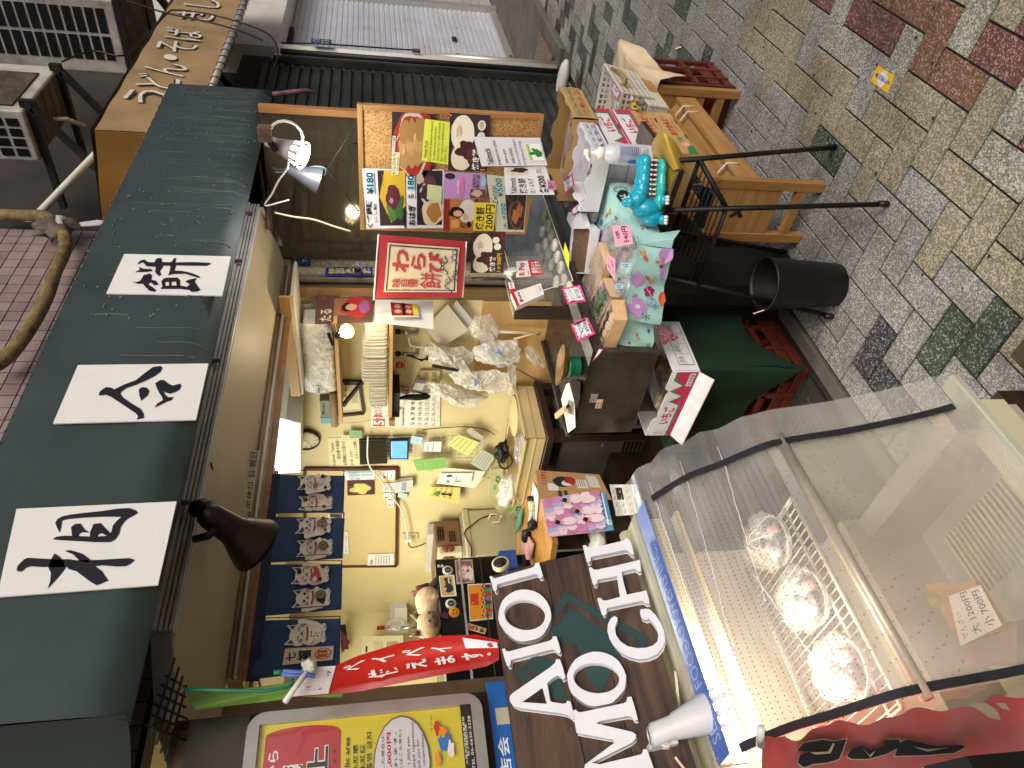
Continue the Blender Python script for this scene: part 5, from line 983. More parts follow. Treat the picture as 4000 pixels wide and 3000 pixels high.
# ================================================================ griddle counter at the left
gr = thing('griddle_counter', 'dark stainless griddle counter with a raised lip and a red warning sticker on its end', 'counter', (1.95, 1.66, .6))
gx0, gx1, gy0, gy1, gz1 = 1.672, 2.19, 1.466, 1.86, .85
m = MB(); m.box(gx0, gy0, .62, gx1, gy1, gz1, 'steel_dark'); m.build('body', gr, bevel=.003)
m = MB(); m.box(gx0-.012, gy0-.01, gz1, gx1, gy1+.01, gz1+.006, mat('hotplate', '2b2521', .25, 'plain', amp=.2, scale=14, metal=.4, bump=.15)); m.box(gx0-.008, gy1, gz1, gx1, gy1+.008, gz1+.02, 'steel_dark'); m.build('hotplate', gr)
m = MB(); m.box(gx0-.014, gy0-.016, gz1+.007, gx1, gy0+.05, gz1+.0085, mat('acrylic', 'aaa79d', .12, 'film', alpha=.35, scale=4, bump=.02)); m.build('front_strip', gr)
f = pxy('K', [(672, 715), (690, 645), (740, 645), (722, 715)], 'X', gx0-.001)
sheet('sticker', f, [('t', '換気！', .08, .08, .92, .6, 'c03a30', .02), ('r', .1, .7, .9, .78, 'c03a30'), ('r', .1, .84, .9, .9, 'c03a30')], 'e6d9cf', .0006, parent=gr)
m = MB()
for k in range(4): p0, p1 = W('K', 632+k*14, 668, 'X', gx0-.001), W('K', 650+k*14, 600, 'X', gx0-.001); m.bar(p0, p1, .006, .002, 'alu', up=(1, 0, 0))
m.build('vent_slots', gr)
m = MB(); m.box(2.0, 1.5, 0, 2.18, 1.84, .62, 'dark_metal'); m.build('pedestal', gr)
# wooden boat dish on a green tin
tn = W('K', 545, 375, 'Z', gz1+.01)
m = MB(); gt = mat('green_tin', '1f6a4c', .3, 'plain', amp=.06, scale=9); m.lathe(tn, (0, 0, 1), [(.033, 0), (.034, .004), (.034, .034), (.036, .036), (.036, .042), (.033, .043)], gt, 28); m.build('green_tin', label='round green tin standing on the griddle counter, carrying the boat-shaped dish', cat='tin')
dm = mat('dish_wood', '9b7748', .5, 'wood', scale=(30, 4, 30), bump=.1, col2='55381c'); bz = gz1+.055
m = MB()
def boat(a, b, lip=0):
    an = a*2*math.pi; r = b; c, s_ = math.cos(an), math.sin(an)
    return V((tn.x+.005+.046*r*math.copysign(abs(c)**1.1, c)*(1-.0*abs(s_)), tn.y+.09*r*math.copysign(abs(s_)**1.5, s_), bz+.022*r**3-.0))
m.grid(boat, 36, 6, dm); m.grid(lambda a, b: boat(a, b)*1+V((0, 0, -.006*(1-b*.3))) if b < 1 else boat(a, 1), 36, 6, dm); m.build('boat_dish', label='boat-shaped wooden dish resting on the green tin', cat='dish')
m = MB(); q = [W('K', x, y, 'Z', gz1+.012) for x, y in ((400, 640), (455, 915), (515, 870), (500, 490), (440, 520))]; m.prism(q, (0, 0, .001), 'paper'); m.build('paper_sheet', label='crumpled white paper at the end of the griddle counter under the spatula', cat='paper')
sp_ = thing('spatula', 'steel spatula with a wooden handle lying on the white paper', 'spatula', W('K', 430, 740, 'Z', gz1+.02))
m = MB(); m.bar(W('K', 355, 780, 'Z', gz1+.05), W('K', 435, 715, 'Z', gz1+.03), .022, .012, 'kiri'); m.build('handle', sp_, bevel=.003)
m = MB(); m.bar(W('K', 430, 722, 'Z', gz1+.028), W('K', 460, 690, 'Z', gz1+.018), .01, .006, 'black_pl'); m.bar(W('K', 455, 700, 'Z', gz1+.018), W('K', 500, 720, 'Z', gz1+.014), .045, .002, 'steel'); m.build('blade', sp_)
m = MB(); q = [W('K', x, y, 'Z', gz1+.014) for x, y in ((470, 500), (500, 480), (560, 500), (555, 640), (520, 720), (505, 640))]; m.prism(q, (0, 0, .003), 'black_pl'); m.build('black_cloth', label='folded black cloth between the green tin and the paper', cat='cloth')
# ------------------------------------------------ acrylic case with roasted rice cakes
cs = thing('display_case', 'clear acrylic counter case with a brown end panel, holding roasted rice cakes', 'display case', (2.25, 1.48, .84))
m = MB(); m.box(1.99, 1.45, .835, 2.62, 1.58, .856, 'steel_dark'); m.build('base', cs, bevel=.002)
pb = [W('J', x, y, 'X', 1.99) for x, y in ((238, 1112), (243, 1205), (885, 1200), (742, 1112))]
m = MB(); m.box(1.975, 1.525, .80, 1.99, 1.578, 1.052, 'brown_pl'); m.build('end_panel', cs, bevel=.001)
m = MB(); gl = mat('acryl', 'f4f4f0', .04, 'glass', alpha=.05)
m.box(1.99, 1.50, 1.048, 2.62, 1.578, 1.051, gl); m.prism([(1.99, 1.50, 1.05), (2.62, 1.50, 1.05), (2.62, 1.415, .86), (1.99, 1.415, .86)], (0, .003, 0), gl)
m.prism([(1.992, 1.50, 1.048), (1.992, 1.575, 1.048), (1.992, 1.575, .86), (1.992, 1.417, .86)], (.003, 0, 0), gl); m.build('acrylic_cover', cs)
m = MB(); 
for a, b in (((1.99, 1.499, 1.05), (2.62, 1.499, 1.05)), ((1.99, 1.578, 1.05), (2.62, 1.578, 1.05)), ((1.99, 1.414, .86), (2.62, 1.414, .86)), ((1.99, 1.414, .86), (1.99, 1.499, 1.05))): m.tube([a, b], .0016, 'white_pl', 5)
m.build('bright_edges', cs)
mo_w = mat('mochi_white', 'c9c6b6', .6, 'plain', amp=.04, scale=40, col2='b9b49f'); mo_g = mat('mochi_green', '7c8a68', .65, 'plain', amp=.12, scale=60, col2='5c6b4c'); mo_b = mat('toasted', '8a5f35', .7, 'plain', amp=.2, scale=50, col2='b08a55')
ml = {'w': ['white roasted rice cake %s' % s for s in ('at the left end of the pile by the price tag', 'just above the front corner of the pile', 'low in the middle of the pile', 'right behind the payment box', 'in the middle of the back row', 'half hidden behind the yellow note', 'under the yellow note', 'next to the pink tag', 'nearest the glass in the middle')],
      'g': ['green roasted rice cake %s' % s for s in ('at the far right end of the row', 'second from the right end', 'third from the right end', 'in the middle of the pile', 'behind the hanging payment card', 'left of the pile centre', 'beside the front whites')]}
cnt = {'w': 0, 'g': 0}
for i, (x, y, k) in enumerate(((500, 322, 'g'), (540, 402, 'g'), (482, 458, 'w'), (560, 482, 'g'), (448, 600, 'w'), (512, 562, 'w'), (592, 568, 'w'), (540, 645, 'g'), (470, 690, 'g'), (616, 672, 'w'), (566, 738, 'g'), (645, 765, 'w'), (606, 885, 'w'), (672, 872, 'w'), (715, 940, 'w'))):
    p = W('J', x, y, 'Z', .873+(.006 if x < 520 else 0)); m = MB(); m.blob(p, .023, .025, .0135, mo_w if k == 'w' else mo_g, i, .1, 16, 10)
    tb = mo_b if k == 'w' or i < 2 else None
    if tb:
        vs_ = [p+V((math.cos(a)*.012*(1+.3*noise.noise(V((math.cos(a)*2, i, 0)))), math.sin(a)*.014, .0131+.0012)) for a in [j*math.pi/7 for j in range(14)]]; m.add(vs_, [tuple(range(14))], tb)
    lb = ml[k][min(cnt[k], len(ml[k])-1)]; cnt[k] += 1
    m.build('rice_cake', label=lb, cat='rice cake', group='roasted rice cakes piled in the acrylic case')
# notes and payment cards on the case
YP = 1.46
f = pxy('J', [(262, 842), (257, 715), (378, 700), (384, 828)], 'Y', YP)
pc = thing('payment_card', 'white and red card payment sign hanging from a white strap on the display case', 'sign', f(.5, 1))
q = [W('J', x, y, 'Y', YP) for x, y in ((258, 848), (256, 712), (458, 694), (506, 828))]
sheet('card', bil(*q), [('r', 0, .5, 1, 1, 'b3222c'), ('t', 'R Pay', .08, .1, .92, .38, 'b3222c', .03), ('r', .1, .42, .35, .45, 'b3222c'), ('t', '楽天ペイ\n使えます', .14, .56, .9, .92, 'efe9e4', .02)], 'paper', .001, parent=pc)
m = MB(); st = [((170, 842), (180, 888)), ((165, 800), (240, 885)), ((185, 770), (236, 850)), ((225, 765), (236, 850)), ((262, 765), (262, 800))]
pl_ = [W('J', 205, 865, 'Y', YP+.03), W('J', 185, 830, 'Y', YP+.005), W('J', 195, 795, 'Y', YP-.004), W('J', 230, 780, 'Y', YP-.004), W('J', 262, 780, 'Y', YP)]
for i in range(4): m.bar(pl_[i], pl_[i+1], .03, .001, 'paper', up=(0, 1, 0))
m.build('strap', pc)
sheet('payment_sticker', pxy('J', [(210, 985), (185, 890), (232, 885), (258, 975)], 'Y', YP+.02), [('r', 0, 0, .35, 1, 'b3222c'), ('t', 'R Pay', .4, .3, .95, .7, 'b3222c', .03)], 'paper', .0005, label='narrow red and white payment sticker along the top edge of the display case', cat='sticker')
q = [W('J', x, y, 'Y', YP) for x, y in ((262, 1100), (212, 985), (468, 898), (500, 992))]; f = bil(*q)
m = MB(); m.prism(q, (0, .018, 0), 'paper'); m.items(f, [('r', 0, 0, 1, .1, 'b3222c'), ('r', .14, .16, .3, .27, 'b3222c'), ('t', 'PayPay', .34, .17, .9, .27, '2e2e33', .015), ('r', .12, .33, .9, .34, '9a9aa0'), ('t', 'Alipay+', .3, .88, .8, .95, '2e5aa0'), ('r', .1, .8, .9, .81, '9a9aa0')])
m.build('payment_box', label='small white box with a red top stripe leaning inside the display case', cat='sign')
def ptag(label, rg, q, lines, ax='Y', v=1.4, lift=0, tint='d93f86'):
    ps = [W(rg, x, y, ax, v) for x, y in q]; f = bil(*ps); its = []
    n = 9
    star = []
    for k in range(n*4):
        t = k/(n*4)*4; e = int(t); u = t-e; d = .07 if k % 2 else .15
        star.append([(u, d), (1-d, u), (1-u, 1-d), (d, 1-u)][e])
    star = [(min(max(a, .07), .93), min(max(b, .07), .93)) for a, b in star]
    its = [('p', star, 'e6e4ea')]+[('t', s_, *b, blk) for s_, b in lines]
    return sheet('price_tag', f, its, tint, .0008, label=label, cat='price tag')
ptag('pink-edged tag pricing the large bracken cake at eleven hundred yen', 'J', [(700, 1078), (652, 945), (810, 912), (862, 1055)], [('わらび大', (.2, .25, .82, .48)), ('¥1100', (.22, .55, .8, .8))], v=1.38)
ptag('pink-edged tag for the nine hundred yen bun, hanging left of the case', 'J', [(792, 1402), (728, 1255), (872, 1190), (942, 1335)], [('くず万頭', (.15, .28, .85, .5)), ('¥900', (.25, .58, .82, .82))], v=1.40)
ptag('pink-edged tag seen nearly edge-on at the left corner of the cloth table', 'J', [(915, 1578), (975, 1460), (1005, 1470), (985, 1500)], [], v=1.35)
f = pxy('J', [(712, 780), (680, 545), (672, 660), (690, 720)], 'Z', .89); q = [W('J', x, y, 'Z', .9) for x, y in ((680, 545), (665, 640), (712, 780), (718, 650))]
m = MB(); m.prism(q, (0, 0, .0008), 'd6e02a'); m.items(bil(*q), [('l', [(.2+.1*i, .5+.12*(i % 2)) for i in range(6)], .02, blk)], d0=.0016, toward=V((2.2, 1.4, 2))); m.build('yellow_note', label='bright yellow note lying slanted on the display case glass', cat='note')
t = thing('photo_stand', 'photo card of the split roasted bun at two hundred yen, standing above the case', 'photo card', W('F', 660, 200, 'X', 2.1))
sheet('photo', pxy('F', [(388, 345), (408, 18), (672, 12), (655, 342)], 'X', 2.10), bun(0, 0, 1, 1)+[('t', '焼き餅', .04, .56, .42, .74, 'f0ede4', .03), ('t', '1ヶ200円', .04, .78, .5, .92, 'd7a83a', .03), ('e', .66, .78, .08, .11, 'e8e2d6'), ('e', .82, .72, .08, .11, 'e8e2d6'), ('t', '北海道産\n小豆使用', .8, .84, .98, .97, 'a02c2c')], '3a2428', .002, parent=t)
m = MB(); m.tube([W('F', 400, 392, 'X', 2.11), W('F', 670, 395, 'X', 2.11)], .006, 'steel_dark', 8); m.build('holder', t)
# ================================================================ cloth-covered front table
ZT = .755
tb_ = thing('display_table', 'low front table draped with a mint cloth printed with goldfish and flowers', 'table', (2.12, 1.3, 0))
P1, P2, P4 = W('J', 1300, 560, 'Z', ZT), W('J', 1180, 1200, 'Z', ZT), W('J', 1060, 30, 'Z', ZT)
P5 = V((P4.x+.06, 1.46, ZT)); P3 = V((P2.x+.03, 1.46, ZT)); P2 = V((P2.x, min(P2.y, 1.46), ZT))
def nz(p, s_=1, k=22): return p+V((0, 0, .004*s_*noise.noise(p*k)))
m = MB(); m.box(P1.x+.02, P1.y+.02, ZT-.03, P5.x, 1.47, ZT-.006, 'pine'); m.build('table_top', tb_)
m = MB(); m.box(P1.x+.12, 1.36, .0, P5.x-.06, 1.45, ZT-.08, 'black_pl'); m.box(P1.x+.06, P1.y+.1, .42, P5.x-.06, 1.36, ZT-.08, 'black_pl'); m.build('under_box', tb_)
cl = {'o': 'c4572c', 'o2': 'cf8a45', 'm': '8c1f48', 'p': 'b58ac4', 'b': '2c4f9a', 'k': '1b1d22', 'w': 'd8e0dc', 'r': 'a8322c'}
def fish(x, y, s_, r=0):
    c, q = math.cos(r), math.sin(r); T = lambda a, b: (x+s_*(a*c-b*q), y+s_*(a*q+b*c)*asp_[0])
    return [('p', [T(-.5, 0), T(-.2, -.2), (T(.1, -.18)), T(.25, 0), T(.1, .18), T(-.2, .2)], cl['o']), ('p', [T(.2, 0), T(.7, -.3), T(.95, -.15), T(.6, 0), T(.95, .25), T(.6, .3)], cl['o2'])]
asp_ = [1]
def flower(x, y, s_, c, n=5): return [('e', x+s_*.55*math.cos(k*6.283/n), y+s_*.55*math.sin(k*6.283/n)*asp_[0], s_*.38, s_*.38*asp_[0], c) for k in range(n)]
def flake(x, y, s_, c):
    o = []
    for k in range(6):
        a = k*math.pi/3; dx, dy = math.cos(a)*s_, math.sin(a)*s_*asp_[0]; o.append(('l', [(x, y), (x+dx, y+dy)], s_*.1, c))
        for t in (.5, .75):
            for sg in (-.6, .6): o.append(('l', [(x+dx*t, y+dy*t), (x+dx*t+math.cos(a+sg)*s_*.3, y+dy*t+math.sin(a+sg)*s_*.3*asp_[0])], s_*.08, c))
    return o
def cloth(name, f, its, d0=.0022, nu=16, nv=10):
    m = MB(); m.grid(f, nu, nv, 'mint'); m.items(f, its, d0=d0, dl=.00006); return m.build(name, tb_)
ftop0 = bil(P3, P5, P4, P2)
P1b = V((P1.x, P1.y, ZT))
def ftop(a, b):
    p = (P3*(1-a)+P5*a)*(1-b)+(P2*(1-a)**1+P4*a)*b
    if b > 0: e = 4*a*(1-a); tgt = P1b; k = max(0, 1-abs(a-.33)/.67 if a > .33 else a/.33); p = p.lerp(p+(tgt-(P2*(.67)+P4*.33)), k*b)
    return nz(p, .8)
asp_[0] = 1.6
cloth('cloth_top', ftop, [('b', .75, .5, .1, .12, cl['p'], 2, .5), ('b', .4, .75, .08, .1, cl['p'], 4, .5), ('b', .93, .3, .08, .2, cl['p'], 6, .5)]+fish(.6, .8, .07, .4)+fish(.85, .75, .07, 2)+flake(.78, .2, .03, cl['b'])+flower(.6, .4, .03, cl['m'])+flower(.9, .6, .025, cl['b'])+flower(.3, .5, .03, cl['r'])+flake(.5, .6, .03, cl['k'])+flower(.7, .88, .02, cl['m']), nu=20)
# left drop (towards -X), front drop (towards -Y), left end flap
L1, L2 = W('J', 1600, 600, 'X', P1.x-.01), W('J', 1500, 1255, 'X', P2.x-.012)
def drop(A, B, C_, D_, amp=.012, k=9):
    f0 = bil(A, B, C_, D_); n = (B-A).cross(D_-A).normalized(); n = -n if n.dot(O-A) < 0 else n
    return lambda a, b: f0(a, b)+n*(amp*b*math.sin(a*k)+amp*.4*b*math.sin(a*k*2.3+1)+.005*math.sin(b*3.1))
asp_[0] = (P1-P2).length/(L1-P1).length
cloth('cloth_side', drop(P2, P1, L1, L2), [('b', .55, .2, .12, .16, cl['p'], 11, .6), ('b', .7, .85, .1, .1, cl['p'], 12, .6)]+flower(.55, .2, .028, cl['w'])+flake(.34, .2, .035, cl['r'])+flower(.42, .55, .075, cl['m'])+flower(.16, .25, .0, cl['w'])+[('b', .2, .3, .12, .22, cl['p'], 3, .5), ('l', [(.25+.05*i, .55+.1*math.sin(i)) for i in range(9)], .014, cl['p'])]+fish(.86, .28, .12, -.6)+fish(.6, .45, .11, 2.2)+flower(.78, .75, .03, cl['m'])+flake(.1, .55, .05, cl['k'])+flake(.26, .75, .045, cl['b'])+flower(.22, .3, .035, cl['w'])+[('b', .36, .9, .07, .1, cl['o'], 4, .3), ('b', .95, .8, .09, .2, cl['p'], 8, .5), ('l', [(.3+.045*math.cos(i*.6), .62+.13*math.sin(i*.6)) for i in range(12)], .006, cl['b'])]+fish(.85, .62, .08, 1))
F4 = W('J', 1290, 60, 'Y', P4.y-.01); F1 = W('J', 1500, 470, 'Y', P1.y-.012)
asp_[0] = (P4-P1).length/(F1-P1).length
cloth('cloth_front', drop(P1, P4, F4, F1, .008, 7), [('b', .72, .35, .12, .3, cl['k'], 2, .25), ('l', [(.86+.05*math.cos(i*.6), .3+.25*math.sin(i*.6)) for i in range(11)], .008, cl['k'])]+flake(.72, .35, .055, cl['w'])+fish(.42, .4, .1, .3)+flake(.16, .55, .06, cl['r'])+flake(.95, .75, .04, 'c08a74')+[('b', .3, .75, .08, .1, cl['p'], 5, .5)])
E2, E3 = W('J', 1140, 1440, 'Z', ZT), W('J', 1345, 1575, 'X', P2.x-.03)
asp_[0] = 1
cloth('cloth_corner', drop(E2, P2, L2, E3, .02, 5), fish(.6, .45, .16, 2.4)+flower(.3, .3, .05, cl['r'])+flake(.45, .85, .07, cl['k'])+flower(.75, .8, .05, cl['b'])+[('b', .15, .7, .1, .1, cl['p'], 5, .5)])
q = [L2+V((.004, 0, .01)), W('J', 1480, 1245, 'X', P2.x-.008), W('J', 1670, 1370, 'X', P2.x-.01), W('J', 1520, 1440, 'X', P2.x-.014)]
m = MB(); m.add(q, [(0, 1, 2, 3)], mat('maroon_print', '6f2638', .85, 'speck', scale=220, col2='a87b86', bump=.1)); m.build('maroon_lining', tb_)
# the point of the cloth
m = MB(); m.add([L1, W('J', 1300, 560, 'X', P1.x), W('J', 1450, 470, 'Y', P1.y-.02), W('J', 1675, 440, 'Y', P1.y-.03), W('J', 1620, 520, 'Y', P1.y-.02)], [(0, 1, 2, 3, 4)], 'mint'); m.build('cloth_point', tb_)
# boxes of sweets on the cloth
def sweet_box(label, rim, z, h, fill, wall='kiri', its=None, extra=None, cover=True):
    q = [W('J', x, y, 'Z', z) for x, y in rim]; c = sum(q, V())/4; b = thing('sweet_box', label, 'box', c-V((0, 0, h)))
    m = MB(); zb_ = V((0, 0, -h))
    for i in range(4): a_, b_ = q[i], q[(i+1) % 4]; d = (c-(a_+b_)/2); d.z = 0; d = d.normalized()*.005; m.prism([a_, b_, b_+zb_, a_+zb_], d, wall)
    m.prism([p+zb_ for p in q], V((0, 0, .003)), wall); m.build('box', b)
    m = MB(); f = bil(*[p.lerp(c, .06)+V((0, 0, -.008)) for p in q]); m.grid(lambda a, b_: f(a, b_)+V((0, 0, .004*noise.noise(f(a, b_)*60))), 14, 10, fill)
    if extra: extra(m, f)
    m.build('filling', b)
    if cover:
        m = MB(); g_ = bil(*[p+V((0, 0, .003)) for p in q]); m.grid(lambda a, b_: g_(a, b_)+V((0, 0, .004*noise.noise(g_(a, b_)*35))), 16, 12, 'film'); m.build('film_cover', b)
    return b
ses = mat('sesame', '8a6b50', .7, 'speck', scale=420, col2='4c3526', bump=.5)
sweet_box('white paper box of sesame rice cake beside the display case', [(700, 812), (745, 290), (900, 432), (848, 818)], .81, .035, ses, 'card_white', cover=False)
sweet_box('wooden box filled with one slab of translucent bracken cake', [(815, 912), (962, 545), (1032, 738), (872, 1125)], .80, .03, mat('warabi', 'b08f68', .25, 'plain', amp=.06, scale=8, bump=.1), extra=None)
def leaves(m, f):
    r_ = random.Random(3)
    for k in range(16):
        p = f(r_.uniform(.08, .92), r_.uniform(.1, .9)); m.blob(p+V((0, 0, .004)), .012, .012, .008, mat('bean', '3a222a', .25), k, .2, 10, 7)
    lf = mat('leaf_green', '3f7a33', .5, 'plain', amp=.15, scale=40)
    for k in range(12):
        p = f(r_.uniform(.1, .9), r_.uniform(.1, .9))+V((0, 0, .013)); a = r_.uniform(0, 6.28); u = V((math.cos(a), math.sin(a), .2)); v_ = V((-math.sin(a), math.cos(a), 0))
        m.add([p, p+u*.011+v_*.008, p+u*.028, p+u*.011-v_*.008], [(0, 1, 2, 3)], lf)
sweet_box('wooden box of dark bean jelly topped with green leaves', [(880, 1082), (1008, 852), (1080, 1020), (940, 1282)], .803, .032, mat('bean_bed', '6b5058', .3), extra=leaves)
def rolls(m, f):
    for k in range(6): p = f(.15+.14*k, .35+.3*(k % 2)); m.blob(p+V((0, 0, .005)), .015, .022, .01, mat('dumpling', 'c9a880', .4) if k % 2 else mat('bean', '3a222a', .25), k, .2, 12, 8)
sweet_box('nearest wooden box, holding pale and dark dumplings under film', [(972, 1298), (1080, 1040), (1105, 1215), (1000, 1482)], .81, .045, mat('dump_bed', '8d6f62', .4), extra=rolls)
# foam dish with biscuits
ft = W('J', 950, 285, 'Z', ZT+.005)
d = thing('foam_dish', 'small white foam dish of beige biscuits under film on the cloth', 'dish', ft); fd = mat('dish_foam', 'd9d6cf', .5)
m = MB(); m.lathe(ft, (0, 0, 1), [(.03, 0), (.042, .022), (.047, .024), (.041, .02), (.028, .004)], fd, 8, smooth=False, caps=False, sx=1, sy=1.35); m.lathe(ft, (0, 0, 1), [(.03, .003), (.0, .0031)], fd, 8, caps=False, sy=1.35); m.build('dish', d)
m = MB()
for k in range(9): m.blob(ft+V((-.02+.02*(k % 3), -.02+.018*(k//3), .018)), .012, .01, .008, mat('biscuit', 'bb9460', .6), k, .3, 8, 6)
m.build('biscuits', d)
m = MB(); m.lathe(ft+V((0, 0, .024)), (0, 0, 1), [(.047, 0), (.03, .005), (.001, .007)], 'film', 20, sy=1.35, caps=False); m.build('film_cover', d)
# clear bags of skewered dumplings
def pbag(label, rg, pts, z, hgt, seed, fill):
    q = [W(rg, x, y, 'Z', z) for x, y in pts]; c = sum(q, V())/len(q); t = thing('sweets_bag', label, 'bag', c); n = len(q)
    m = MB(); vs_ = []; L_ = 5
    for k in range(L_+1):
        tt = k/L_
        for i, p in enumerate(q): r_ = c+(p-c)*math.cos(tt*math.pi/2)*(1+.1*noise.noise(V((i*2.1, k*1.3, seed)))); vs_.append(V((r_.x, r_.y, z+hgt*math.sin(tt*math.pi/2)+.006*noise.noise(V((i*3.3, k*2.1, seed*5))))))
    m.add(vs_, [(k*n+i, k*n+(i+1) % n, (k+1)*n+(i+1) % n, (k+1)*n+i) for k in range(L_) for i in range(n)], 'film', True); m.build('film', t)
    m = MB()
    for k in range(fill[1]): p = c+(q[k % n]-c)*.45; m.blob(V((p.x, p.y, z+hgt*.4)), .016, .016, hgt*.4, fill[0], k+seed, .2, 12, 8)
    m.build('sweets', t)
    return t
lil = mat('lilac_sweet', '9a95a0', .5, 'plain', amp=.1, scale=30); bsw = mat('brown_sweet', '8d6a58', .5)
pbag('clear bag of grey dumplings behind the three-for-540 note', 'J', [(1010, 540), (1050, 380), (1110, 340), (1200, 400), (1300, 470), (1310, 580), (1200, 600), (1060, 640)], ZT+.006, .035, 1, (lil, 5))
pbag('clear bag of brown dumplings with a blue seal, below the 540 note', 'J', [(1070, 720), (1110, 600), (1300, 560), (1310, 640), (1240, 860), (1110, 790)], ZT+.006, .035, 2, (bsw, 4))
pbag('clear bag with a blue seal beside the nearest wooden box', 'J', [(1070, 960), (1090, 880), (1240, 850), (1230, 1000), (1150, 1085), (1090, 1060)], ZT+.006, .03, 3, (lil, 4))
for i, (q, lb) in enumerate((([(1165, 770), (1165, 725), (1248, 725), (1250, 768)], 'pale blue seal strip on the brown dumpling bag'), ([(1112, 948), (1114, 905), (1180, 905), (1184, 945)], 'pale blue seal strip on the bag beside the nearest box'))):
    sheet('seal_strip', pxy('J', q, 'Z', ZT+.045), [('b', .3, .5, .1, .3, '4a7aa8', 2, .3), ('b', .7, .5, .1, .3, '4a7aa8', 3, .3)], '9dc3cc', .0006, label=lb, cat='seal')
sheet('price_note', bil(*[W('J', x, y, 'Z', z) for x, y, z in ((1118, 582, .81), (1085, 402, .82), (1235, 396, .795), (1268, 560, .79))]), [('t', '3個', .35, .12, .72, .38, blk, .01), ('t', '540円', .12, .52, .95, .86, blk, .01)], 'd894ac', .0008, label='pink note pricing three pieces at 540 yen', cat='price note')
sheet('price_note', bil(*[W('J', x, y, 'Z', z) for x, y, z in ((1112, 884, .81), (1042, 770, .825), (1048, 650, .825), (1112, 690, .81))]), [('t', '1個 180円', .1, .2, .9, .8, blk, .01, 90)], 'd894ac', .0008, label='curled pink price note between the two bags on the cloth', cat='price note')
# ================================================================ wire rack in front with gold sheet, soap and toy
wr = thing('wire_rack_table', 'black wire rack on splayed thin legs with a dark plank on top', 'rack', (1.95, 1.1, 0))
ZP = .66
m = MB(); q = [W('I', x, y, 'Z', ZP) for x, y in ((835, 648), (1190, 1110), (1000, 1640), (690, 1200))]; m.prism(q, (0, 0, -.018), mat('grey_plank', '6f665e', .6, 'wood', scale=(8, 60, 60), col2='544c45'), 'dark_wood'); m.build('plank', wr)
lt = [W('I', 1160, 1470, 'Z', ZP-.02), W('I', 1215, 1010, 'Z', ZP-.02)]
for top_, bot in ((lt[0], (1.757, .946, .004)), (lt[1], (2.112, .934, .004)), (lt[0]+V((.02, .25, 0)), (1.734, 1.363, .004)), (lt[1]+V((.05, .26, 0)), (2.12, 1.36, .004))):
    mm_ = MB(); mm_.tube([top_+V((.03, .02, .012)), top_, bot], .008, 'black_iron', 10); mm_.lathe(bot, (0, 0, 1), [(.0095, -.002), (.0105, .0), (.0095, .028)], 'black_pl', 12); mm_.build('leg', wr)
m = MB()
a = lt[1].lerp(V((2.112, .934, 0)), .1); b = lt[0].lerp(V((1.757, .946, 0)), .24); m.tube([a, b], .008, 'black_iron', 8); c_ = b+V((0, .3, 0)); d_ = a+V((.02, .3, 0)); m.tube([b, c_], .005, 'black_iron', 6); m.tube([a, d_], .005, 'black_iron', 6); m.tube([c_, d_], .005, 'black_iron', 6)
for k in range(9): m.tube([a.lerp(b, (k+.5)/9), d_.lerp(c_, (k+.5)/9)], .0025, 'black_iron', 5)
m.build('wire_shelf', wr)
m = MB(); gm_ = 'gold'; G1 = [W('I', x, y, 'Z', ZP+.004) for x, y in ((930, 960), (1165, 1115), (1015, 1545), (1000, 1300))]
gf = bil(*G1); m.grid(lambda a, b: gf(a, b)+V((0, 0, .004*math.sin(a*5)+.003*math.sin(b*7))), 12, 12, gm_)
B1, B2, B3, B4 = W('I', 930, 960, 'Z', ZP+.004), W('I', 975, 770, 'Z', ZP+.02), W('I', 1272, 1168, 'Z', ZP-.05), W('I', 1165, 1115, 'Z', ZP+.004)
ctrl = [(W('I', 930, 960, 'Z', ZP+.004), W('I', 1165, 1115, 'Z', ZP+.004)), (W('I', 950, 830, 'Z', ZP+.03), W('I', 1140, 1108, 'Z', ZP+.012)), (W('I', 1030, 755, 'Z', ZP+.03), W('I', 1190, 1090, 'Z', ZP+.0)), (W('I', 1130, 810, 'Z', ZP), W('I', 1245, 1130, 'Z', ZP-.03)), (W('I', 1215, 935, 'Z', ZP-.04), W('I', 1275, 1170, 'Z', ZP-.05))]
def lobe(a, b):
    t = a*(len(ctrl)-1); i = min(int(t), len(ctrl)-2); u = t-i
    def cr(j): return ctrl[max(0, min(len(ctrl)-1, j))]
    def sp(k): 
        p0, p1, p2, p3 = cr(i-1)[k], cr(i)[k], cr(i+1)[k], cr(i+2)[k]; return .5*((2*p1)+(-p0+p2)*u+(2*p0-5*p1+4*p2-p3)*u*u+(-p0+3*p1-3*p2+p3)*u**3)
    return sp(0)*(1-b)+sp(1)*b
m.grid(lobe, 24, 10, gm_); m.build('gold_sheet', label='glossy gold paper sheet curling off the dark plank under the toy', cat='sheet')
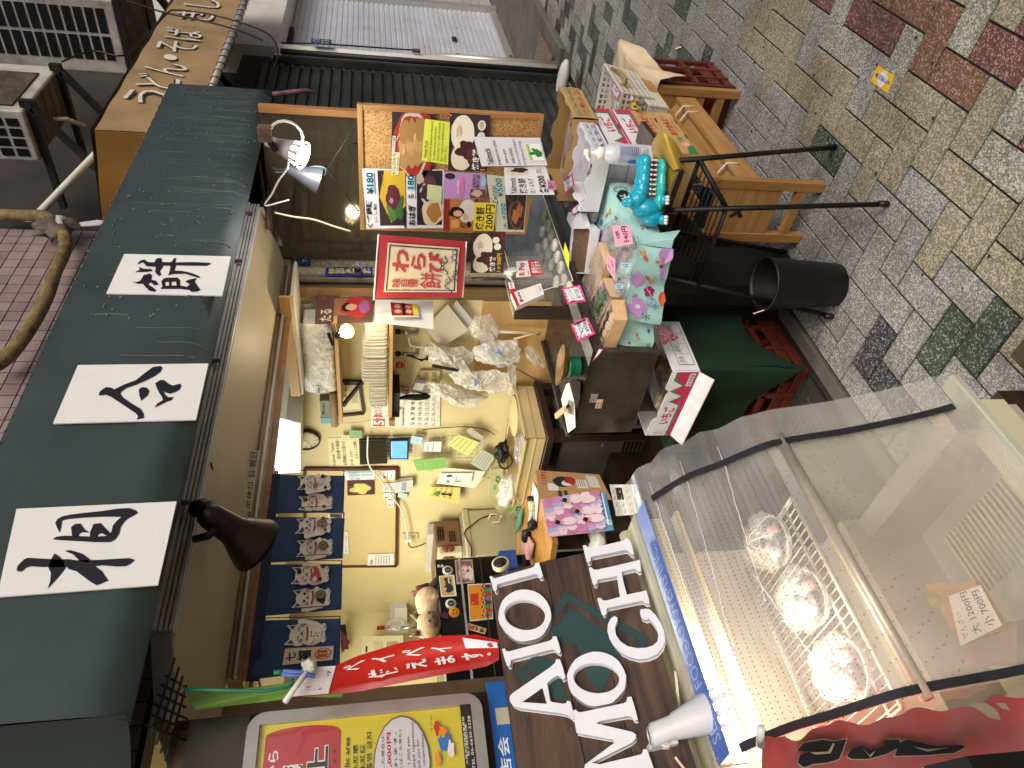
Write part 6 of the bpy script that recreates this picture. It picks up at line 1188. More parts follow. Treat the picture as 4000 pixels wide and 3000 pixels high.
# soap bottle
sb = W('I', 895, 985, 'Z', ZP+.01); sb = V((sb.x-.01, sb.y-.012, ZP+.002))
tp = W('I', 340, 1000, 'Y', sb.y); Hh = tp.z-sb.z
bt = thing('pump_bottle', 'white pump bottle of hand cleaner with a printed label, behind the blue toy', 'bottle', sb)
m = MB(); pr = [(.028, 0), (.036, .004), (.037, .01), (.037, Hh*.56), (.034, Hh*.64), (.02, Hh*.71), (.018, Hh*.72)]; m.lathe(sb, (0, 0, 1), pr, mat('bottle_pl', 'c3c6cc', .3, 'plain', amp=.02, bump=0), 28, sx=1, sy=.85); m.build('body', bt)
m = MB(); m.lathe(sb, (0, 0, 1), [(.019, Hh*.72), (.02, Hh*.73), (.02, Hh*.8), (.012, Hh*.81), (.012, Hh*.84), (.006, Hh*.85), (.006, Hh*.93)], 'white_pl', 20); m.lathe(sb, (0, 0, 1), [(.009, Hh*.92), (.011, Hh*.94), (.011, Hh*.985), (.006, Hh)], 'white_pl', 16); u = (W('I', 300, 1040, 'Y', sb.y)-tp); m.tube([sb+V((0, 0, Hh*.96)), sb+V((-.02, .008, Hh*.96)), sb+V((-.034, .012, Hh*.93))], [.006, .005, .004], 'white_pl', 8); m.build('pump', bt)
cen = sb; dr = (O-sb); dr.z = 0; dr.normalize(); sd_ = V((-dr.y, dr.x, 0))
def lf_(a, b): an = (a-.5)*1.5; return cen+(dr*math.cos(an)+sd_*-math.sin(an)*-1)*.0375*(1)+V((0, 0, Hh*(.53-.42*b)))
m = MB(); m.grid(lf_, 12, 4, mat('lbl', 'aab2c6', .5)); m.items(lf_, [('r', .45, .06+.07*i, .92, .09+.07*i, ('7a6f8c', '5c6488')[i % 2]) for i in range(9)]+[('r', .55, .76, .85, .95, 'dfe2ea')]+[('r', .57+.03*i, .77, .58+.03*i, .94, '24305c') for i in range(9)]+[('b', .15, .5, .1, .2, '2f66b0', 2, .3)], d0=.0008); m.build('label', bt)
# crocodile toy
c0 = W('I', 1045, 1260, 'Z', ZP+.012); hd = W('I', 1050, 1060, 'Z', ZP+.012); tl = W('I', 1020, 1480, 'Z', ZP+.012)
dx_ = (hd-tl); dx_.z = 0; LT = dx_.length; dx_.normalize(); sy_ = V((-dx_.y, dx_.x, 0))     # sy_ points away from the camera
if sy_.dot(O-c0) > 0: sy_ = -sy_
def T3(a, b, c): return c0+dx_*a+sy_*b+V((0, 0, c))
ty = thing('crocodile_toy', 'shiny blue toy crocodile with open jaws and white teeth on the gold sheet', 'toy', c0)
def blobs(lst, mt, name, extra=None):
    m = MB()
    for i, (a, b, c, rx, ry, rz) in enumerate(lst):
        o = len(m.v); m.blob((0, 0, 0), rx, ry, rz, mt, i, .02, 18, 12)
        for k in range(o, len(m.v)): v_ = m.v[k]; m.v[k] = T3(a, b, c)+dx_*v_.x+sy_*v_.y+V((0, 0, v_.z))
    if extra: extra(m)
    o_ = m.build(name, ty)
    md = o_.modifiers.new('r', 'REMESH'); md.mode = 'VOXEL'; md.voxel_size = .0022; md.use_smooth_shade = True
    ms = o_.modifiers.new('s', 'SMOOTH'); ms.iterations = 4
    return o_
blobs([(.0, 0, .018, .068, .042, .02), (.05, 0, .016, .034, .038, .017), (-.045, 0, .02, .034, .042, .02)], 'teal_toy', 'lower_jaw')
blobs([(.07, 0, .068, .026, .034, .022), (.045, 0, .068, .034, .033, .021), (.015, 0, .07, .034, .035, .022), (-.012, 0, .074, .032, .036, .024), (-.04, 0, .084, .032, .038, .03), (-.048, .018, .108, .016, .014, .016), (-.048, -.018, .108, .016, .014, .016), (.08, .012, .077, .008, .007, .006), (.08, -.012, .077, .008, .007, .006), (-.066, 0, .05, .034, .044, .044), (-.09, 0, .032, .03, .038, .034)], 'cyan_toy', 'upper_jaw')
m = MB()
for s_ in (-1, 1):
    for k in range(8): a = .075-.014*k; m.lathe(T3(a, s_*.03, .036), (0, 0, 1), [(.0038, 0), (.003, .006), (.0004, .012)], 'white_pl', 7); m.lathe(T3(a, s_*.03, .056), (0, 0, -1), [(.0038, 0), (.003, .005), (.0004, .01)], 'white_pl', 7)
m.build('teeth', ty)
m = MB(); q = [T3(a, b, .037+.0*a) for a, b in ((.075, -.018), (.08, .0), (.075, .018), (-.04, .024), (-.04, -.024))]; m.prism(q, (0, 0, -.004), mat('mouth_red', '8f1a22', .3)); m.prism([T3(-.035, -.024, .035), T3(-.035, .024, .035), T3(-.045, .022, .055), T3(-.045, -.022, .055)], tuple(dx_*-.003), 'mouth_red'); m.build('mouth', ty)
m = MB()
for s_ in (-1, 1): 
    e = T3(-.036, s_*.018, .11); m.lathe(e, tuple(dx_*.8+sy_*s_*.5), [(.0085, 0), (.007, .003), (.001, .0045)], 'white_pl', 14); m.lathe(e+(dx_*.8+sy_*s_*.5)*.0035, tuple(dx_*.8+sy_*s_*.5), [(.004, 0), (.003, .0015), (.0005, .002)], 'black_pl', 10)
m.build('eye', ty)
for a_ in (-.04, -.098):
    for s_ in (-1, 1):
        blobs([(a_, s_*.042, .013, .016, .012, .012)], 'cyan_toy', 'foot'); m = MB()
        for k in (-1, 0, 1): m.blob(T3(a_+.009*k, s_*.054, .006), .006, .005, .007, 'white_pl', k, .05, 8, 6)
        m.build('claws', ty)
# ================================================================ bench of pale wood
bn = thing('wooden_bench', 'open wooden bench frame with a plank tied by white bands, under the stacked boxes', 'bench', (2.48, 1.16, 0))
bx0, bx1, by0, by1 = 2.085, 2.88, 1.05, 1.29
for x in (bx0, bx1):
    for y in (by0, by1-.035): m = MB(); m.box(x-.012, y, 0, x+.016, y+.035, .425, 'pine_z'); m.build('leg', bn, bevel=.002)
for x in (bx0, bx1): m = MB(); m.box(x-.01, by0+.035, .06, x+.012, by1-.035, .095, 'pine_y'); m.build('cross_bar', bn, bevel=.002)
m = MB(); m.box(bx0-.008, by0+.035, .15, bx0+.006, by1-.035, .385, 'pine_y')
xc = [V((bx0-.0095, (by0+by1)/2+a, .29+b)) for a, b in ((-.022, -.022), (.022, .022), (-.022, .022), (.022, -.022))]
m.bar(xc[0], xc[1], .014, .001, 'dark_wood', up=(1, 0, 0)); m.bar(xc[2], xc[3], .014, .0012, 'dark_wood', up=(1, 0, 0)); m.build('end_panel', bn)
m = MB(); m.box(bx1-.006, by0+.035, .15, bx1+.006, by1-.035, .385, 'pine_y'); m.build('end_panel', bn)
m = MB(); m.box(bx0-.02, by0-.012, .405, bx1+.03, by0+.008, .45, 'pine'); m.box(bx0-.015, by0+.009, .425, bx1+.02, by0+.03, .447, 'pine'); m.build('top_rail', bn, bevel=.002)
m = MB(); m.box(bx0-.02, by1-.012, .405, bx1+.03, by1+.008, .45, 'pine'); m.build('top_rail', bn, bevel=.002)
m = MB(); m.prism([(bx0+.03, by0+.05, .27), (bx1-.02, by0+.05, .27), (bx1-.02, by0+.12, .31), (bx0+.03, by0+.12, .31)], (0, .003, -.02), 'pine'); m.box(bx0+.03, by0+.035, .2, bx1-.02, by0+.05, .285, 'pine'); m.build('tied_plank', bn, bevel=.002)
wb_ = mat('band', 'c9c1b0', .6)
for x in (bx0+.18, bx0+.62, bx1-.12): m = MB(); m.tube([(x, by0+.033, .24), (x, by0+.034, .288), (x+.005, by0+.12, .33), (x, by0+.125, .40), (x, by0, .45)], .005, wb_, 6); m.build('white_band', bn)
m = MB()
for k in range(5): m.box(bx0+.02, by0+.1+k*.034, .428, bx1, by0+.127+k*.034, .44, 'pine')
m.build('seat_slats', bn, bevel=.001)
# ================================================================ stacked fruit boxes
def zof(x): return W('I', x, 578, 'Y', 1.012).z
zs = [.452, zof(938), zof(755), zof(568), zof(470)]
bxl, bxr, byf, byb = 2.17, 2.5, 1.012, 1.26
gcol = {'straw': ('c8323f', '2f7a5c'), 'ruby': ('c2483f', '3f8a3a')}
def fbox(label, z0, z1, kind, x0=bxl, x1=bxr, y0=byf, y1=byb):
    t = thing('fruit_box', label, 'box', ((x0+x1)/2, (y0+y1)/2, z0), 'fruit boxes stacked on the bench')
    m = MB(); wall = 'card_white' if kind == 'straw' else 'card'; m.box(x0, y0, z0+.001, x1, y1, z1-.002, wall); m.build('body', t, bevel=.001)
    f = lambda a, b: V((x0+(x1-x0)*a, y0-.0006, z1-.002-(z1-z0-.003)*b))
    if kind == 'straw': its = [('r', 0, 0, 1, .1, 'b02a4c'), ('p', [(0, .45), (.08, .5), (.14, .9), (.2, .5), (.3, .95), (.38, .8), (.9, .8), (.9, .2), (1, .2), (1, 1), (0, 1)], 'b92a4f'), ('p', [(0, .35), (.08, .4), (.14, .8), (.2, .4), (.3, .86), (.88, .82), (.88, .2), (1, .2), (1, .28), (.91, .28), (.91, .9), (.28, .94), (.2, .5), (.14, .9), (.08, .5), (0, .45)], '2f7a5c'), ('t', 'いちご', .42, .28, .78, .74, 'c0303f', .03), ('l', [(.93, .1), (.93, .7)], .004, 'b8555c'), ('l', [(.9, .2), (.96, .2)], .004, 'b8555c'), ('l', [(.89, .35), (.97, .35)], .004, 'b8555c'), ('l', [(.88, .5), (.98, .5)], .004, 'b8555c'), ('r', .5, .93, .6, 1, blk)]
    else: its = [('p', [(0, .5), (.2, .7), (.2, 1), (0, 1)], '2f7a3c'), ('b', .22, .65, .06, .22, 'd8a090', 2, .4), ('t', 'ならの', .24, .4, .38, .7, '3f8a3a', .02), ('t', 'あすかルビー', .42, .22, .93, .62, 'b8402f', .03), ('t', 'JAならけん', .56, .68, .84, .84, 'b8402f', .0), ('r', .35, .93, .45, 1, blk), ('r', .72, .93, .82, 1, blk)]
    sheet('front_print', f, its, wall, .0004, parent=t)
    m = MB(); m.items(lambda a, b: V((x1+.0006, y1+(y0-y1)*(1-a), z1-.002-(z1-z0-.003)*b)), [], toward=V((9, 0, 1))); 
    return t
fbox('bottom brown strawberry box of the stack on the bench', zs[0], zs[1], 'ruby'); fbox('second brown strawberry box from the bottom of the stack', zs[1], zs[2], 'ruby')
fbox('white and pink strawberry box above the two brown ones', zs[2], zs[3], 'straw'); fbox('upper white and pink strawberry box, right under the open trays', zs[3], zs[3]+.085, 'straw')
def openbox(name, label, x0, y0, x1, y1, z0, z1, wall, inner, front_its, group=None, notch=True, parts_in=None, cat='box', th=.003):
    t = thing(name, label, cat, ((x0+x1)/2, (y0+y1)/2, z0)); m = MB()
    def wallp(a, b, hi):
        a, b = V(a), V(b); n = 14; top_ = []
        for k in range(n+1):
            u = k/n; dip = .35 if notch and (.2 < u < .36 or .64 < u < .8) else 0
            top_.append(a.lerp(b, u)+V((0, 0, (hi-z0)*(1-dip*.45))))
        d = (b-a).cross(V((0, 0, 1))).normalized()*th; m.prism([a, *top_, b], d, wall, inner)
    wallp((x1, y0, z0), (x0, y0, z0), z1); wallp((x0, y1, z0), (x1, y1, z0), z1); wallp((x0, y0, z0), (x0, y1, z0), z1); wallp((x1, y1, z0), (x1, y0, z0), z1)
    m.box(x0, y0, z0, x1, y1, z0+.003, inner); m.build('walls', t)
    if front_its is not None: sheet('front_print', lambda a, b: V((x0+(x1-x0)*a, y0-.0045, z1-.02*(z1-z0)-(z1-z0)*(.16*1+.8*b)+(z1-z0)*.16)), front_its, wall, .0006, parent=t)
    return t
grid_its = lambda c, wr_: [('r', .05, .2, .95, .22, c), ('r', .05, .9, .95, .92, c), ('r', .05, .5, .95, .51, c), ('r', .05, .2, .06, .92, c), ('r', .94, .2, .95, .92, c)]+[('r', .05+.225*i, .2, .055+.225*i, .92, c) for i in range(1, 4)]+[('t', s_, .08+.225*i, .26, .22+.225*i, .44, c) for i, s_ in enumerate(('品名', '等級', '階級', '量目'))]+[('t', s_, .08+.225*i, .56, .24+.225*i, .84, wc, .02) for i, (s_, wc) in enumerate(wr_)]
zt0 = zs[3]+.086; zt1 = .845
ot1 = openbox('open_tray_box', 'open white cardboard tray of packed sweets above the strawberry boxes', 2.12, 1.0, 2.335, 1.22, zt0, zt1, 'card_white', 'card_white', grid_its('2f6f68', [('A', '2f6f68'), ('む', '2a4fa0'), ('ち', '2a4fa0'), ('2L', 'b8402f')]))
ot2 = openbox('open_tray_box', 'open brown cardboard tray right of the white one, on top of the stack', 2.34, .985, 2.6, W('I', 60, 1090, 'X', 2.6).y, zt0, zt1+.02, 'card', 'card_in', grid_its('3f7a4c', [('アスカ', 'c0504c'), ('秀', 'c0302c'), ('ル', 'c0504c'), ('2L', 'c0504c')]))
def packs(parent, x0, x1, y0, y1, z, seed, n=7):
    r_ = random.Random(seed); m = MB()
    for k in range(n): m.blob((r_.uniform(x0, x1), r_.uniform(y0, y1), z+.016), .03, .035, .018, mat('red_sweets', '8c3a34', .4, 'plain', amp=.25, scale=30), k, .5, 12, 8, 2.5)
    m.build('red_sweets', parent)
    m = MB(); m.grid(lambda a, b: V((x0-.02+(x1-x0+.04)*a, y0-.02+(y1-y0+.04)*b, z+.036+.012*noise.noise(V((a*5, b*5, seed))))), 16, 14, 'film'); m.build('plastic_film', parent)
packs(ot1, 2.17, 2.29, 1.04, 1.17, zt0+.004, 3, 5); packs(ot2, 2.4, 2.55, 1.05, 1.34, zt0+.004, 5, 9)
ptag('pink-edged tag reading 750 yen on the brown open tray', 'I', [(132, 1330), (112, 1200), (205, 1130), (222, 1240)], [('¥750', (.45, .3, .95, .7)), ('白あん', (.1, .3, .4, .6))], ax='Z', v=.85)
ptag('pink-edged tag reading 700 yen on the white open tray', 'I', [(200, 1520), (190, 1470), (318, 1365), (320, 1440)], [('¥700', (.3, .35, .8, .75))], ax='Z', v=.83)
sheet('price_note', bil(*[W('I', x, y, 'Z', z) for x, y, z in ((418, 1175, .80), (378, 1110, .82), (405, 1010, .82), (440, 1060, .8))]), [('t', 'Konno', .1, .3, .9, .7, blk)], 'd98cb0', .0008, label='folded pink note clipped with a black clip behind the pump bottle', cat='price note')
# little wrapped parcel at the table's right end and paper box below the rice cake case
m = MB(); q = [W('I', x, y, 'Z', .8) for x, y in ((200, 1560), (215, 1495), (330, 1500), (372, 1640), (245, 1640))]; m.prism(q, (0, 0, .02), 'card_white'); m.build('paper_parcel', label='small white paper parcel beside the 700 yen tag', cat='parcel', bevel=.002)
# ================================================================ baskets and crates at the right
def basket(label, x0, y0, x1, y1, z0, z1, flare=.02, handle=None):
    t = thing('plastic_basket', label, 'basket', ((x0+x1)/2, (y0+y1)/2, z0)); m = MB(); N = 9; bp = mat('basket_pl', 'cfcabc', .4, 'plain', amp=.03)
    cb = [V((x0+flare, y0+flare, z0)), V((x1-flare, y0+flare, z0)), V((x1-flare, y1-flare, z0)), V((x0+flare, y1-flare, z0))]; ct_ = [V((x0, y0, z1)), V((x1, y0, z1)), V((x1, y1, z1)), V((x0, y1, z1))]
    for i in range(4):
        a, b, c, d = cb[i], cb[(i+1) % 4], ct_[(i+1) % 4], ct_[i]; f = bil(d, c, b, a); nv = 6; n = max(6, int((b-a).length/.018))
        nn = (b-a).cross(d-a).normalized()
        for k in range(n+1): m.bar(f(k/n, 0), f(k/n, 1), .007, .002, bp, up=nn)
        for k in range(nv+1): m.bar(f(0, k/nv), f(1, k/nv), .007 if k else .012, .0025, bp, up=nn)
    for k in range(10): m.bar(cb[0].lerp(cb[1], (k+.5)/10), cb[3].lerp(cb[2], (k+.5)/10), .01, .002, bp)
    m.build('body', t)
    return t
z_ = .5
bk1 = basket('larger white plastic basket with a tan handle and pink tag, right of the box stack', 2.56, .97, 2.84, 1.2, .50, .63)
m = MB(); m.tube([W('O', x, y, 'Z', .61) for x, y in ((1080, 595), (1150, 610), (1210, 690), (1200, 720), (1140, 742))], .007, mat('tan_handle', 'a5884a', .4), 8); m.build('handle', bk1)
bk2 = basket('small white perforated basket between the big basket and the bench rail', 2.52, .995, 2.66, 1.11, .455, .53, .008)
m = MB()
for k in range(5): m.blob((2.62+.04*k, 1.08+.02*(k % 2), .56), .04, .05, .03, 'film', k, .5, 12, 8)
m.build('plastic_wrapped_goods', label='heap of clear wrapped goods inside the larger white basket', cat='packaging')
ptag('pink-edged tag lying in the larger white basket', 'I', [(622, 455), (558, 345), (590, 270), (650, 400)], [('30円', (.3, .35, .8, .75))], ax='Z', v=.62)
m = MB(); q = [W('I', x, y, 'Z', .56) for x, y in ((735, 375), (745, 345), (800, 370), (850, 570), (700, 570))]; f = bil(q[4], q[0], q[2], q[3]); m.prism(q, (0, 0, .03), mat('snack_or', 'b08a60', .5)); m.build('snack_packet', label='brown snack packet with a yellow disc in the small white basket', cat='packet')
m = MB(); m.items(bil(*[W('I', x, y, 'Z', .592) for x, y in ((850, 570), (700, 565), (745, 350), (850, 460))]), [('e', .5, .35, .24, .2, 'd9c02c'), ('b', .45, .35, .12, .08, '3c3a4c', 2, .4), ('e', .25, .6, .2, .16, '55504c'), ('b', .8, .7, .15, .1, 'dcdde2', 3, .3)], toward=V((2.3, 0, 3))); m.build('packet_print', label='printed yellow disc and dish photo on the brown snack packet', cat='label')
def crate(label, x0, y0, x1, y1, z0, z1, rows=3, cols=3, thick=.006):
    t = thing('bottle_crate', label, 'crate', ((x0+x1)/2, (y0+y1)/2, z0), 'red plastic bottle crates'); m = MB(); c = 'crate_red'; h = z1-z0
    for (a, b) in (((x0, y0), (x1, y0)), ((x1, y0), (x1, y1)), ((x1, y1), (x0, y1)), ((x0, y1), (x0, y0))):
        a, b = V((*a, z0)), V((*b, z0)); d = (b-a).normalized(); n = d.cross(V((0, 0, 1)))*-1; L_ = (b-a).length
        for zz, hh, pr_ in ((0, .035, .004), (h*.36, .018, .01), (h*.66, .018, .01), (h-.03, .03, .006)): m.obox((a+b)/2+V((0, 0, zz+hh/2)), d*L_/2, n*pr_, V((0, 0, hh/2)), c)
        for k in range(cols+1): m.obox(a+d*(L_*k/cols)+V((0, 0, h/2)), d*.008, n*.01, V((0, 0, h/2-.002)), c)
        m.obox(a.lerp(b, .5)+V((0, 0, h*.18)), d*L_*.36, n*.003, V((0, 0, h*.06)), c)
    m.build('body', t, bevel=.0015)
    m = MB(); m.box(x0+.01, y0+.01, z0+.01, x1-.01, y1-.01, z0+.02, 'crate_red')
    for k in range(1, 4): m.box(x0+(x1-x0)*k/4-.002, y0+.01, z0+.02, x0+(x1-x0)*k/4+.002, y1-.01, z0+h*.5, 'crate_red')
    m.build('bottle_dividers', t); return t
crR = crate('red plastic bottle crate at the right end of the bench, under the stained cloth', 2.93, 1.06, 3.2, 1.42, .0, .44)
sc0 = [W('I', x, y, 'Z', z) for x, y, z in ((690, 70, .50), (940, 140, .44), (1095, 330, .38), (780, 360, .50))]
sc0 = [V((3.24, 1.02, .46)), V((3.02, .99, .46)), V((2.9, 1.03, .46)), V((2.9, 1.3, .46)), V((3.2, 1.3, .46))]
def stc(a, b):
    x = 2.86+.4*a; y = 1.38-.36*min(b, .7)/.7; z = .452+.012*noise.noise(V((a*6, b*6, 0)))
    if b > .7: y = 1.02-.02*math.sin((b-.7)*5+a*8); z -= (b-.7)*.36*(1+.4*math.sin(a*5))
    if a < .15: z -= (.15-a)*.5
    return V((x, y, z))
m = MB(); m.grid(stc, 30, 30, 'stain_cloth'); m.build('stained_cloth', label='stained beige cloth draped over the right-hand red crate', cat='cloth')
# left crate with green cloth and open strawberry box
crL = crate('red plastic bottle crate at the left, half covered by the dark green cloth', 1.715, 1.60, 2.08, 1.97, .0, .34)
m = MB(); m.lathe((1.86, 1.7, .02), (0, 0, 1), [(.03, 0), (.03, .16), (.012, .22), (.012, .27)], mat('bottle_gl', '3a3f46', .15, 'plain', amp=.05), 14); m.build('glass_bottle', label='dark glass bottle standing inside the left red crate', cat='bottle')
BZ = .45
bA, bB, bC = W('K', 1080, 930, 'Z', BZ+.105), W('K', 1300, 415, 'Z', BZ+.105), W('K', 1025, 340, 'Z', BZ+.105)
bL_ = thing('green_cloth', 'dark green cloth draped over the left crate under the open strawberry box', 'cloth', (1.8, 1.75, .34))
gx, gX, gy, gY = 1.69, 2.12, 1.56, 2.0
def gcl(a, b):
    x = gx+(gX-gx)*min(max((a-.2)/.6, 0), 1); y = gY-(gY-gy)*min(max((b)/.62, 0), 1); z = BZ-.004+.006*noise.noise(V((a*5, b*5, 0)))
    dz = 0
    if a < .2: dz = (.2-a)*1.7*(1-.22*math.sin(b*6)); x -= .015*math.sin(b*13+a*4)*(1-a/.2)
    if b > .62: dz2 = (b-.62)*.82*(1+.15*math.sin(a*9)); dz = max(dz, dz2); y -= .015*math.sin(a*11)*(b-.62)*2.6
    return V((x, y, z-dz))
m = MB(); m.grid(gcl, 44, 40, 'green_cloth'); m.build('cloth', bL_)
m = MB(); m.box(1.74, 1.62, .34, 2.06, 1.95, .44, 'black_pl'); m.build('under_box', label='dark flat box between the left red crate and the green cloth', cat='box')
d1 = (bB-bA); d2 = (bC-bB); rot = math.atan2(d1.y, d1.x)
uu = d1.normalized(); vv = V((-uu.y, uu.x, 0)); 
if vv.dot(bC-bB) < 0: vv = -vv
LB, WB = d1.length, (bC-bB).dot(vv)
sbx = thing('open_fruit_box', 'open white and pink strawberry box with a wooden dish inside, on the green cloth', 'box', (bA+bB)/2-V((0, 0, .1)))
m = MB(); z0b = -.1
def QB(a, b, c): return bA+uu*(LB*a)+vv*(WB*b)+V((0, 0, c))
def wallq(p, q, dip=True):
    n = 20; top_ = []
    for k in range(n+1):
        u = k/n; dd = .018 if dip and (.28 < u < .34 or .66 < u < .72) else (.012 if dip and .34 <= u <= .66 else 0); top_.append(p.lerp(q, u)-V((0, 0, dd)))
    dn = (q-p).cross(V((0, 0, 1))).normalized()*.003; m.prism([p+V((0, 0, z0b)), *top_, q+V((0, 0, z0b))], dn, 'card_white')
wallq(QB(0, 0, 0), QB(1, 0, 0)); wallq(QB(1, 1, 0), QB(0, 1, 0)); wallq(QB(1, 0, 0), QB(1, 1, 0), False); wallq(QB(0, 1, 0), QB(0, 0, 0), False)
m.prism([QB(0, 0, z0b), QB(1, 0, z0b), QB(1, 1, z0b), QB(0, 1, z0b)], (0, 0, .003), 'card_white'); m.build('walls', sbx)
off = (V((O.x, O.y, 0))-QB(.5, 0, 0)); off.z = 0; nn = -vv*.0045
f = lambda a, b: QB(a, 0, -.014-.086*b)+nn
sheet('front_print', f, [('r', 0, .78, 1, 1, 'b92a4f'), ('p', [(0, .78), (.5, .78), (.56, .3), (.64, .75), (.72, .15), (.8, .6), (.9, .1), (1, .1), (1, .9), (0, .9)], 'b92a4f'), ('p', [(0, .7), (.5, .7), (.56, .2), (.64, .65), (.72, .05), (.8, .5), (.88, .02), (1, .02), (1, .1), (.9, .1), (.8, .6), (.72, .15), (.64, .75), (.56, .3), (.5, .78), (0, .78)], '2f7a5c'), ('t', 'いちご', .2, .12, .48, .6, 'c0303f', .03), ('r', .8, .62, .98, .84, 'e0e0e2'), ('t', '奈良県産', .81, .65, .97, .82, '2f7a5c', .02), ('l', [(.06, .1), (.06, .7)], .004, 'b8555c'), ('l', [(.03, .25), (.09, .25)], .004, 'b8555c'), ('l', [(.02, .45), (.1, .45)], .004, 'b8555c')], 'card_white', .0006, parent=sbx)
f = lambda a, b: QB(1, a, -.008-.09*b)+uu*.0045
sheet('end_print', f, [('r', .1, .25, .95, .27, '3a3f44'), ('r', .1, .55, .95, .56, '3a3f44'), ('r', .1, .88, .95, .9, '3a3f44'), ('r', .1, .25, .11, .9, '3a3f44')]+[('r', .1+.21*i, .25, .105+.21*i, .9, '3a3f44') for i in range(1, 5)]+[('t', '品名', .14+.21*i, .32, .26+.21*i, .5, '3f6f5c') for i in range(4)], 'card_white', .0006, parent=sbx)
m = MB(); m.prism([QB(0, -.02, z0b), QB(1.0, -.02, z0b), QB(1.02, -.2, z0b-.035), QB(-.02, -.2, z0b-.035)], (0, 0, .003), mat('flap', 'd8d4d6', .6, 'plain', amp=.03, scale=16, col2='cdbbc1')); m.build('flap', sbx)
m = MB(); cc = QB(.55, .5, z0b+.03); m.lathe(cc, (0, 0, 1), [(.03, -.02), (.07, .0), (.085, .02), (.08, .02), (.06, .0), (.02, -.01)], dm, 28, sx=1.2, sy=.7); m.build('wooden_dish', label='oval wooden dish lying in the open strawberry box', cat='dish')
m = MB(); m.obox(QB(.35, .55, z0b+.035), uu*.07, vv*.05, V((0, 0, .018)), 'film'); m.obox(QB(.15, .4, z0b+.02), uu*.04, vv*.05, V((0, 0, .012)), 'card_in'); m.build('clear_tub', label='clear plastic tub beside the dish in the open strawberry box', cat='tub', bevel=.003)
# bucket
bk = thing('black_bucket', 'black plastic waste bin with a thin stick leaning in it, beside the bench', 'bin', (1.795, 1.27, 0))
m = MB(); m.lathe((1.795, 1.275, 0), (0, 0, 1), [(.068, .0), (.072, .004), (.088, .262), (.092, .264), (.092, .272), (.086, .272), (.083, .26), (.066, .01), (.0, .01)], 'black_pl', 40); m.build('shell', bk)
m = MB(); m.tube([(1.76, 1.29, .1), W('L', 268, 1355, 'Z', .31)], .0022, 'kiri', 6); m.build('stick', bk)
# rubber mat by the gutter
m = MB(); q = [W('Q', x, y, 'Z', .004) for x, y in ((800, 640), (1060, 935), (640, 1060), (590, 1040))]; m.prism([V((1.0, 1.6, .004)), V((1.68, 1.6, .004)), V((1.68, 2.0, .004)), V((1.0, 2.0, .004))], (0, 0, .006), 'concrete_dark')
for i in range(22):
    for j in range(6): x, y = 1.16+i*.022, 1.66+j*.03; m.box(x, y, .0095, x+.016, y+.003, .012, 'concrete'); m.box(x, y, .0095, x+.003, y+.022, .012, 'concrete')
m.build('rubber_mat', label='dark ribbed rubber mat beside the gutter left of the crate', cat='mat')
# white slip-on shoe shape by the pipe and metal plate
m = MB(); p = W('O', 690, 700, 'Z', .02); m.blob(p+V((0, 0, .03)), .06, .17, .045, 'shop_pale', 3, .1, 20, 12); m.build('pipe_cover', label='rounded white plastic cover on the ground at the foot of the pipes', cat='cover')
m = MB(); m.box(6.0, 2.02, .06, 6.6, 2.25, .075, mat('checker', '5d4634', .5, 'speck', scale=60, col2='7a6450', bump=1)); m.build('checker_plate', label='rusty checker plate on the step in front of the white shutter', cat='plate')
# ================================================================ inside the shop, lower half
# dark table with cream bread trays along the side wall
it = thing('dark_table', 'dark brown wooden table along the side wall carrying the cream bread trays', 'table', (1.98, 2.33, 0))
tx0 = W('K', 300, 935, 'Z', .86).x; ty0 = W('K', 215, 560, 'Z', .86).y
tx0, tx1, ty0, ty1 = 1.86, 2.19, 2.08, 2.62
m = MB(); m.box(tx0, ty0, .835, tx1, ty1, .865, 'dark_wood'); m.build('top', it, bevel=.002)
for x, y in ((tx0+.01, ty0+.01), (tx0+.01, ty1-.05), (tx1-.05, ty0+.01), (tx1-.05, ty1-.05)): m = MB(); m.box(x, y, 0, x+.04, y+.04, .835, 'dark_wood'); m.build('leg', it)
for k, (lb, z0, dx) in enumerate((('deep cream plastic bread tray on the dark table by the side wall', .867, 0),)):
    t = thing('bread_tray', lb, 'tray', (1.99, 2.33, z0)); m = MB()
    x0, x1, y0, y1, h = tx0+.02+dx, tx1-.015, ty0+.03+dx, ty1-.08, .085
    for (a, b) in (((x0, y0), (x1, y0)), ((x1, y0), (x1, y1)), ((x1, y1), (x0, y1)), ((x0, y1), (x0, y0))):
        a, b = V((*a, z0+h/2)), V((*b, z0+h/2)); d = (b-a).normalized(); n = d.cross(V((0, 0, -1))); m.obox((a+b)/2, d*((b-a).length/2+.004), n*.004, V((0, 0, h/2)), 'cream_pl'); m.obox((a+b)/2+V((0, 0, h/2-.004)), d*((b-a).length/2+.01), n*.01, V((0, 0, .004)), 'cream_pl'); m.obox((a+b)/2+V((0, 0, -h*.05)), d*((b-a).length/2+.006), n*.006, V((0, 0, .003)), 'cream_pl')
    m.box(x0, y0, z0+.01, x1, y1, z0+(.02 if k == 0 else h-.004), 'cream_pl'); m.build('body', t, bevel=.002)
m = MB(); c = W('F', 705, 1430, 'Z', 1.04); m.lathe((2.09, 2.2, .95), (0, 0, 1), [(.075, 0), (.09, .006), (.085, .008), (.06, .012), (.055, .018), (.02, .02)], 'cream_pl', 30, caps=True); m.build('round_lid', label='round ribbed cream lid lying on the bread tray', cat='lid')
def crumple(label, c, rx, ry, rz, mt, seed, name='crumpled_bag', cat='bag', amp=.55, fr=2.2, **k):
    m = MB(); m.blob(c, rx, ry, rz, mt, seed, amp, 26, 16, fr); return m.build(name, label=label, cat=cat, **k)
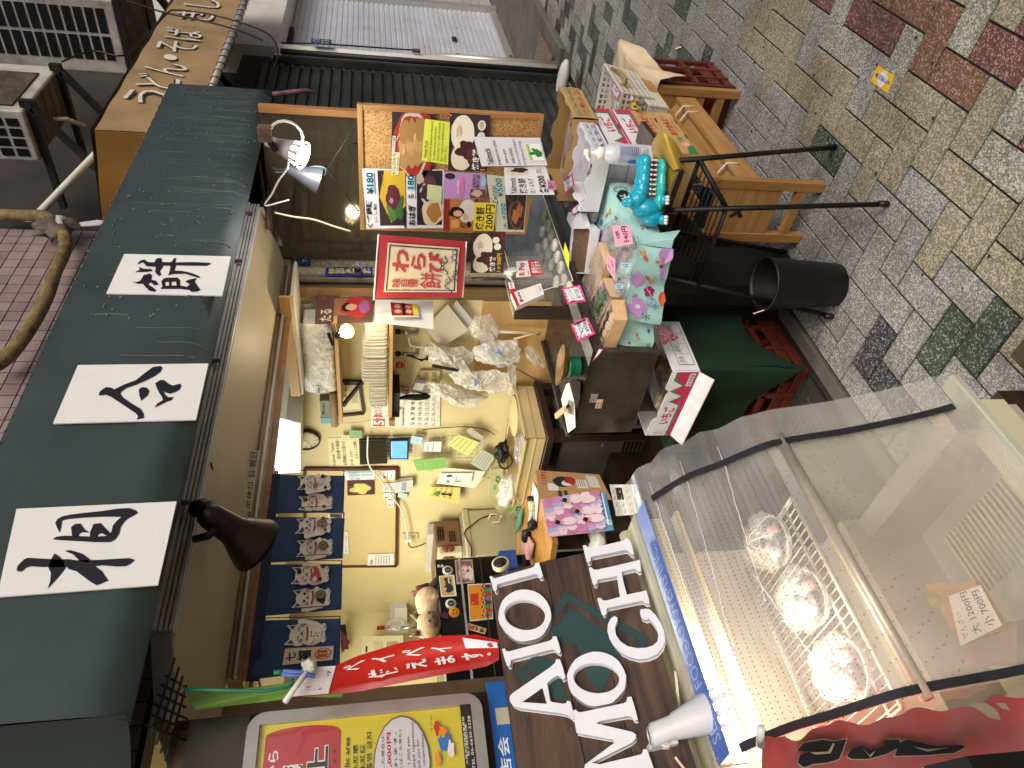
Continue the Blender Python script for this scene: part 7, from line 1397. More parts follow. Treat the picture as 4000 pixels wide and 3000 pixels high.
crumple('crumpled clear plastic on the near end of the bread trays', V((1.98, 2.3, .93)), .07, .08, .025, 'film', 3)
crumple('white crumpled plastic bag hanging over the far end of the bread trays', V((1.92, 2.5, .96)), .05, .09, .05, 'film_soft', 5)
crumple('black cloth pouch with a strap on the bread trays', V((2.11, 2.46, .975)), .04, .06, .03, 'black_pl', 7, 'cloth_pouch', 'pouch')
m = MB(); m.tube([V((2.07, 2.48, .98))+V((.0, .05*math.cos(t), .03*math.sin(t)-.02)) for t in [i*math.pi/6 for i in range(12)]], .004, 'black_pl', 6, closed=True); m.build('black_strap', label='black strap loop hanging from the cloth pouch', cat='strap')
# kraft paper bag handles and green print bags on the wall
for (q, hs, lb) in (([(745, 500), (760, 280), (860, 270), (860, 500)], [(650, 400), (690, 350), (755, 345)], 'upper green printed paper carrier bag on the wall behind the trays'), ([(795, 590), (1050, 500), (1060, 600), (900, 700)], [(740, 680), (760, 640), (850, 640), (830, 700), (770, 710)], 'lower green printed paper carrier bag leaning by the white cabinet')):
    t = thing('paper_bag', lb, 'bag', W('H', *q[2], 'X', 2.12)); sheet('bag', pxy('H', q, 'X', 2.12), [('b', .35, .4, .1, .12, '7fae4c', 2, .4), ('b', .65, .6, .12, .15, '3f7a3c', 3, .4), ('e', .65, .62, .05, .06, 'c9c690'), ('l', [(.2+.1*i, .8+.04*(i % 2)) for i in range(6)], .015, '3f7a3c')], 'b9b489', .02, parent=t)
    m = MB(); m.tube([W('H', x, y, 'X', 2.1) for x, y in hs], .004, 'cream_cloth', 6); m.build('handle', t)
m = MB()
for k in range(6): m.tube([W('H', 830+k*25, 560-k*12, 'X', 2.08), W('H', 805+k*28, 500-k*8, 'X', 2.06), W('H', 850+k*28, 455-k*5, 'X', 2.08), W('H', 880+k*26, 480-k*5, 'X', 2.1)], .0035, 'cream_cloth', 6)
m.build('bag_handles', label='row of twisted paper handles of bags filed behind the trays', cat='handles')
# heaters under the tables
def heater(label, x0, y0, z0, x1, y1, z1, mt='gray_refl', louvre=True, name='heater'):
    t = thing(name, label, 'heater', ((x0+x1)/2, (y0+y1)/2, z0)); m = MB(); m.box(x0, y0, z0, x1, y1, z1, mt); m.build('casing', t, bevel=.02, seg=3)
    m = MB()
    for k in range(9): z = z0+.06+k*.018; m.box(x0-.003, y0+.03, z, x0+.002, y1-.03, z+.008, 'black_pl')
    m.build('louvres', t)
    m = MB(); m.box(x0-.002, y0+.04, z0+.3, x0+.001, y0+.06, z0+.31, 'alu'); m.build('badge', t)
hg = mat('heater_grey', '6a6560', .35, 'plain', amp=.08, metal=.3)
heater('silver grey fan heater under the end of the griddle counter', 1.80, 1.875, .42, 2.1, 1.99, .80, hg)
heater('larger dark grey stove under the bread tray table', 1.9, 2.14, .3, 2.15, 2.5, .78, hg)
m = MB(); m.box(1.79, 2.0, .40, 2.15, 2.6, .42, 'dark_wood'); m.build('low_board', label='dark board under the bread tray table carrying the heaters', cat='board')
crumple('red vinyl bag slumped under the dark table', V((1.9, 2.4, .36)), .07, .2, .05, 'red_cloth', 4, 'red_bag')
crumple('white plastic bundle beside the stove under the dark table', V((1.84, 2.6, .62)), .05, .07, .12, 'film_soft', 9, 'white_bundle')
crumple('small heap of dark cables and bags under the dark table', V((1.95, 2.75, .7)), .06, .1, .12, 'steel_dark', 11, 'cable_heap', 'cables')
m = MB(); q = [W('K', x, y, 'Z', .012) for x, y in ((1140, 935), (1475, 1010), (1385, 1240), (1245, 1255), (1200, 1130))]; m.prism(q, (0, 0, .006), mat('red_floor', '6f1f1c', .7, 'plain')); m.build('red_floor_board', label='dark red board lying on the floor tiles left of the crates', cat='board')
# cream cabinet and microwave against the side wall
fb = W('H', 570, 980, 'Y', 3.0); ft_ = W('H', 575, 625, 'Y', 3.0)
cab = thing('white_cabinet', 'cream white refrigerator in the back carrying the brown oven', 'refrigerator', (2.05, 3.25, 0))
m = MB(); m.box(fb.x, 3.0, .02, 2.19, 3.5, fb.z-.03, mat('old_white', 'c9bd98', .35, 'plain', amp=.04, scale=3, bump=.02)); m.build('body', cab, bevel=.008, seg=2)
m = MB(); m.box(fb.x-.008, 2.995, fb.z-.032, 2.195, 3.505, fb.z, 'old_white'); m.build('top_cover', cab, bevel=.006, seg=2)
m = MB(); m.box(fb.x-.03, 3.01, .1, fb.x-.003, 3.49, fb.z-.06, 'old_white'); m.build('door', cab, bevel=.006)
mw = thing('toaster_oven', 'brown toaster oven with a cream front and red dials on the white refrigerator', 'oven', (2.05, 3.2, fb.z))
mz0, mz1 = fb.z+.012, W('H', 298, 690, 'Y', 3.04).z; mx0, mx1 = W('H', 520, 885, 'Y', 3.04).x, W('H', 520, 685, 'Y', 3.04).x
brm = mat('oven_brown', '7d5d43', .4, 'plain', amp=.05, metal=.2)
m = MB(); m.box(mx0, 3.04, mz0, mx1, 3.4, mz1, brm); m.build('casing', mw, bevel=.008, seg=2)
for vx, vz in ((mx0+.03, mz1-.045), (mx1-.1, mz1-.045), (mx0+.02, mz0+.03)):
    m = MB()
    for k in range(3):
        for j in range(6): m.box(vx+j*.011, 3.037, vz+k*.012, vx+.006+j*.011, 3.041, vz+.008+k*.012, 'black_pl')
    m.build('vent', mw)
m = MB(); m.box(mx0-.05, 3.042, mz0, mx0-.001, 3.39, mz1-.01, 'old_white'); m.build('front', mw, bevel=.006)
for z, y in ((mz1-.05, 3.08), (mz0+.06, 3.08)): m = MB(); m.lathe((mx0-.05, y, z), (-1, 0, 0), [(.018, 0), (.017, .012), (.006, .016)], mat('dial', '7f3a24', .35), 16); m.lathe((mx0-.02, 3.04, z), (0, -1, 0), [(.02, 0), (.018, .006), (.004, .008)], 'dial', 16); m.build('dial', mw)
m = MB(); m.box(mx0-.052, 3.14, mz0+.03, mx0-.049, 3.36, mz1-.03, mat('oven_glass', '2c2c20', .15)); m.build('door_window', mw)
m = MB(); m.box(fb.x+.02, 3.02, fb.z+.001, 2.19, 3.45, fb.z+.011, 'alu'); m.build('baking_tray', label='flat metal tray between the oven and the refrigerator top', cat='tray')
m = MB(); m.box(2.12, 3.1, mz0+.0, 2.185, 3.45, mz1+.03, 'shop_pale'); m.build('wall_panel', label='pale panel standing behind the toaster oven', cat='panel')
cable('white_cable', 'white extension cord hanging across the beige board to the wall socket', [W('G', x, y, 'X', XI-.03) for x, y in ((1010, 10), (1015, 230), (1120, 370), (1225, 520), (1290, 620), (1325, 760), (1335, 830))], .004, 'white_pl')
cable('black_cable', 'black cord sagging from the socket to the toaster oven', [W('H', x, y, 'X', XI-.03) for x, y in ((95, 870), (110, 905), (170, 900), (275, 850), (300, 800))], .003, 'black_pl')
cable('black_cable', 'black cord running down behind the refrigerator side', [W('H', x, y, 'Y', 2.99) for x, y in ((835, 640), (700, 665), (620, 720), (548, 790), (600, 900), (605, 985))], .003, 'black_pl')
cable('black_cable', 'thin black cord looping on the wall below the calendar', [W('F', x, y, 'X', XI-.01) for x, y in ((0, 1615), (150, 1600), (350, 1590), (500, 1610), (590, 1655))], .002, 'black_pl')
cable('thin_cable', 'thin grey cord looping beside the calendar top', [W('E', x, y, 'X', XI-.02) for x, y in ((610, 1560), (760, 1550), (960, 1500), (1060, 1460), (1100, 1390), (1060, 1320))], .0015, 'alu')
m = MB(); q = [W('G', x, y, 'X', XI-.006) for x, y in ((1300, 850), (1290, 800), (1415, 798), (1415, 845))]; m.prism(q, (.006, 0, 0), 'cream_pl'); m.obox(W('G', 1335, 840, 'X', XI-.02), (.015, 0, 0), (0, .012, 0), (0, 0, .02), 'white_pl'); m.build('wall_socket', label='cream wall socket with a white plug under the beige board', cat='socket', bevel=.001)
m = MB(); q = [W('G', x, y, 'Y', 3.98) for x, y in ((1285, 1215), (1280, 1170), (1395, 1165), (1395, 1215))]; m.prism(q, (0, .01, 0), 'cream_pl'); m.obox(W('G', 1370, 1195, 'Y', 3.97), (.02, 0, 0), (0, .02, 0), (0, 0, .03), 'black_pl'); m.build('wall_socket', label='cream socket with a black plug on the back wall', cat='socket')
m = MB(); q = [W('G', x, y, 'Y', 3.9) for x, y in ((1190, 1500), (1195, 1322), (1320, 1325), (1320, 1500))]; m.prism(q, (0, .08, 0), 'shop_pale'); m.prism([W('G', x, y, 'Y', 3.895) for x, y in ((1230, 1498), (1230, 1400), (1325, 1400), (1325, 1500))], (0, .004, 0), 'paper'); m.build('paper_dispenser', label='pale grey paper dispenser with white tissue on the back wall', cat='dispenser', bevel=.004)
m = MB(); a, b = W('G', 845, 1270, 'Y', 3.96), W('G', 845, 1150, 'Y', 3.96); m.tube([a, b], .006, 'pine', 6); m.tube([a+V((0, 0, -.02)), b+V((0, 0, -.02))], .004, 'pine', 6); m.blob((a+b)/2, .03, .015, .015, 'brown_pl', 3, .4); m.build('wall_hook', label='small wooden peg rail with a dark knob on the back wall', cat='hook')
# water heater, tap, red tag
m = MB(); q = [W('N', x, y, 'Y', 3.8) for x, y in ((1055, 345), (1060, 245), (1265, 240), (1262, 330))]; m.prism(q, (0, .12, 0), 'old_white'); 
f = bil(*q); m.items(f, [('r', .1, .62+.04*i, .7, .635+.04*i, blk) for i in range(7)]+[('r', .3, .3, .7, .5, 'b5a888'), ('r', .2, .1, .5, .14, blk)]); m.build('water_heater', label='cream gas water heater with black vent slits on the back wall', cat='water heater', bevel=.004)
m = MB(); m.tube([W('N', x, y, 'Y', 3.7) for x, y in ((1260, 200), (1330, 195), (1340, 150), (1360, 170))], .012, 'steel', 8); m.tube([W('N', x, y, 'Y', 3.7) for x, y in ((1290, 240), (1340, 235), (1375, 250), (1390, 290), (1350, 300))], .01, 'steel', 8); m.lathe(W('N', 1345, 160, 'Y', 3.68), (0, -1, 0), [(.02, 0), (.02, .01), (.008, .02)], 'steel', 8); m.build('tap', label='chrome mixer taps on the back wall left of the cat', cat='tap')
m = MB(); m.bar(W('N', 1135, 200, 'Y', 3.9), W('N', 1210, 192, 'Y', 3.9), .03, .01, mat('red_pl', 'b02a22', .4)); m.build('red_tag', label='narrow red tag hanging by the water heater', cat='tag')
m = MB(); m.blob(W('N', 1240, 195, 'Y', 3.85), .05, .04, .07, 'film', 3, .4, 16, 10); m.build('clear_bag', label='clear bag hanging between the red tag and the taps', cat='bag')
m = MB(); m.prism([W('N', x, y, 'Y', 2.2) for x, y in ((955, 215), (1000, 270), (955, 330))], (0, .002, 0), mat('red_pl', 'b02a22', .5)); m.build('red_paper', label='red paper corner showing under the left end of the cat curtain', cat='paper')
m = MB(); m.prism([W('G', x, y, 'Y', 3.9) for x, y in ((790, 1535), (830, 1530), (850, 1700), (790, 1700))], (0, .05, 0), 'black_pl'); m.build('black_box', label='black box on the back wall just below the left curtain panel', cat='box')
# black glass cabinet with photos, and the cat on it
by = 2.62
bc = thing('black_cabinet', 'black refrigerator door cabinet with photos, magnets and a drawing stuck on it', 'refrigerator', (1.5, by+.3, 0))
k0, k1 = W('H', 310, 1000, 'Y', by), W('H', 345, 1640, 'Y', by)
cx0, cx1, cz = 1.05, k0.x, k0.z
blg = mat('black_gloss', '0c0e0f', .12, 'plain', amp=.05, bump=.01)
m = MB(); m.box(cx0, by, .3, cx1, by+.36, cz, blg); m.build('body', bc, bevel=.006)
zz = W('H', 515, 1100, 'Y', by).z; m = MB(); m.box(cx0+.005, by-.008, zz-.004, cx1-.004, by, zz+.004, 'alu'); m.box(cx0+.005, by-.006, zz-.09, cx1-.004, by, zz-.086, 'shutter_dark'); m.build('door_seam', bc)
def oncab(name, label, q, its, base='paper', cat='photo', off=.004, **k): return sheet(name, pxy('H', q, 'Y', by-off), its, base, .001, label=label, cat=cat, **k)
oncab('dog_photo', 'framed photo of a white animal with a pink hood on the black cabinet', [(485, 1205), (470, 1010), (612, 1008), (630, 1195)], [('r', 0, 0, 1, 1, 'a89c96'), ('r', .06, .06, .94, .94, '7d5a4e'), ('b', .45, .5, .32, .34, 'c9808c', 2, .2), ('b', .45, .5, .24, .3, 'd6cbc4', 3, .15), ('b', .4, .82, .3, .16, 'd9cfc6', 5, .2), ('e', .36, .45, .03, .03, blk), ('e', .55, .43, .03, .03, blk), ('e', .46, .56, .03, .025, '5a2f2c'), ('b', .52, .68, .07, .07, 'b02a30', 5, .4)])
oncab('polaroid_photo', 'small print of two people, pinned above the drawing on the black cabinet', [(360, 1310), (340, 1140), (465, 1130), (485, 1302)], [('r', .05, .05, .95, .85, 'b99f66'), ('b', .38, .55, .2, .3, '1f2430', 2, .2), ('b', .72, .5, .16, .25, '2a2a30', 3, .2), ('e', .35, .32, .08, .09, 'c99f80'), ('e', .68, .28, .08, .09, 'c99f80'), ('r', .6, .55, .85, .65, 'c9c6c0')], 'd8d6cc')
oncab('child_drawing', 'orange picture of a red flag with cartoon children on the black cabinet', [(592, 1508), (572, 1208), (765, 1198), (782, 1488)], [('r', .03, .03, .97, .97, 'd68a1c'), ('p', [(.42, .1), (.72, .08), (.74, .42), (.4, .42)], 'c02f28'), ('e', .48, .18, .02, .03, 'e0c02c')]+[x for k in range(8) for x in (('b', .12+.11*k, .78+.06*(k % 2), .05, .14, ('3a7a9c', 'b03a3a', '3f8a5c', '2a3a6c')[k % 4], k, .2), ('e', .12+.11*k, .6+.06*(k % 2), .035, .05, 'd9ab84'), ('b', .12+.11*k, .56+.06*(k % 2), .035, .03, '2a1a18', k, .2))], 'paper')
oncab('name_card', 'beige card with red and black stamped characters, tilted on the black cabinet', [(565, 1570), (580, 1520), (728, 1568), (712, 1612)], [('t', '祈\n福', .12, .06, .88, .4, 'a8322f', .02), ('t', '平\n和', .12, .46, .88, .94, blk, .03)], 'c9ab80')
for x, y, c_, n_ in ((412, 1098, 'shop_pale', 'upper round silver magnet on the black cabinet'), (438, 1368, 'shop_pale', 'lower round silver magnet on the black cabinet'), (465, 1438, 'e0901c', 'orange smiling button on the black cabinet')):
    p = W('H', x, y, 'Y', by); m = MB(); m.lathe(p, (0, -1, 0), [(.022, 0), (.022, .004), (.016, .006), (.002, .006)], c_, 22); fm = lambda a, b, p=p: p+V((-.022+.044*a, -.0065, .022-.044*b))
    m.items(fm, [('e', .5, .5, .3, .3, blk), ('t', 'E', .42, .38, .58, .62, 'c9c9c4')] if c_ == 'shop_pale' else [('e', .36, .4, .06, .1, blk), ('e', .64, .4, .06, .1, blk), ('l', [(.25+.05*i, .6+.14*math.sin(i*math.pi/10)) for i in range(11)], .05, blk)]); m.build('magnet', label=n_, cat='magnet')
oncab('small_label', 'tiny label at the upper right corner of the black cabinet', [(328, 1068), (330, 1048), (378, 1050), (378, 1068)], [('r', .2, .3, .8, .6, blk)], 'c9c6a8')
oncab('purple_card', 'dark purple card at the left of the orange button', [(360, 1480), (345, 1432), (410, 1440), (420, 1490)], [], '5a2a4c')
# the cat: one continuous body lying on the cabinet, dark tail hanging
ct_ = thing('siamese_cat', 'cream siamese cat with dark face and tail lying along the cabinet top', 'cat', W('H', 335, 1330, 'Y', by+.05))
cm_b = mat('cat_cream', 'b59a78', .9, 'plain', amp=.12, scale=40, bump=.8, col2='98795a'); cm_d = mat('cat_dark', '43342a', .9, 'plain', amp=.2, scale=50, bump=.8, col2='2a1f19'); cm_g = mat('cat_face', '7b6353', .9, 'plain', amp=.15, scale=40, bump=.8)
def CP(x, y, dy=0): return W('H', x, y, 'Y', by+.06+dy)
m = MB(); m.tube([CP(285, 1250), CP(275, 1275), CP(268, 1310), CP(270, 1350), CP(272, 1400), CP(275, 1440), CP(270, 1480), CP(268, 1530), CP(272, 1560)], [.02, .045, .06, .062, .055, .05, .045, .05, .035], cm_b, 16)
for p in ((320, 1500), (325, 1470), (318, 1290)): m.tube([CP(285, p[1]), CP(p[0]-10, p[1]+10, -.04), CP(p[0]+5, p[1]+25, -.06)], [.03, .018, .014], cm_b, 10)
hc = CP(262, 1535, -.05); m.blob(hc, .055, .05, .048, cm_b, 2, .05, 20, 14); m.blob(hc+V((.0, -.04, -.015)), .026, .025, .02, cm_b, 3, .05, 14, 10)
for s_ in (-1, 1): m.tube([hc+V((s_*.03, 0, .03)), hc+V((s_*.042, 0, .07))], [.02, .003], cm_b, 8)
bo = m.build('body', ct_); md = bo.modifiers.new('r', 'REMESH'); md.mode = 'VOXEL'; md.voxel_size = .006; md.use_smooth_shade = True; ms = bo.modifiers.new('s', 'SMOOTH'); ms.iterations = 5
m = MB(); m.tube([CP(285, 1255), CP(305, 1225), CP(330, 1195), CP(352, 1165), CP(368, 1152)], [.02, .024, .024, .022, .012], cm_d, 12); m.build('tail', ct_)
m = MB(); m.blob(hc+V((0, -.036, -.008)), .036, .03, .03, cm_g, 3, .05, 18, 12)
for s_ in (-1, 1): m.blob(hc+V((s_*.018, -.062, .004)), .006, .004, .003, 'black_pl', 1, 0, 10, 6); m.tube([hc+V((s_*.034, -.008, .045)), hc+V((s_*.045, -.006, .074))], [.014, .002], cm_g, 8)
m.blob(hc+V((0, -.068, -.01)), .006, .004, .004, 'cat_dark', 1, 0, 10, 6); m.build('face', ct_)
m = MB(); m.tube([hc+V((.03*math.cos(t)+.02, .02, -.03+.02*math.sin(t))) for t in [i*math.pi/5 for i in range(10)]], .005, mat('collar', '9c3a20', .5), 6, closed=True); m.build('collar', ct_)
crumple('small brown bear-shaped bundle of sticks behind the cat', CP(235, 1270, .12), .03, .03, .05, mat('maroon', '5a1f22', .6), 6, 'sticks_bundle', 'bundle')
m = MB()
for k in range(14): m.bar(CP(345, 1560+k*4, -.02+.01*(k % 3)), CP(270+6*(k % 4), 1600+k*5, -.02), .008, .004, 'pine')
m.build('wooden_sticks', label='bundle of flat wooden sticks to the left of the cat', cat='sticks')
# light wood table with phone handset, papers, hanging posters
wt = thing('wooden_table', 'light varnished wooden table with papers, in the middle of the shop', 'table', (1.6, 2.3, 0)); zt = .9
q = [W('H', x, y, 'Z', zt) for x, y in ((1125, 300), (1262, 870), (1240, 1005), (1100, 1060), (965, 1000), (985, 640))]
vo_ = mat('varnish', 'c08d4f', .25, 'wood', scale=(3, 25, 25), col2='a06c30', bump=.02)
m = MB(); m.prism(q, (0, 0, -.022), vo_, 'pine'); m.build('top', wt)
for x, y in ((1.5, 2.3), (1.75, 2.3), (1.5, 2.62)): m = MB(); m.box(x, y, 0, x+.04, y+.04, zt-.022, 'dark_wood'); m.build('leg', wt)
m = MB(); q = [W('H', x, y, 'Z', zt+.004) for x, y in ((1155, 470), (1130, 740), (1060, 800), (1090, 560), (1110, 380))]; m.prism(q, (0, 0, .004), 'paper'); m.build('paper_pile', label='loose white papers on the light wooden table', cat='papers')
m = MB(); q = [W('H', x, y, 'Z', zt+.01) for x, y in ((1090, 1010), (1115, 880), (1060, 800), (1020, 860), (1010, 1000))]; m.prism(q, (0, 0, .006), mat('pink_paper', 'd9a5a4', .6)); m.build('pink_papers', label='stack of pink papers and slips on the light wooden table', cat='papers')
m = MB(); q = [W('H', x, y, 'Z', zt+.01) for x, y in ((1025, 590), (1010, 720), (970, 800), (990, 640))]; m.prism(q, (0, 0, .006), mat('teal_paper', '4f8f80', .6)); m.build('teal_folder', label='teal patterned folder at the far edge of the light wooden table', cat='folder')
m = MB(); m.tube([W('H', 1080, 500, 'Z', zt+.02), W('H', 1085, 540, 'Z', zt+.02)], .014, 'black_pl', 10); m.tube([W('H', 1085, 540, 'Z', zt+.02), W('H', 1095, 610, 'Z', zt+.02)], .012, 'cream_cloth', 10); m.tube([W('H', 1095, 610, 'Z', zt+.02), W('H', 1090, 690, 'Z', zt+.02)], .008, 'alu', 8); m.blob(W('H', 1095, 730, 'Z', zt+.02), .02, .032, .02, 'black_pl', 2, .2); m.blob(W('H', 1045, 815, 'Z', zt+.02), .024, .042, .02, 'black_pl', 4, .2); m.build('stamp_roller', label='black-ended roller stamps lying among the papers on the wooden table', cat='stamp')
m = MB(); m.tube([W('H', x, y, 'Z', zt+.03) for x, y in ((985, 1000), (1000, 1020), (990, 1045), (970, 1030))], .003, mat('pinkish', 'c95070', .5), 6, closed=True); m.blob(W('H', 940, 1050, 'Z', zt+.03), .03, .03, .03, mat('pinkish', 'c95070', .5), 3, .4); m.build('pink_tape', label='pink ribbon and tape rolls at the end of the wooden table', cat='ribbon')
m = MB(); bl = mat('blue_pl', '2f55a8', .4); q = [W('H', x, y, 'Y', 2.5) for x, y in ((820, 975), (835, 940), (960, 930), (975, 1060), (900, 1085), (885, 1010), (830, 1000))]; m.prism(q, (0, .05, 0), bl); m.build('tape_dispenser', label='blue tape dispenser shape between the black cabinet and the wooden table', cat='dispenser', bevel=.002)
m = MB(); p = W('H', 845, 1060, 'Y', 2.45); m.lathe(p, (.3, -1, .3), [(.028, 0), (.034, .0), (.034, .02), (.028, .02)], 'cream_cloth', 24, caps=False); m.lathe(p, (.3, -1, .3), [(.028, 0), (.028, .02)], 'black_pl', 24); m.build('tape_roll', label='roll of brown tape left of the blue dispenser', cat='tape')
yp = 2.2
cp = thing('cardboard_poster_panel', 'brown cardboard panel covered with kabuki newspaper clippings, hung below the table edge', 'poster', W('H', 1680, 430, 'Y', yp+.02))
sheet('panel', pxy('H', [(1150, 520), (1125, 282), (1640, 318), (1740, 520)], 'Y', yp+.02), [('t', '月 大 歌 舞 伎', .5, .06, .97, .16, 'a8402c', .02), ('r', .3, .15, .55, .3, 'd9d6cc'), ('b', .62, .38, .18, .14, '2a2a2c', 2, .3), ('b', .58, .44, .1, .08, 'd9d6d0', 5, .3), ('b', .68, .5, .14, .08, 'a02c24', 3, .3), ('r', .4, .58, .72, .74, 'd5d2c8'), ('r', .44, .76, .9, .92, 'c9c6bc')]+[('r', .46, .6+.03*i, .7, .61+.03*i, '6a6862') for i in range(4)]+[('e', .06+.05*(i % 5), .3+.08*(i//5), .02, .03, '3a2a28') for i in range(10)], 'b08c60', .003, parent=cp)
sheet('colour_poster', pxy('H', [(1225, 825), (1170, 520), (1688, 458), (1758, 768)], 'Y', yp), [('r', 0, 0, 1, 1, 'dba6c4'), ('r', 0, .86, 1, 1, '5fa4cf')]+[('b', .08+.105*(i % 9), .1+.14*(i//9), .09, .08, ('e8c6d8', 'c97fae', 'a8b8e0', 'f0dde6', 'd48ab4')[(i*7) % 5], i, .6) for i in range(54) if i//9 < 6]+[x for (a, b) in ((.28, .2), (.5, .52), (.27, .62), (.78, .55), (.82, .36)) for x in (('b', a, b+.14, .1, .12, 'ead6de', int(a*10), .2), ('e', a, b, .05, .06, 'd9ab8c'), ('b', a, b-.035, .055, .04, '2a1f22', 3, .3))]+[('l', [(.45+.02*i, .4+.05*math.sin(i)) for i in range(9)], .02, '6a8a5c'), ('r', .1, .9, .9, .92, 'dfe8f0'), ('t', '松竹', .05, .88, .2, .97, 'e8eef4', .02)], 'paper', .001, label='pink and blue show poster with figures in pale kimonos, in front of the cardboard', cat='poster')
fl_ = pxy('H', [(1785, 655), (1720, 405), (1900, 400), (1935, 640)], 'Z', .62)
m = MB(); q = [W('H', x, y, 'Z', .62) for x, y in ((1775, 655), (1722, 400), (1905, 400), (1950, 640))]; f = bil(*q); m.prism(q, (0, 0, -.02), 'paper'); m.items(f, [('r', .5, .25, .9, .55, '26221f')]+[x for i in range(12) for x in (('e', .1+.22*(i % 4), .15+.33*(i//4), .03, .03, 'c9a03c'), ('e', .16+.22*(i % 4), .2+.33*(i//4), .02, .02, '7a9a5c'))], toward=V((1.6, 2, 2))); m.build('tissue_box', label='flower patterned tissue box with a dark opening below the posters', cat='tissue box')
m = MB(); m.box(1.45, 2.24, .0, 1.95, 2.6, .56, 'dark_wood'); m.build('low_cabinet', label='dark low cabinet behind the hanging posters', cat='cabinet')
crumple('small heap of white papers and boxes under the wooden table', W('H', 1620, 860, 'Z', .7), .08, .06, .03, 'paper', 5, 'paper_heap', 'papers')
crumple('clear plastic sack on the low stool behind the showcase', W('K', 1250, 1300, 'Z', .35), .12, .08, .06, 'film', 8, 'plastic_sack', 'sack')

# lit translucent corrugated box above the bread trays, right of the curtain
lb_ = thing('light_box', 'bright bluish white corrugated light panel between the loft board and the cat curtain', 'light', W('G', 400, 150, 'X', 2.0))
q = [W('G', x, y, 'X', 2.0) for x, y in ((262, 312), (205, -160), (400, -110), (462, 300))]
m = MB(); f = bil(*q); m.grid(lambda a, b: f(a, b)+V((-.003*math.sin(b*70), 0, 0)), 6, 90, mat('lit_sheet', 'dbe6ff', emit=1.5)); m.build('panel', lb_)
m = MB(); m.prism([W('G', x, y, 'X', 2.004) for x, y in ((400, 300), (345, -120), (465, -100), (466, 300))], (.19, 0, 0), 'white_pl'); m.build('housing', lb_)
def slip(label, q, its=(), base='paper', x=XI-.02): return sheet('paper_slip', pxy('G', q, 'X', x), list(its), base, .001, label=label, cat='note')
ln_ = [('r', .12, .2+.2*i, .85, .24+.2*i, '8e8c84') for i in range(4)]
slip('green edged leaflet at the top right of the rack above the black tablet', [(860, 20), (858, -40), (960, -35), (965, 15)], ln_, '7fa87a')
slip('pale slip tucked above the black tablet', [(800, 50), (798, 0), (860, 2), (862, 48)], ln_, 'd9d2b0')
slip('narrow white slip clipped below the glowing tablet', [(1395, 60), (1392, -5), (1460, 0), (1462, 62)], ln_)
slip('small white paper tag on the wall beside the yellow snack bag', [(1480, 300), (1478, 262), (1540, 262), (1542, 300)], ln_, 'cfc7a4')
slip('white paper pinned under the first curtain panel, with a dark food photo', [(690, 668), (688, 636), (806, 634), (808, 690)], [('r', .2, .1, .98, .95, '5a3a30'), ('b', .6, .5, .2, .3, '2a1a1c', 3, .3)])
# ================================================================ left foreground
# smoking-ban notice case (plane Y = 1.3)
YB = 1.3
nc = thing('notice_case', 'silver framed notice case with a red and yellow no smoking poster at the left', 'notice board', W('N', 1700, 880, 'Y', YB))
rr = pxy('N', [(470, 1180), (480, 640), (1590, 530), (1600, 1180)], 'Y', YB)
def NP(x, y, v=YB): return W('N', x, y, 'Y', v)
xr = (NP(1000, 585).x); 
z_t, z_b = NP(468, 760).z, NP(1670, 600).z; xR = NP(1000, 585).x+.0; xL = xR-.46
m = MB(); th = .05; rad_ = .03
def rrect(x0, x1, z0, z1, r, y):
    o = []
    for cx_, cz_, a0 in ((x1-r, z1-r, 0), (x0+r, z1-r, 90), (x0+r, z0+r, 180), (x1-r, z0+r, 270)):
        for k in range(6): a = rad(a0+k*18); o.append(V((cx_+r*math.cos(a), y, cz_+r*math.sin(a))))
    return o
outer = rrect(xL, xR, z_b, z_t, .03, YB); inner = rrect(xL+.02, xR-.02, z_b+.02, z_t-.02, .003, YB)
n = len(outer); m.add(outer+inner, [(i, (i+1) % n, n+(i+1) % n, n+i) for i in range(n)], 'alu'); m.add(outer+[p+V((0, th, 0)) for p in outer], [(i, (i+1) % n, n+(i+1) % n, n+i) for i in range(n)], 'alu'); m.add(inner+[p+V((0, .012, 0)) for p in inner], [(i, (i+1) % n, n+(i+1) % n, n+i) for i in range(n)], 'alu'); m.build('frame', nc)
m = MB(); m.box(xL-.02, YB+.05, z_b-.3, xR+.02, YB+.07, z_t+.13, mat('grey_sheet', '4c4944', .3, 'plain', amp=.1, scale=4, metal=.5)); m.build('back_plate', nc)
fpn = lambda a, b: V((xL+.02+(xR-xL-.04)*a, YB+.010, z_t-.02-(z_t-z_b-.04)*b))
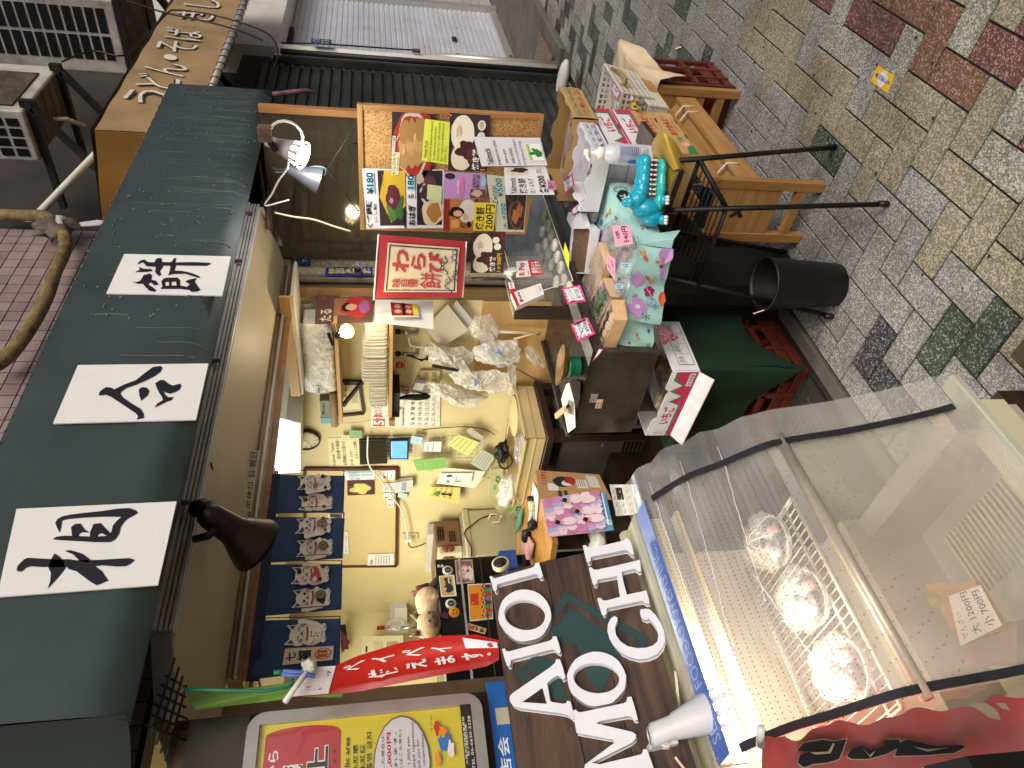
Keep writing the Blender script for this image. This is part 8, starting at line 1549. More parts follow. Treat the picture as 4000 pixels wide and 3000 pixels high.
# the visible right part of the poster: a from .35 up
its = [('r', 0, 0, 1, 1, 'dcc81c'), ('r', 0, .03, .955, .375, 'b8202c'), ('e', .955, .2, .03, .17, 'b8202c'),
 ('t', '月)から', .7, .05, .9, .105, 'f0ece4', .02), ('r', .728, .118, .838, .206, 'f0ece4'), ('t', '区', .61, .115, .72, .207, blk, .0), ('t', '域', .73, .118, .836, .206, blk, .0),
 ('t', '禁止', .585, .222, .9, .325, 'f0ece4', .06), ('t', '禁止', .59, .225, .895, .322, blk, .02), ('t', '場所がかわります。', .6, .34, .9, .358, blk),
 ('t', 'No smoking in public area', .5, .393, .92, .42, blk, .02), ('t', '公共場所禁止吸烟', .6, .43, .885, .452, blk, .02), ('t', '公共場所禁止吸煙', .6, .462, .885, .484, blk, .02), ('t', '공공장소에서 흡연 금지', .55, .493, .93, .515, blk, .02),
 ('e', .795, .655, .19, .132, '4a4030'), ('e', .795, .655, .184, .127, 'dcd2d4'), ('t', '上に喫煙をした場合は、', .63, .56, .92, .576, blk), ('t', '罰則として', .62, .588, .76, .606, blk), ('t', '1,000円', .77, .586, .92, .608, 'b8202c', .02), ('t', '収されます。', .7, .618, .92, .634, blk),
 ('t', '(加熱式たばこも含む)', .68, .642, .925, .658, blk), ('t', 'fine : 1,000 yen.', .72, .68, .9, .696, blk), ('t', '(including heated cigarettes)', .63, .702, .95, .718, blk), ('t', 'Thank you for', .74, .725, .88, .74, blk), ('t', 'your cooperation!', .72, .747, .9, .763, blk),
 ('b', .86, .86, .035, .03, '2f6fb0', 2, .5), ('b', .83, .885, .03, .015, 'd9d0c8', 5, .5), ('b', .9, .85, .02, .02, 'd08a20', 3, .6), ('b', .92, .825, .03, .014, 'b33a24', 4, .6), ('b', .8, .82, .03, .012, 'd08a40', 6, .6), ('t', 'オウム', .9, .795, .97, .805, blk),
 ('r', 0, .945, 1, 1, '2a2320'), ('t', '大阪市環境局事業部\n路上喫煙対策', .76, .95, .95, .97, 'e8e4da'), ('t', 'TEL 06-6630-3228', .74, .978, .95, .99, 'e8e4da'), ('r', .68, .952, .73, .99, 'e8e4da')]
m = MB(); m.add([fpn(0, 0), fpn(1, 0), fpn(1, 1), fpn(0, 1)], [(0, 1, 2, 3)], 'paper'); m.items(fpn, its); m.build('poster', nc)
m = MB(); m.box(xL+.02, YB+.003, z_b+.02, xR-.02, YB+.004, z_t-.02, 'glass'); m.build('glass_pane', nc)
m = MB(); m.box(xL-.02, YB+.03, z_t+.002, xR+.01, YB+.049, z_t+.1, 'grey_sheet'); m.items(lambda a, b: V((xL+.3*a+.1, YB+.028, z_t+.09-.06*b)), [('b', .5, .5, .4, .4, 'c9b8b0', 2, .1), ('t', '1', .42, .2, .58, .8, blk, .03)]); m.build('header', nc)
# blue shopping street plate below
q = [NP(1708, 1180, 1.33), NP(1702, 470, 1.33), NP(1775, 465, 1.33), NP(1838, 1180, 1.33)]
zc1, zc0 = NP(1705, 600, 1.33).z, NP(1800, 600, 1.33).z; xx1 = NP(1740, 470, 1.33).x
bpm = lambda a, b: V((xx1-.5+.5*a, 1.33, zc1-(zc1-zc0)*b))
sheet('street_association_plate', bpm, [('t', '筋商店会', .52, .2, .8, .8, 'dfe6ee', .015), ('r', .84, .3, .9, 1, 'b5ae98')], '1f5fa8', .004, label='blue plate of the shopping street association below the notice case', cat='sign')
m = MB(); m.box(xx1-.5, 1.345, zc0-.5, xx1-.02, 1.4, z_t+.12, mat('brown_post', '4a3128', .6, 'plain', amp=.1)); m.build('brown_post', label='brown post panel carrying the notice case and the blue plate', cat='post')
# red payment banner and green strip
yb_ = 1.22
bq = [W('N', 710, 548, 'Y', yb_), W('N', 770, 375, 'Y', yb_), W('N', 1560, 240, 'Y', yb_), W('N', 1755, 365, 'Y', yb_)]
c_t = [(705, 550), (860, 540), (1060, 520), (1300, 470), (1500, 430), (1690, 395), (1755, 362)]; c_b = [(800, 400), (905, 398), (1040, 340), (1250, 275), (1450, 240), (1640, 232), (1755, 262)]
def ban(a, b):      # a across (left to right as seen), b down
    t = b*6; i = min(int(t), 5); u = t-i
    p = [c_t[i][k]*(1-u)+c_t[i+1][k]*u for k in (0, 1)]; q_ = [c_b[i][k]*(1-u)+c_b[i+1][k]*u for k in (0, 1)]
    r = [p[k]*(1-a)+q_[k]*a for k in (0, 1)]; return W('N', r[0], r[1], 'Y', yb_+.02*math.sin(a*3.1)*math.sin(b*2.5)+.01*math.sin(b*5))
bnr = thing('payment_banner', 'narrow red hanging banner with white lettering left of the cat curtain', 'banner', ban(.5, 1))
m = MB(); m.grid(ban, 8, 24, mat('banner_red', 'c02a1e', .3, 'plain', amp=.05, scale=5, bump=.05)); m.items(ban, [('r', 0, 0, 1, .19, 'e4dfdc'), ('r', .2, .05, .62, .12, 'c02a2e'), ('t', 'PayPay', .14, .13, .9, .17, '5a4a4a', .02), ('t', 'ペ', .62, .24, .86, .36, 'efe8e2', .02), ('t', 'イ', .62, .38, .84, .47, 'efe8e2', .02), ('t', 'ペ', .58, .5, .82, .6, 'efe8e2', .02), ('t', 'イ', .55, .62, .76, .71, 'efe8e2', .02), ('t', '使', .2, .36, .48, .47, 'efe8e2', .03), ('t', 'え', .22, .5, .46, .59, 'efe8e2', .03), ('t', 'ま', .2, .62, .42, .71, 'efe8e2', .03), ('t', 'す', .2, .74, .42, .84, 'efe8e2', .03), ('t', '。', .22, .88, .34, .92, 'efe8e2', .03), ('r', .6, .77, .98, .99, 'e4e7ee'), ('r', .64, .79, .94, .81, 'b0403c'), ('b', .8, .86, .12, .05, '3a6fb0', 2, .5), ('b', .78, .93, .14, .03, 'b0403c', 4, .5)], d0=.002); m.build('banner', bnr)
m = MB(); m.tube([W('N', 668, 575, 'Y', yb_-.03), W('N', 800, 392, 'Y', yb_-.01)], .0048, 'white_pl', 10); m.blob(W('N', 790, 398, 'Y', yb_-.01), .014, .012, .013, 'film_soft', 2, .5, 14, 10); m.build('rod', bnr)
m = MB(); m.tube([W('N', x, y, 'Y', yb_-.015) for x, y in ((820, 445), (740, 425), (660, 420), (655, 435), (700, 440), (780, 440))], .004, mat('blue_cord', '5a74b8', .5), 8); m.build('blue_cord', bnr)
m = MB(); gr_ = mat('green_cord', '1f7a55', .4); m.tube([W('N', x, y, 'Y', yb_-.01) for x, y in ((160, 512), (350, 516), (560, 520), (680, 500), (705, 480), (705, 455))], .003, gr_, 6); m.tube([W('N', 610, 425, 'Y', yb_-.01), W('N', 660, 425, 'Y', yb_-.01)], .004, gr_, 6); m.build('green_tube', label='green plastic tube running from the silver frame to the banner rod', cat='tube')
gs = mat('green_strip', '6f9a3a', .6, 'fabric', amp=.15, scale=9)
m = MB()
for (a, b, a2, b2) in (((170, 545), (215, 615), (700, 475), (690, 560)), ((700, 475), (700, 545), (960, 500), (960, 555))): m.grid(lambda u, v_, a=a, b=b, a2=a2, b2=b2: W('N', (a[0]*(1-v_)+b[0]*v_)*(1-u)+(a2[0]*(1-v_)+b2[0]*v_)*u, (a[1]*(1-v_)+b[1]*v_)*(1-u)+(a2[1]*(1-v_)+b2[1]*v_)*u, 'Y', yb_+.06+.01*math.sin(v_*6+u*3)), 14, 6, gs)
m.build('green_streamer', label='faded green cloth streamer hanging behind the red banner', cat='streamer')
# ------------------------------------------------ shop name board with raised white letters
LEAN = .37
bt_ = W('S', 20, 480, 'Y', 1.1); ux = V((1, 0, 0)); dn = V((0, -math.sin(LEAN), -math.cos(LEAN))); nb_ = V((0, -math.cos(LEAN), math.sin(LEAN)))
def BP(x, y, off=0.0):      # measured point laid on the leaning board, off = height over it
    ox, oy, s = REG['S']; X_, Y_ = ox+x/s, oy+y/s; u, dd = (3000-Y_-1500)/FPX, (X_-2000)/FPX; d = CR*u-CU*dd+CF
    p0 = bt_+nb_*off; t = (p0-O).dot(nb_)/d.dot(nb_); return O+d*t
sb_ = thing('name_board', 'dark weathered wooden board with raised white letters spelling the rice cake shop name', 'sign board', bt_+dn*.2+ux*-.15)
pr_ = bt_; W_ = .50; H_ = .285
m = MB()
edges = [BP(20, 480), BP(355, 385), BP(590, 335), BP(870, 260)]; hs = [(e-bt_).dot(dn) for e in edges]
x_l = -W_
for k in range(3):
    a, b = hs[k]+.0006, hs[k+1]-.0006; xr0, xr1 = (edges[k]-bt_).x, (edges[k+1]-bt_).x
    m.prism([bt_+ux*x_l+dn*a, bt_+ux*xr0+dn*a, bt_+ux*xr1+dn*b, bt_+ux*x_l+dn*b], tuple(-nb_*.014), mat('plank%d' % k, ('59412f', '4e3828', '5d4534')[k], .6, 'wood', scale=((6, 50, 50), (5, 60, 60), (6, 45, 45))[k], bump=.5, col2='261a12'))
m.build('planks', sb_)
m = MB(); gp = mat('painted_green', '21413f', .6, 'plain', amp=.12, scale=8, bump=.1, col2='173130')
def onb_(pts, mt, off): m.add([BP(x, y, off) for x, y in pts], [tuple(range(len(pts)))], mt)
onb_([(480, 570), (1000, 850), (950, 960), (860, 900), (700, 1210), (640, 1120), (560, 900), (430, 880), (380, 770)], gp, .0012)
onb_([(400, 760), (505, 630), (935, 870), (890, 920), (880, 890), (515, 668), (430, 790)], 'plank1', .0022)
onb_([(160, 1080), (300, 960), (440, 1000), (500, 1250), (410, 1230)], gp, .0012); onb_([(235, 1060), (400, 1090), (395, 1110), (250, 1085)], 'plank0', .0022)
m.build('painted_emblem', sb_)
# letters: outlines measured from the photograph on the letter faces, 22 mm proud of the board
TH = .013
def ell(c, a, b, n=28, e=2.0): return [(c[0]+a[0]*math.cos(2*math.pi*k/n)+b[0]*math.sin(2*math.pi*k/n), c[1]+a[1]*math.cos(2*math.pi*k/n)+b[1]*math.sin(2*math.pi*k/n)) for k in range(n)]
def letter(polys, rings=()):
    m = MB()
    for p in polys: m.prism([BP(x, y, TH) for x, y in p], tuple(-nb_*(TH-.0005)), 'letter')
    for o, i in rings:
        n = len(o); A = [BP(x, y, TH) for x, y in o]; B = [BP(x, y, TH) for x, y in i]; d = -nb_*(TH-.0005)
        m.add(A+B, [(k, (k+1) % n, n+(k+1) % n, n+k) for k in range(n)], 'letter'); m.add(A+[p+d for p in A], [(k, (k+1) % n, n+(k+1) % n, n+k) for k in range(n)], 'letter', True); m.add(B+[p+d for p in B], [(k, (k+1) % n, n+(k+1) % n, n+k) for k in range(n)], 'letter', True)
    return m.build('raised_letter', sb_, bevel=.0008)
# first row, right to left: I O I A
letter([[(22,480),(30,476),(40,488),(55,490),(280,425),(300,412),(303,398),(322,393),(340,455),(345,478),(330,482),(316,462),(300,460),(75,520),(62,528),(62,552),(55,566),(45,560),(36,520)]])
letter([], [(ell((236,718),(-160,-20),(18,-158)), ell((236,712),(-125,-18),(12,-92)))])
letter([[(100,928),(110,924),(122,940),(140,942),(385,878),(408,866),(412,850),(430,850),(440,880),(455,938),(450,948),(436,942),(420,925),(400,925),(165,985),(148,992),(146,1015),(140,1028),(130,1025),(115,985)]])
letter([[(146,1228),(150,1212),(170,1195),(395,1040),(428,1010),(432,990),(452,992),(470,1045),(484,1100),(470,1108),(455,1090),(435,1085),(410,1100),(385,1122),(372,1135),(390,1248),(405,1255),(470,1265),(492,1262),(500,1248),(516,1250),(528,1300),(540,1345),(530,1352),(512,1335),(490,1325),(460,1318),(200,1285),(165,1270),(150,1250)]])
# hole of the A is laid as dark board inset: second row M O C H I
letter([], [(ell((680,1110),(-180,-22),(20,-165)), ell((678,1102),(-140,-18),(14,-92)))])
letter([[(598,288),(610,286),(625,300),(645,305),(830,262),(855,255),(858,242),(875,248),(890,270),(905,330),(905,340),(890,335),(870,312),(850,312),(650,352),(640,360),(640,378),(632,388),(622,384),(610,340)]])
letter([[(635,425),(645,422),(660,436),(680,438),(800,412),(935,380),(945,376),(950,440),(940,445),(920,428),(905,428),(830,446),(840,500),(865,592),(960,572),(985,566),(1000,620),(1003,640),(985,640),(965,625),(940,628),(748,668),(738,676),(738,702),(728,716),(716,712),(700,660),(688,618),(690,612),(705,612),(718,626),(740,628),(828,605),(818,545),(808,470),(690,492),(680,500),(680,515),(670,528),(660,522),(648,480)]])
cc_ = (935, 835)
def arc(c, a, b, t0, t1, n=22): return [(c[0]+a[0]*math.cos(t)+b[0]*math.sin(t), c[1]+a[1]*math.cos(t)+b[1]*math.sin(t)) for t in [t0+(t1-t0)*k/n for k in range(n+1)]]
oC = [(790,724),(768,740),(752,775),(750,815),(762,860),(790,905),(830,945),(880,970),(940,985),(1000,978),(1050,955),(1085,915),(1100,870),(1092,810),(1070,760),(1040,715),(1010,685),(985,678),(955,682),(950,700),(960,730),(985,742),(1005,735),(1030,760),(1055,800),(1065,840),(1058,880),(1030,905),(985,920),(930,922),(870,910),(825,880),(798,840),(790,800),(796,770),(806,748),(805,732)]
letter([oC])
letter([[(536,1310),(550,1302),(565,1316),(585,1318),(850,1262),(868,1250),(872,1225),(892,1222),(905,1260),(920,1315),(930,1360),(915,1362),(898,1340),(875,1335),(700,1365),(668,1385),(900,1440),(920,1455),(915,1480),(895,1500),(640,1628),(700,1640),(950,1580),(965,1570),(970,1548),(988,1545),(1005,1590),(1025,1650),(1040,1720),(880,1720),(760,1740),(640,1720),(600,1700),(612,1640),(800,1500),(780,1480),(560,1440),(552,1400)]])
m = MB(); m.prism([BP(x, y, TH+.0004) for x, y in ((222,1252),(345,1165),(372,1262))], tuple(-nb_*.0006), 'board_wood'); m.prism([BP(x, y, TH+.0004) for x, y in ((222,1252),(345,1165),(372,1262))], tuple(-nb_*.0006), 'plank0'); m.build('letter_counter', sb_)
# ------------------------------------------------ curved glass showcase
SX0, SX1 = .292, .713
prof = []      # (Y, Z) of the curved front, back top to lower front, measured on the end plane X = .713
for x, y in ((190, 575), (250, 515), (330, 460), (440, 395), (560, 350), (700, 290), (800, 255), (950, 228), (1100, 205), (1300, 165), (1450, 130), (1560, 100), (1660, 68)):
    p = W('M', x, y, 'X', SX1); prof.append((p.y, p.z))
sc = thing('glass_showcase', 'curved glass refrigerated showcase with a blue lettered rail and wire shelf in the foreground', 'showcase', ((SX0+SX1)/2, 1.0, .4))
top_y, top_z = prof[0]; bot_y, bot_z = prof[-1]; BY = 1.16
def smooth_prof(u):
    t = u*(len(prof)-1); i = min(int(t), len(prof)-2); v_ = t-i
    g_ = lambda j: prof[max(0, min(len(prof)-1, j))]
    return [.5*((2*g_(i)[k])+(-g_(i-1)[k]+g_(i+1)[k])*v_+(2*g_(i-1)[k]-5*g_(i)[k]+4*g_(i+1)[k]-g_(i+2)[k])*v_*v_+(-g_(i-1)[k]+3*g_(i)[k]-3*g_(i+1)[k]+g_(i+2)[k])*v_**3) for k in (0, 1)]
SXL = SX0-.004
def gs_(a, b):
    y, z = smooth_prof(b); return V((SXL+(SX1-SXL)*a, y, z))
# perforated clear sheet that covers the curved pane
perf = bpy.data.materials.new('perforated_film'); perf.use_nodes = True; nt = perf.node_tree; L = nt.links; b_ = nt.nodes['Principled BSDF']; MATS['perf'] = perf
b_.inputs['Base Color'].default_value = lin('d9d4c8'); b_.inputs['Roughness'].default_value = .25
tc = node(nt, 'ShaderNodeTexCoord'); mp = node(nt, 'ShaderNodeMapping'); L.new(tc.outputs['UV'], mp.inputs[0]); mp.inputs['Scale'].default_value = (1, 1, 1)
tr = node(nt, 'ShaderNodeBsdfTransparent'); tr.inputs[0].default_value = (.95, .95, .94, 1); gl_ = node(nt, 'ShaderNodeBsdfGlossy'); gl_.inputs['Roughness'].default_value = .1
no = node(nt, 'ShaderNodeTexNoise', Scale=4.0, Detail=3.0, Distortion=.4); L.new(tc.outputs['Object'], no.inputs[0]); bp = node(nt, 'ShaderNodeBump', Strength=.5, Distance=.02); L.new(no.outputs[0], bp.inputs['Height']); L.new(bp.outputs[0], gl_.inputs['Normal'])
lw = node(nt, 'ShaderNodeLayerWeight', Blend=.5); pw = node(nt, 'ShaderNodeMath', operation='POWER'); pw.inputs[1].default_value = 2.2; L.new(lw.outputs['Facing'], pw.inputs[0]); mr = node(nt, 'ShaderNodeMapRange'); mr.inputs[3].default_value = .16; mr.inputs[4].default_value = .9; L.new(pw.outputs[0], mr.inputs[0]); L.new(bp.outputs[0], lw.inputs['Normal'])
m1 = node(nt, 'ShaderNodeMixShader'); L.new(mr.outputs[0], m1.inputs[0]); L.new(tr.outputs[0], m1.inputs[1]); L.new(gl_.outputs[0], m1.inputs[2])
m2 = node(nt, 'ShaderNodeMixShader'); mr2 = node(nt, 'ShaderNodeMapRange'); mr2.inputs[1].default_value = .35; mr2.inputs[2].default_value = .65; mr2.inputs[3].default_value = .13; mr2.inputs[4].default_value = .34; L.new(no.outputs[0], mr2.inputs[0]); L.new(mr2.outputs[0], m2.inputs[0]); L.new(m1.outputs[0], m2.inputs[1]); L.new(b_.outputs[0], m2.inputs[2]); L.new(m2.outputs[0], nt.nodes['Material Output'].inputs[0])
def wrinkle(a, b):
    p = gs_(a, b); q_ = gs_(a, min(1, b+.01)); n_ = V((1, 0, 0)).cross(q_-p).normalized(); n_ = n_ if n_.dot(O-p) > 0 else -n_
    amp = .016*math.exp(-((b-.24)/.2)**2); 
    return p+V((.028*(a > .999), 0, 0))+n_*(.003+amp*(1-abs(2*((b*9+.9*a+.35*math.sin(a*4)) % 1)-1)))
m = MB(); m.grid(lambda a, b: gs_(a, b*.46), 2, 20, 'screen_glass'); m.grid(lambda a, b: gs_(a, .47+b*.53), 2, 20, 'fogged'); m.build('curved_pane', sc)
m = MB(); m.grid(wrinkle, 40, 90, perf); m.grid(lambda a, b: wrinkle(1, b)+V((.04*a, 0, -.004*a)), 3, 60, perf)
m.build('perforated_sheet', sc)
# rows of tiny holes in the sheet (dark dots), regular like the punched film
m = MB(); hd_ = mat('hole', '2f2c28', .8)
for j in range(64):
    for i in range(62):
        a, b = (i+.5*(j % 2))/62, (j+.5)/64
        if not (.03 < b < .62) or (b > .42 and (i*7+j*3) % 5): continue
        p = wrinkle(a, b); q1 = wrinkle(min(1, a+.003), b)-p; q2 = wrinkle(a, min(1, b+.003))-p
        if q1.length < 1e-6 or q2.length < 1e-6: continue
        q1.normalize(); q2.normalize(); n_ = q1.cross(q2).normalized(); n_ = n_ if n_.dot(O-p) > 0 else -n_; p = p+n_*.0005; r_ = .0011
        m.add([p+q1*r_, p+q2*r_, p-q1*r_, p-q2*r_], [(0, 1, 2, 3)], hd_)
m.build('punched_dots', sc)
for k, (b0, sl, a0, a1) in enumerate(((.05, .0, 0, 1), (.11, .02, .1, 1), (.2, .04, .3, 1), (.3, .05, .4, 1), (.36, -.06, .1, .5))):  # light glints along the film folds, put in as thin pale tubes
    m = MB(); n = 60; m.tube([wrinkle(a0+(a1-a0)*i/n, b0+sl*(i/n)+.0016*(-1)**i*(i % 5 > 0))+V((0, -.0012, .0006)) for i in range(n+1)], .0005, mat('glint_white', 'e6ecf4', .15, 'plain', amp=0, bump=0), 5); m.build('crease_glint', sc)
# end glass plates with dark rubber edge
def side_poly(x): return [V((x, *smooth_prof(k/20))) for k in range(21)]+[V((x, BY, bot_z)), V((x, BY, top_z))]
for x in (SX0, SX1): m = MB(); m.add(side_poly(x), [tuple(range(23))], 'glass'); m.build('end_glass', sc)
rb = mat('rubber', '1f2126', .6, 'plain', amp=.2, scale=50)
for x in (SX0, SX1-.012): 
    m = MB()
    pts = [V((x, smooth_prof(.12+.8*k/30)[0]-.0, smooth_prof(.12+.8*k/30)[1]+.0)) for k in range(31)]
    for k in range(30): m.bar(pts[k]+V((0, -.014, .011)), pts[k+1]+V((0, -.014, .011)), .011, .003, rb, up=(0, -1, 1))
    m.build('rubber_edge', sc)
m = MB(); a, b = W('M', 812, 240, 'X', SX1+.004), W('M', 1445, 1262, 'X', SX0-.012); a2 = V((SX1+.006, a.y, a.z)); b2 = V((SX0-.012, a.y-.002, a.z-.004)); m.tube([a2+V((0, -.008, 0)), b2+V((0, -.008, 0))], .0085, mat('champagne', 'b8ae9c', .35, 'plain', amp=.06, scale=30, metal=.35), 16); m.build('pane_handle', sc)
# top rail: pale mouldings with the blue lettered strip
pale = mat('case_pale', 'bdb898', .4, 'plain', amp=.04, scale=8)
m = MB(); m.box(SXL, top_y-.01, top_z-.012, SX1+.002, BY, top_z, pale); m.box(SXL, top_y-.02, top_z-.022, SX1+.0, top_y-.008, top_z-.004, pale); m.tube([(SXL, top_y+.05, top_z+.002), (SX1, top_y+.05, top_z+.002)], .012, pale, 12); m.build('top_rail', sc, bevel=.002)
blu = mat('blue_strip', '5a78c4', .3, 'plain', amp=.03)
rq = [W('M', 545, 1590, 'Z', top_z+.0), W('M', 210, 572, 'Z', top_z), W('M', 262, 566, 'Z', top_z), W('M', 605, 1585, 'Z', top_z)]
y_a, y_b = (rq[0].y+rq[1].y)/2, (rq[2].y+rq[3].y)/2; y_a, y_b = max(y_a, y_b), min(y_a, y_b)
stp = lambda a, b: V((SXL+(SX1-.012-SXL)*a, y_a+(y_b-y_a)*b, top_z+.001+.0005))
m = MB(); q = [stp(0, 0), stp(1, 0), stp(1, 1), stp(0, 1)]; m.prism(q, (0, 0, -.001), blu); fr_ = lambda x: (x-SXL)/(SX1-.012-SXL)
m.items(stp, [('t', 'SEITO FOOD SYSTEMS INC.', fr_(.31), .2, fr_(.62), .82, 'a9c0ea', .0)], toward=V((.5, 0, 3))); m.build('lettered_strip', sc)
# pale inner shelf edges under the rail
m = MB(); m.box(SX0, top_y-.006, top_z-.05, SX1-.01, top_y+.0, top_z-.022, pale); m.box(SX0, top_y-.03, top_z-.075, SX1-.012, top_y-.004, top_z-.068, mat('ls_cover', 'cfc3a0', .35)); m.build('lamp_cover', sc)
# interior: back wall, base tray, wire shelf
m = MB(); inn = mat('case_inner', 'a49d8e', .45, 'plain', amp=.05, scale=4)
m.box(SX0, BY-.01, bot_z-.06, SX1, BY, top_z, inn); m.box(SX0, bot_y+.01, bot_z-.09, SX1-.003, BY, bot_z-.06, inn)
for k in range(16): m.box(SX0+.2+.0, 1.0-.012*k, bot_z-.06, SX0+.33, 1.006-.012*k, bot_z-.05, pale)
m.box(SX0+.02, .9, bot_z-.058, SX0+.2, 1.08, bot_z-.03, 'case_pale'); m.box(SX0, bot_y+.0, bot_z-.06, SX1, bot_y+.05, bot_z-.004, pale)
m.box(SX1-.05, bot_y+.02, bot_z-.06, SX1-.004, BY, bot_z+.05, inn); m.box(SX0, bot_y+.01, bot_z-.06, SX0+.05, BY, bot_z+.02, inn); m.box(SX0, 1.06, bot_z-.06, SX1-.004, BY-.01, bot_z+.09, inn); m.build('inner_tub', sc)
m = MB(); wy0, wy1, wz = .90, 1.12, .86; wx0, wx1 = SX0+.01, SX1-.06; ww = mat('wire_white', 'c9c2b0', .4)
for y in (wy0, wy0+.03, wy1): m.tube([(wx0, y, wz), (wx1, y, wz)], .0032, ww, 6)
for x in (wx0, wx1): m.tube([(x, wy0, wz+.0), (x, wy1, wz)], .003, ww, 6)
for k in range(26): x = wx0+(wx1-wx0)*(k+.5)/26; m.tube([(x, wy0, wz+.001), (x, wy1, wz+.001)], .0013, ww, 5)
m.build('wire_shelf', sc)
m = MB(); m.box(.15, bot_y-.004, bot_z-.012, SX1+.06, bot_y+.03, bot_z+.006, mat('case_edge', 'aeb09a', .4, 'plain', amp=.05)); m.build('front_sill', sc, bevel=.003)
m = MB(); m.box(.12, bot_y+.02, .05, SX1+.04, BY, bot_z-.09, 'dark_wood'); m.build('cabinet_base', sc)
m = MB(); m.box(.1, bot_y-.05, .05, SX1+.12, bot_y+.01, .40, 'steel_dark'); m.build('metal_stand', label='dark metal stand in the lower right corner under the showcase', cat='stand')
# goods in the showcase: wrapped domes, tray with price slip, small arrangement
k_ = 0
for (x, y, z_, lb) in ((3.2, 0, 0, ''),): pass
for i, (x, y, lb) in enumerate(((.62, .98, 'wrapped sweets dome at the right end of the wire shelf'), (.50, .96, 'wrapped sweets dome in the middle of the wire shelf'), (.38, .95, 'wrapped sweets dome at the left end of the wire shelf'))):
    t = thing('wrapped_dome', lb, 'packaging', (x, y, wz+.004)); m = MB(); m.blob((x, y, wz+.03), .05, .05, .032, 'film', i+2, .25, 28, 16, 3); m.lathe((x, y, wz+.004), (0, 0, 1), [(.04, 0), (.046, .012), (.042, .012)], 'film_soft', 24, caps=False)
    for q_ in range(7): a_ = q_*.9+i; m.tube([(x+.01*math.cos(a_), y+.01*math.sin(a_), wz+.062), (x+.045*math.cos(a_), y+.045*math.sin(a_), wz+.03)], .0009, 'white_pl', 4)
    m.build('dome', t); m = MB()
    for q_ in range(6): m.blob((x+.018*math.cos(q_*1.05), y+.018*math.sin(q_*1.05), wz+.018), .014, .014, .01, ('lilac_sweet', 'bean', 'pink_paper')[q_ % 3], q_, .1, 10, 7)
    m.build('sweets', t)
YS = .83
q = [W('R', x, y, 'Z', .66) for x, y in ((1690, 470), (1400, -40), (1800, -60), (2040, 330))]
tr_ = thing('rice_cracker_tray', 'orange edged tray of crackers inside the showcase, carrying the handwritten price slip', 'tray', sum(q, V())/4)
m = MB(); m.prism(q, (0, 0, -.012), mat('tray_orange', 'bd8a4a', .5)); m.build('tray', tr_)
q2 = [W('R', x, y, 'Z', .672) for x, y in ((1660, 460), (1540, 50), (1830, -30), (2030, 280))]
q2 = [W('R', x, y, 'Z', .672) for x, y in ((1690, 470), (1590, 60), (1850, -30), (2030, 300))]
m = MB(); m.prism(q2, (0, 0, -.001), 'paper'); f = bil(*q2); m.items(f, [('t', 'せんざい', .08, .08, .62, .24, '33333c'), ('t', '大 1200円', .06, .36, .98, .58, '33333c', .01), ('t', '小 700円', .08, .7, .92, .92, '33333c', .01)], toward=V((.3, .3, 3))); m.build('price_slip', label='handwritten price slip reading 1200 and 700 yen inside the showcase', cat='price tag')
m = MB(); m.blob(W('R', 1490, 95, 'Z', .66), .012, .012, .012, mat('pineapple', 'a89a3c', .6), 3, .6, 14, 10, 3)
m.build('yellow_ornament', label='tiny yellow flower ornament beside the handwritten price slip', cat='ornament')
m = MB(); c = W('M', 1440, 360, 'Z', .55)
for k in range(14): a = k*2.4; m.blob(c+V((.012*math.cos(a)*(k % 3), .012*math.sin(a)*(k % 4), .005+.004*(k % 3))), .01, .01, .006, (mat('posy_green', '4f6b45', .7), mat('posy_lilac', '7e74b4', .7), 'posy_green')[k % 3], k, .4, 8, 6)
m.build('dried_posy', label='small posy of green and lilac dried flowers in the bottom of the showcase', cat='flowers')
m = MB(); q = [W('R', x, y, 'Z', .62) for x, y in ((1860, 620), (1940, 300), (2300, 250), (2300, 620))]; m.prism(q, (0, 0, .03), mat('pink_brown', '8f7168', .6)); m.build('wrapped_parcel', label='brown wrapped parcel at the lower left inside the showcase', cat='parcel')
# clip lamp on the showcase
mo = W('M', 640, 1400, 'Z', 1.16); bs = W('M', 340, 1490, 'Z', 1.19)
mo = W('M', 600, 1385, 'Y', .985); bs = W('M', 335, 1492, 'Y', 1.0)
ax = (mo-bs).normalized()
l4 = lamp('showcase_lamp', 'brightly lit white clip-on spotlight aimed at the showcase in the lower left', mo, ax, .034, .0155, (mo-bs).length*.92, mat('lamp_shade_white', 'cfd1d3', .35, 'plain', amp=.02), 'bulb_warm', 9, (1, .88, .7))
m = MB(); c = W('M', 318, 1560, 'Y', 1.02); m.obox(c, (.004, 0, 0), (0, .012, 0), (0, 0, .02), 'white_pl'); m.lathe(c+V((0, -.013, 0)), (0, -1, 0), [(.008, 0), (.008, .002)], 'shop_pale', 14); m.bar(c+V((.003, 0, 0)), W('M', 440, 1570, 'Y', 1.04), .016, .006, 'white_pl', up=(0, 1, 0)); m.bar(c+V((0, 0, .0)), bs+ax*.01, .01, .01, 'white_pl', up=(0, 1, 0)); m.build('clip', l4, bevel=.001)
cable('lamp_cable', 'thin beige cord running behind the showcase top from the lamp', [W('S', x, y, 'Z', top_z+.02) for x, y in ((1165, 1060), (1175, 1150), (1185, 1250), (1195, 1330))], .0022, 'cream_cloth')
cable('lamp_cable', 'thin beige cord dangling from the lamp clip', [W('S', x, y, 'Y', 1.0) for x, y in ((1165, 1590), (1190, 1625), (1220, 1665), (1225, 1700))], .002, 'cream_cloth')
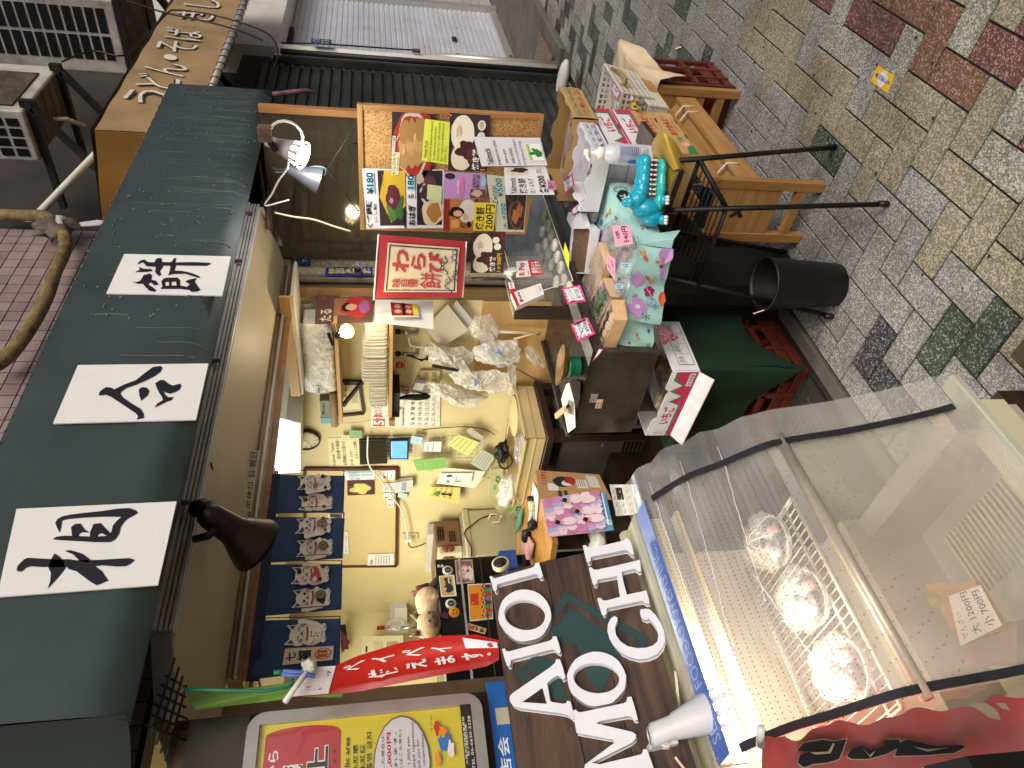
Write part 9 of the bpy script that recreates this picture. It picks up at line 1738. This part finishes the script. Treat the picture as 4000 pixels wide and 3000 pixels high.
# red banner at the showcase's near end
rb_ = thing('red_banner', 'red cloth banner with black and cream brushed letters hanging at the lower left corner', 'banner', W('R', 1500, 1400, 'Y', .72))
top_c = [(60, 1255), (300, 1215), (700, 1110), (1200, 1040), (1700, 955), (2212, 890)]; bot_c = [(60, 1700), (600, 1720), (1000, 1720), (1400, 1600), (1800, 1440), (2212, 1330)]
YR = .80
def rbn(a, b):
    t = a*5; i = min(int(t), 4); u = t-i
    p = [top_c[i][k]*(1-u)+top_c[i+1][k]*u for k in (0, 1)]; q_ = [bot_c[i][k]*(1-u)+bot_c[i+1][k]*u for k in (0, 1)]
    r = [p[k]*(1-b)+q_[k]*b for k in (0, 1)]; s_ = V((.26, 0, 0)); pt = W('R', r[0], r[1], 'X', .262-.012*b); return pt+V((.004*math.sin(a*22+b*3)*(1-b)+.002*math.sin(a*50), 0, 0))
m = MB(); m.grid(rbn, 70, 12, 'flag_red'); blk2 = cm('15151a', .8); crm = cm('b8a888', .8)
def onr(pts, mt, off): m.add([W('R', x, y, 'X', .262-.006*0-off) for x, y in pts], [tuple(range(len(pts)))], mt)
for pts in ([(345,1335),(400,1270),(560,1245),(640,1260),(750,1240),(720,1330),(690,1400),(600,1430),(480,1440),(400,1470),(350,1430),(370,1370),(450,1340)], [(755,1380),(790,1320),(880,1290),(960,1330),(1060,1290),(1070,1245),(1190,1240),(1175,1310),(1080,1360),(930,1400),(800,1400)], [(1190,1270),(1250,1240),(1380,1270),(1500,1300),(1700,1285),(1735,1300),(1640,1350),(1380,1370),(1150,1375)]):
    c = (sum(p[0] for p in pts)/len(pts), sum(p[1] for p in pts)/len(pts)); big = [(c[0]+(p[0]-c[0])*1.05, c[1]+(p[1]-c[1])*1.12) for p in pts]; onr(big, crm, .016); onr(pts, blk2, .0175)
for pts in ([(450,1345),(600,1340),(640,1270),(655,1275),(620,1355),(500,1365)], [(880,1305),(940,1370),(990,1330),(950,1390)], [(1300,1300),(1420,1320),(1600,1305),(1420,1340)], ): onr(pts, crm, .019)
for pts in ([(1740,950),(1900,940),(1990,1000),(2020,1080),(1930,1060),(1830,990)], [(1980,940),(2060,945),(2095,1000),(2030,985)]): onr(pts, crm, .017)
m.build('cloth', rb_); m = MB(); m.tube([W('R', 45, 1150, 'X', .25), W('R', 40, 1285, 'X', .25)], .0045, 'white_pl', 10); m.build('rod_end', rb_)
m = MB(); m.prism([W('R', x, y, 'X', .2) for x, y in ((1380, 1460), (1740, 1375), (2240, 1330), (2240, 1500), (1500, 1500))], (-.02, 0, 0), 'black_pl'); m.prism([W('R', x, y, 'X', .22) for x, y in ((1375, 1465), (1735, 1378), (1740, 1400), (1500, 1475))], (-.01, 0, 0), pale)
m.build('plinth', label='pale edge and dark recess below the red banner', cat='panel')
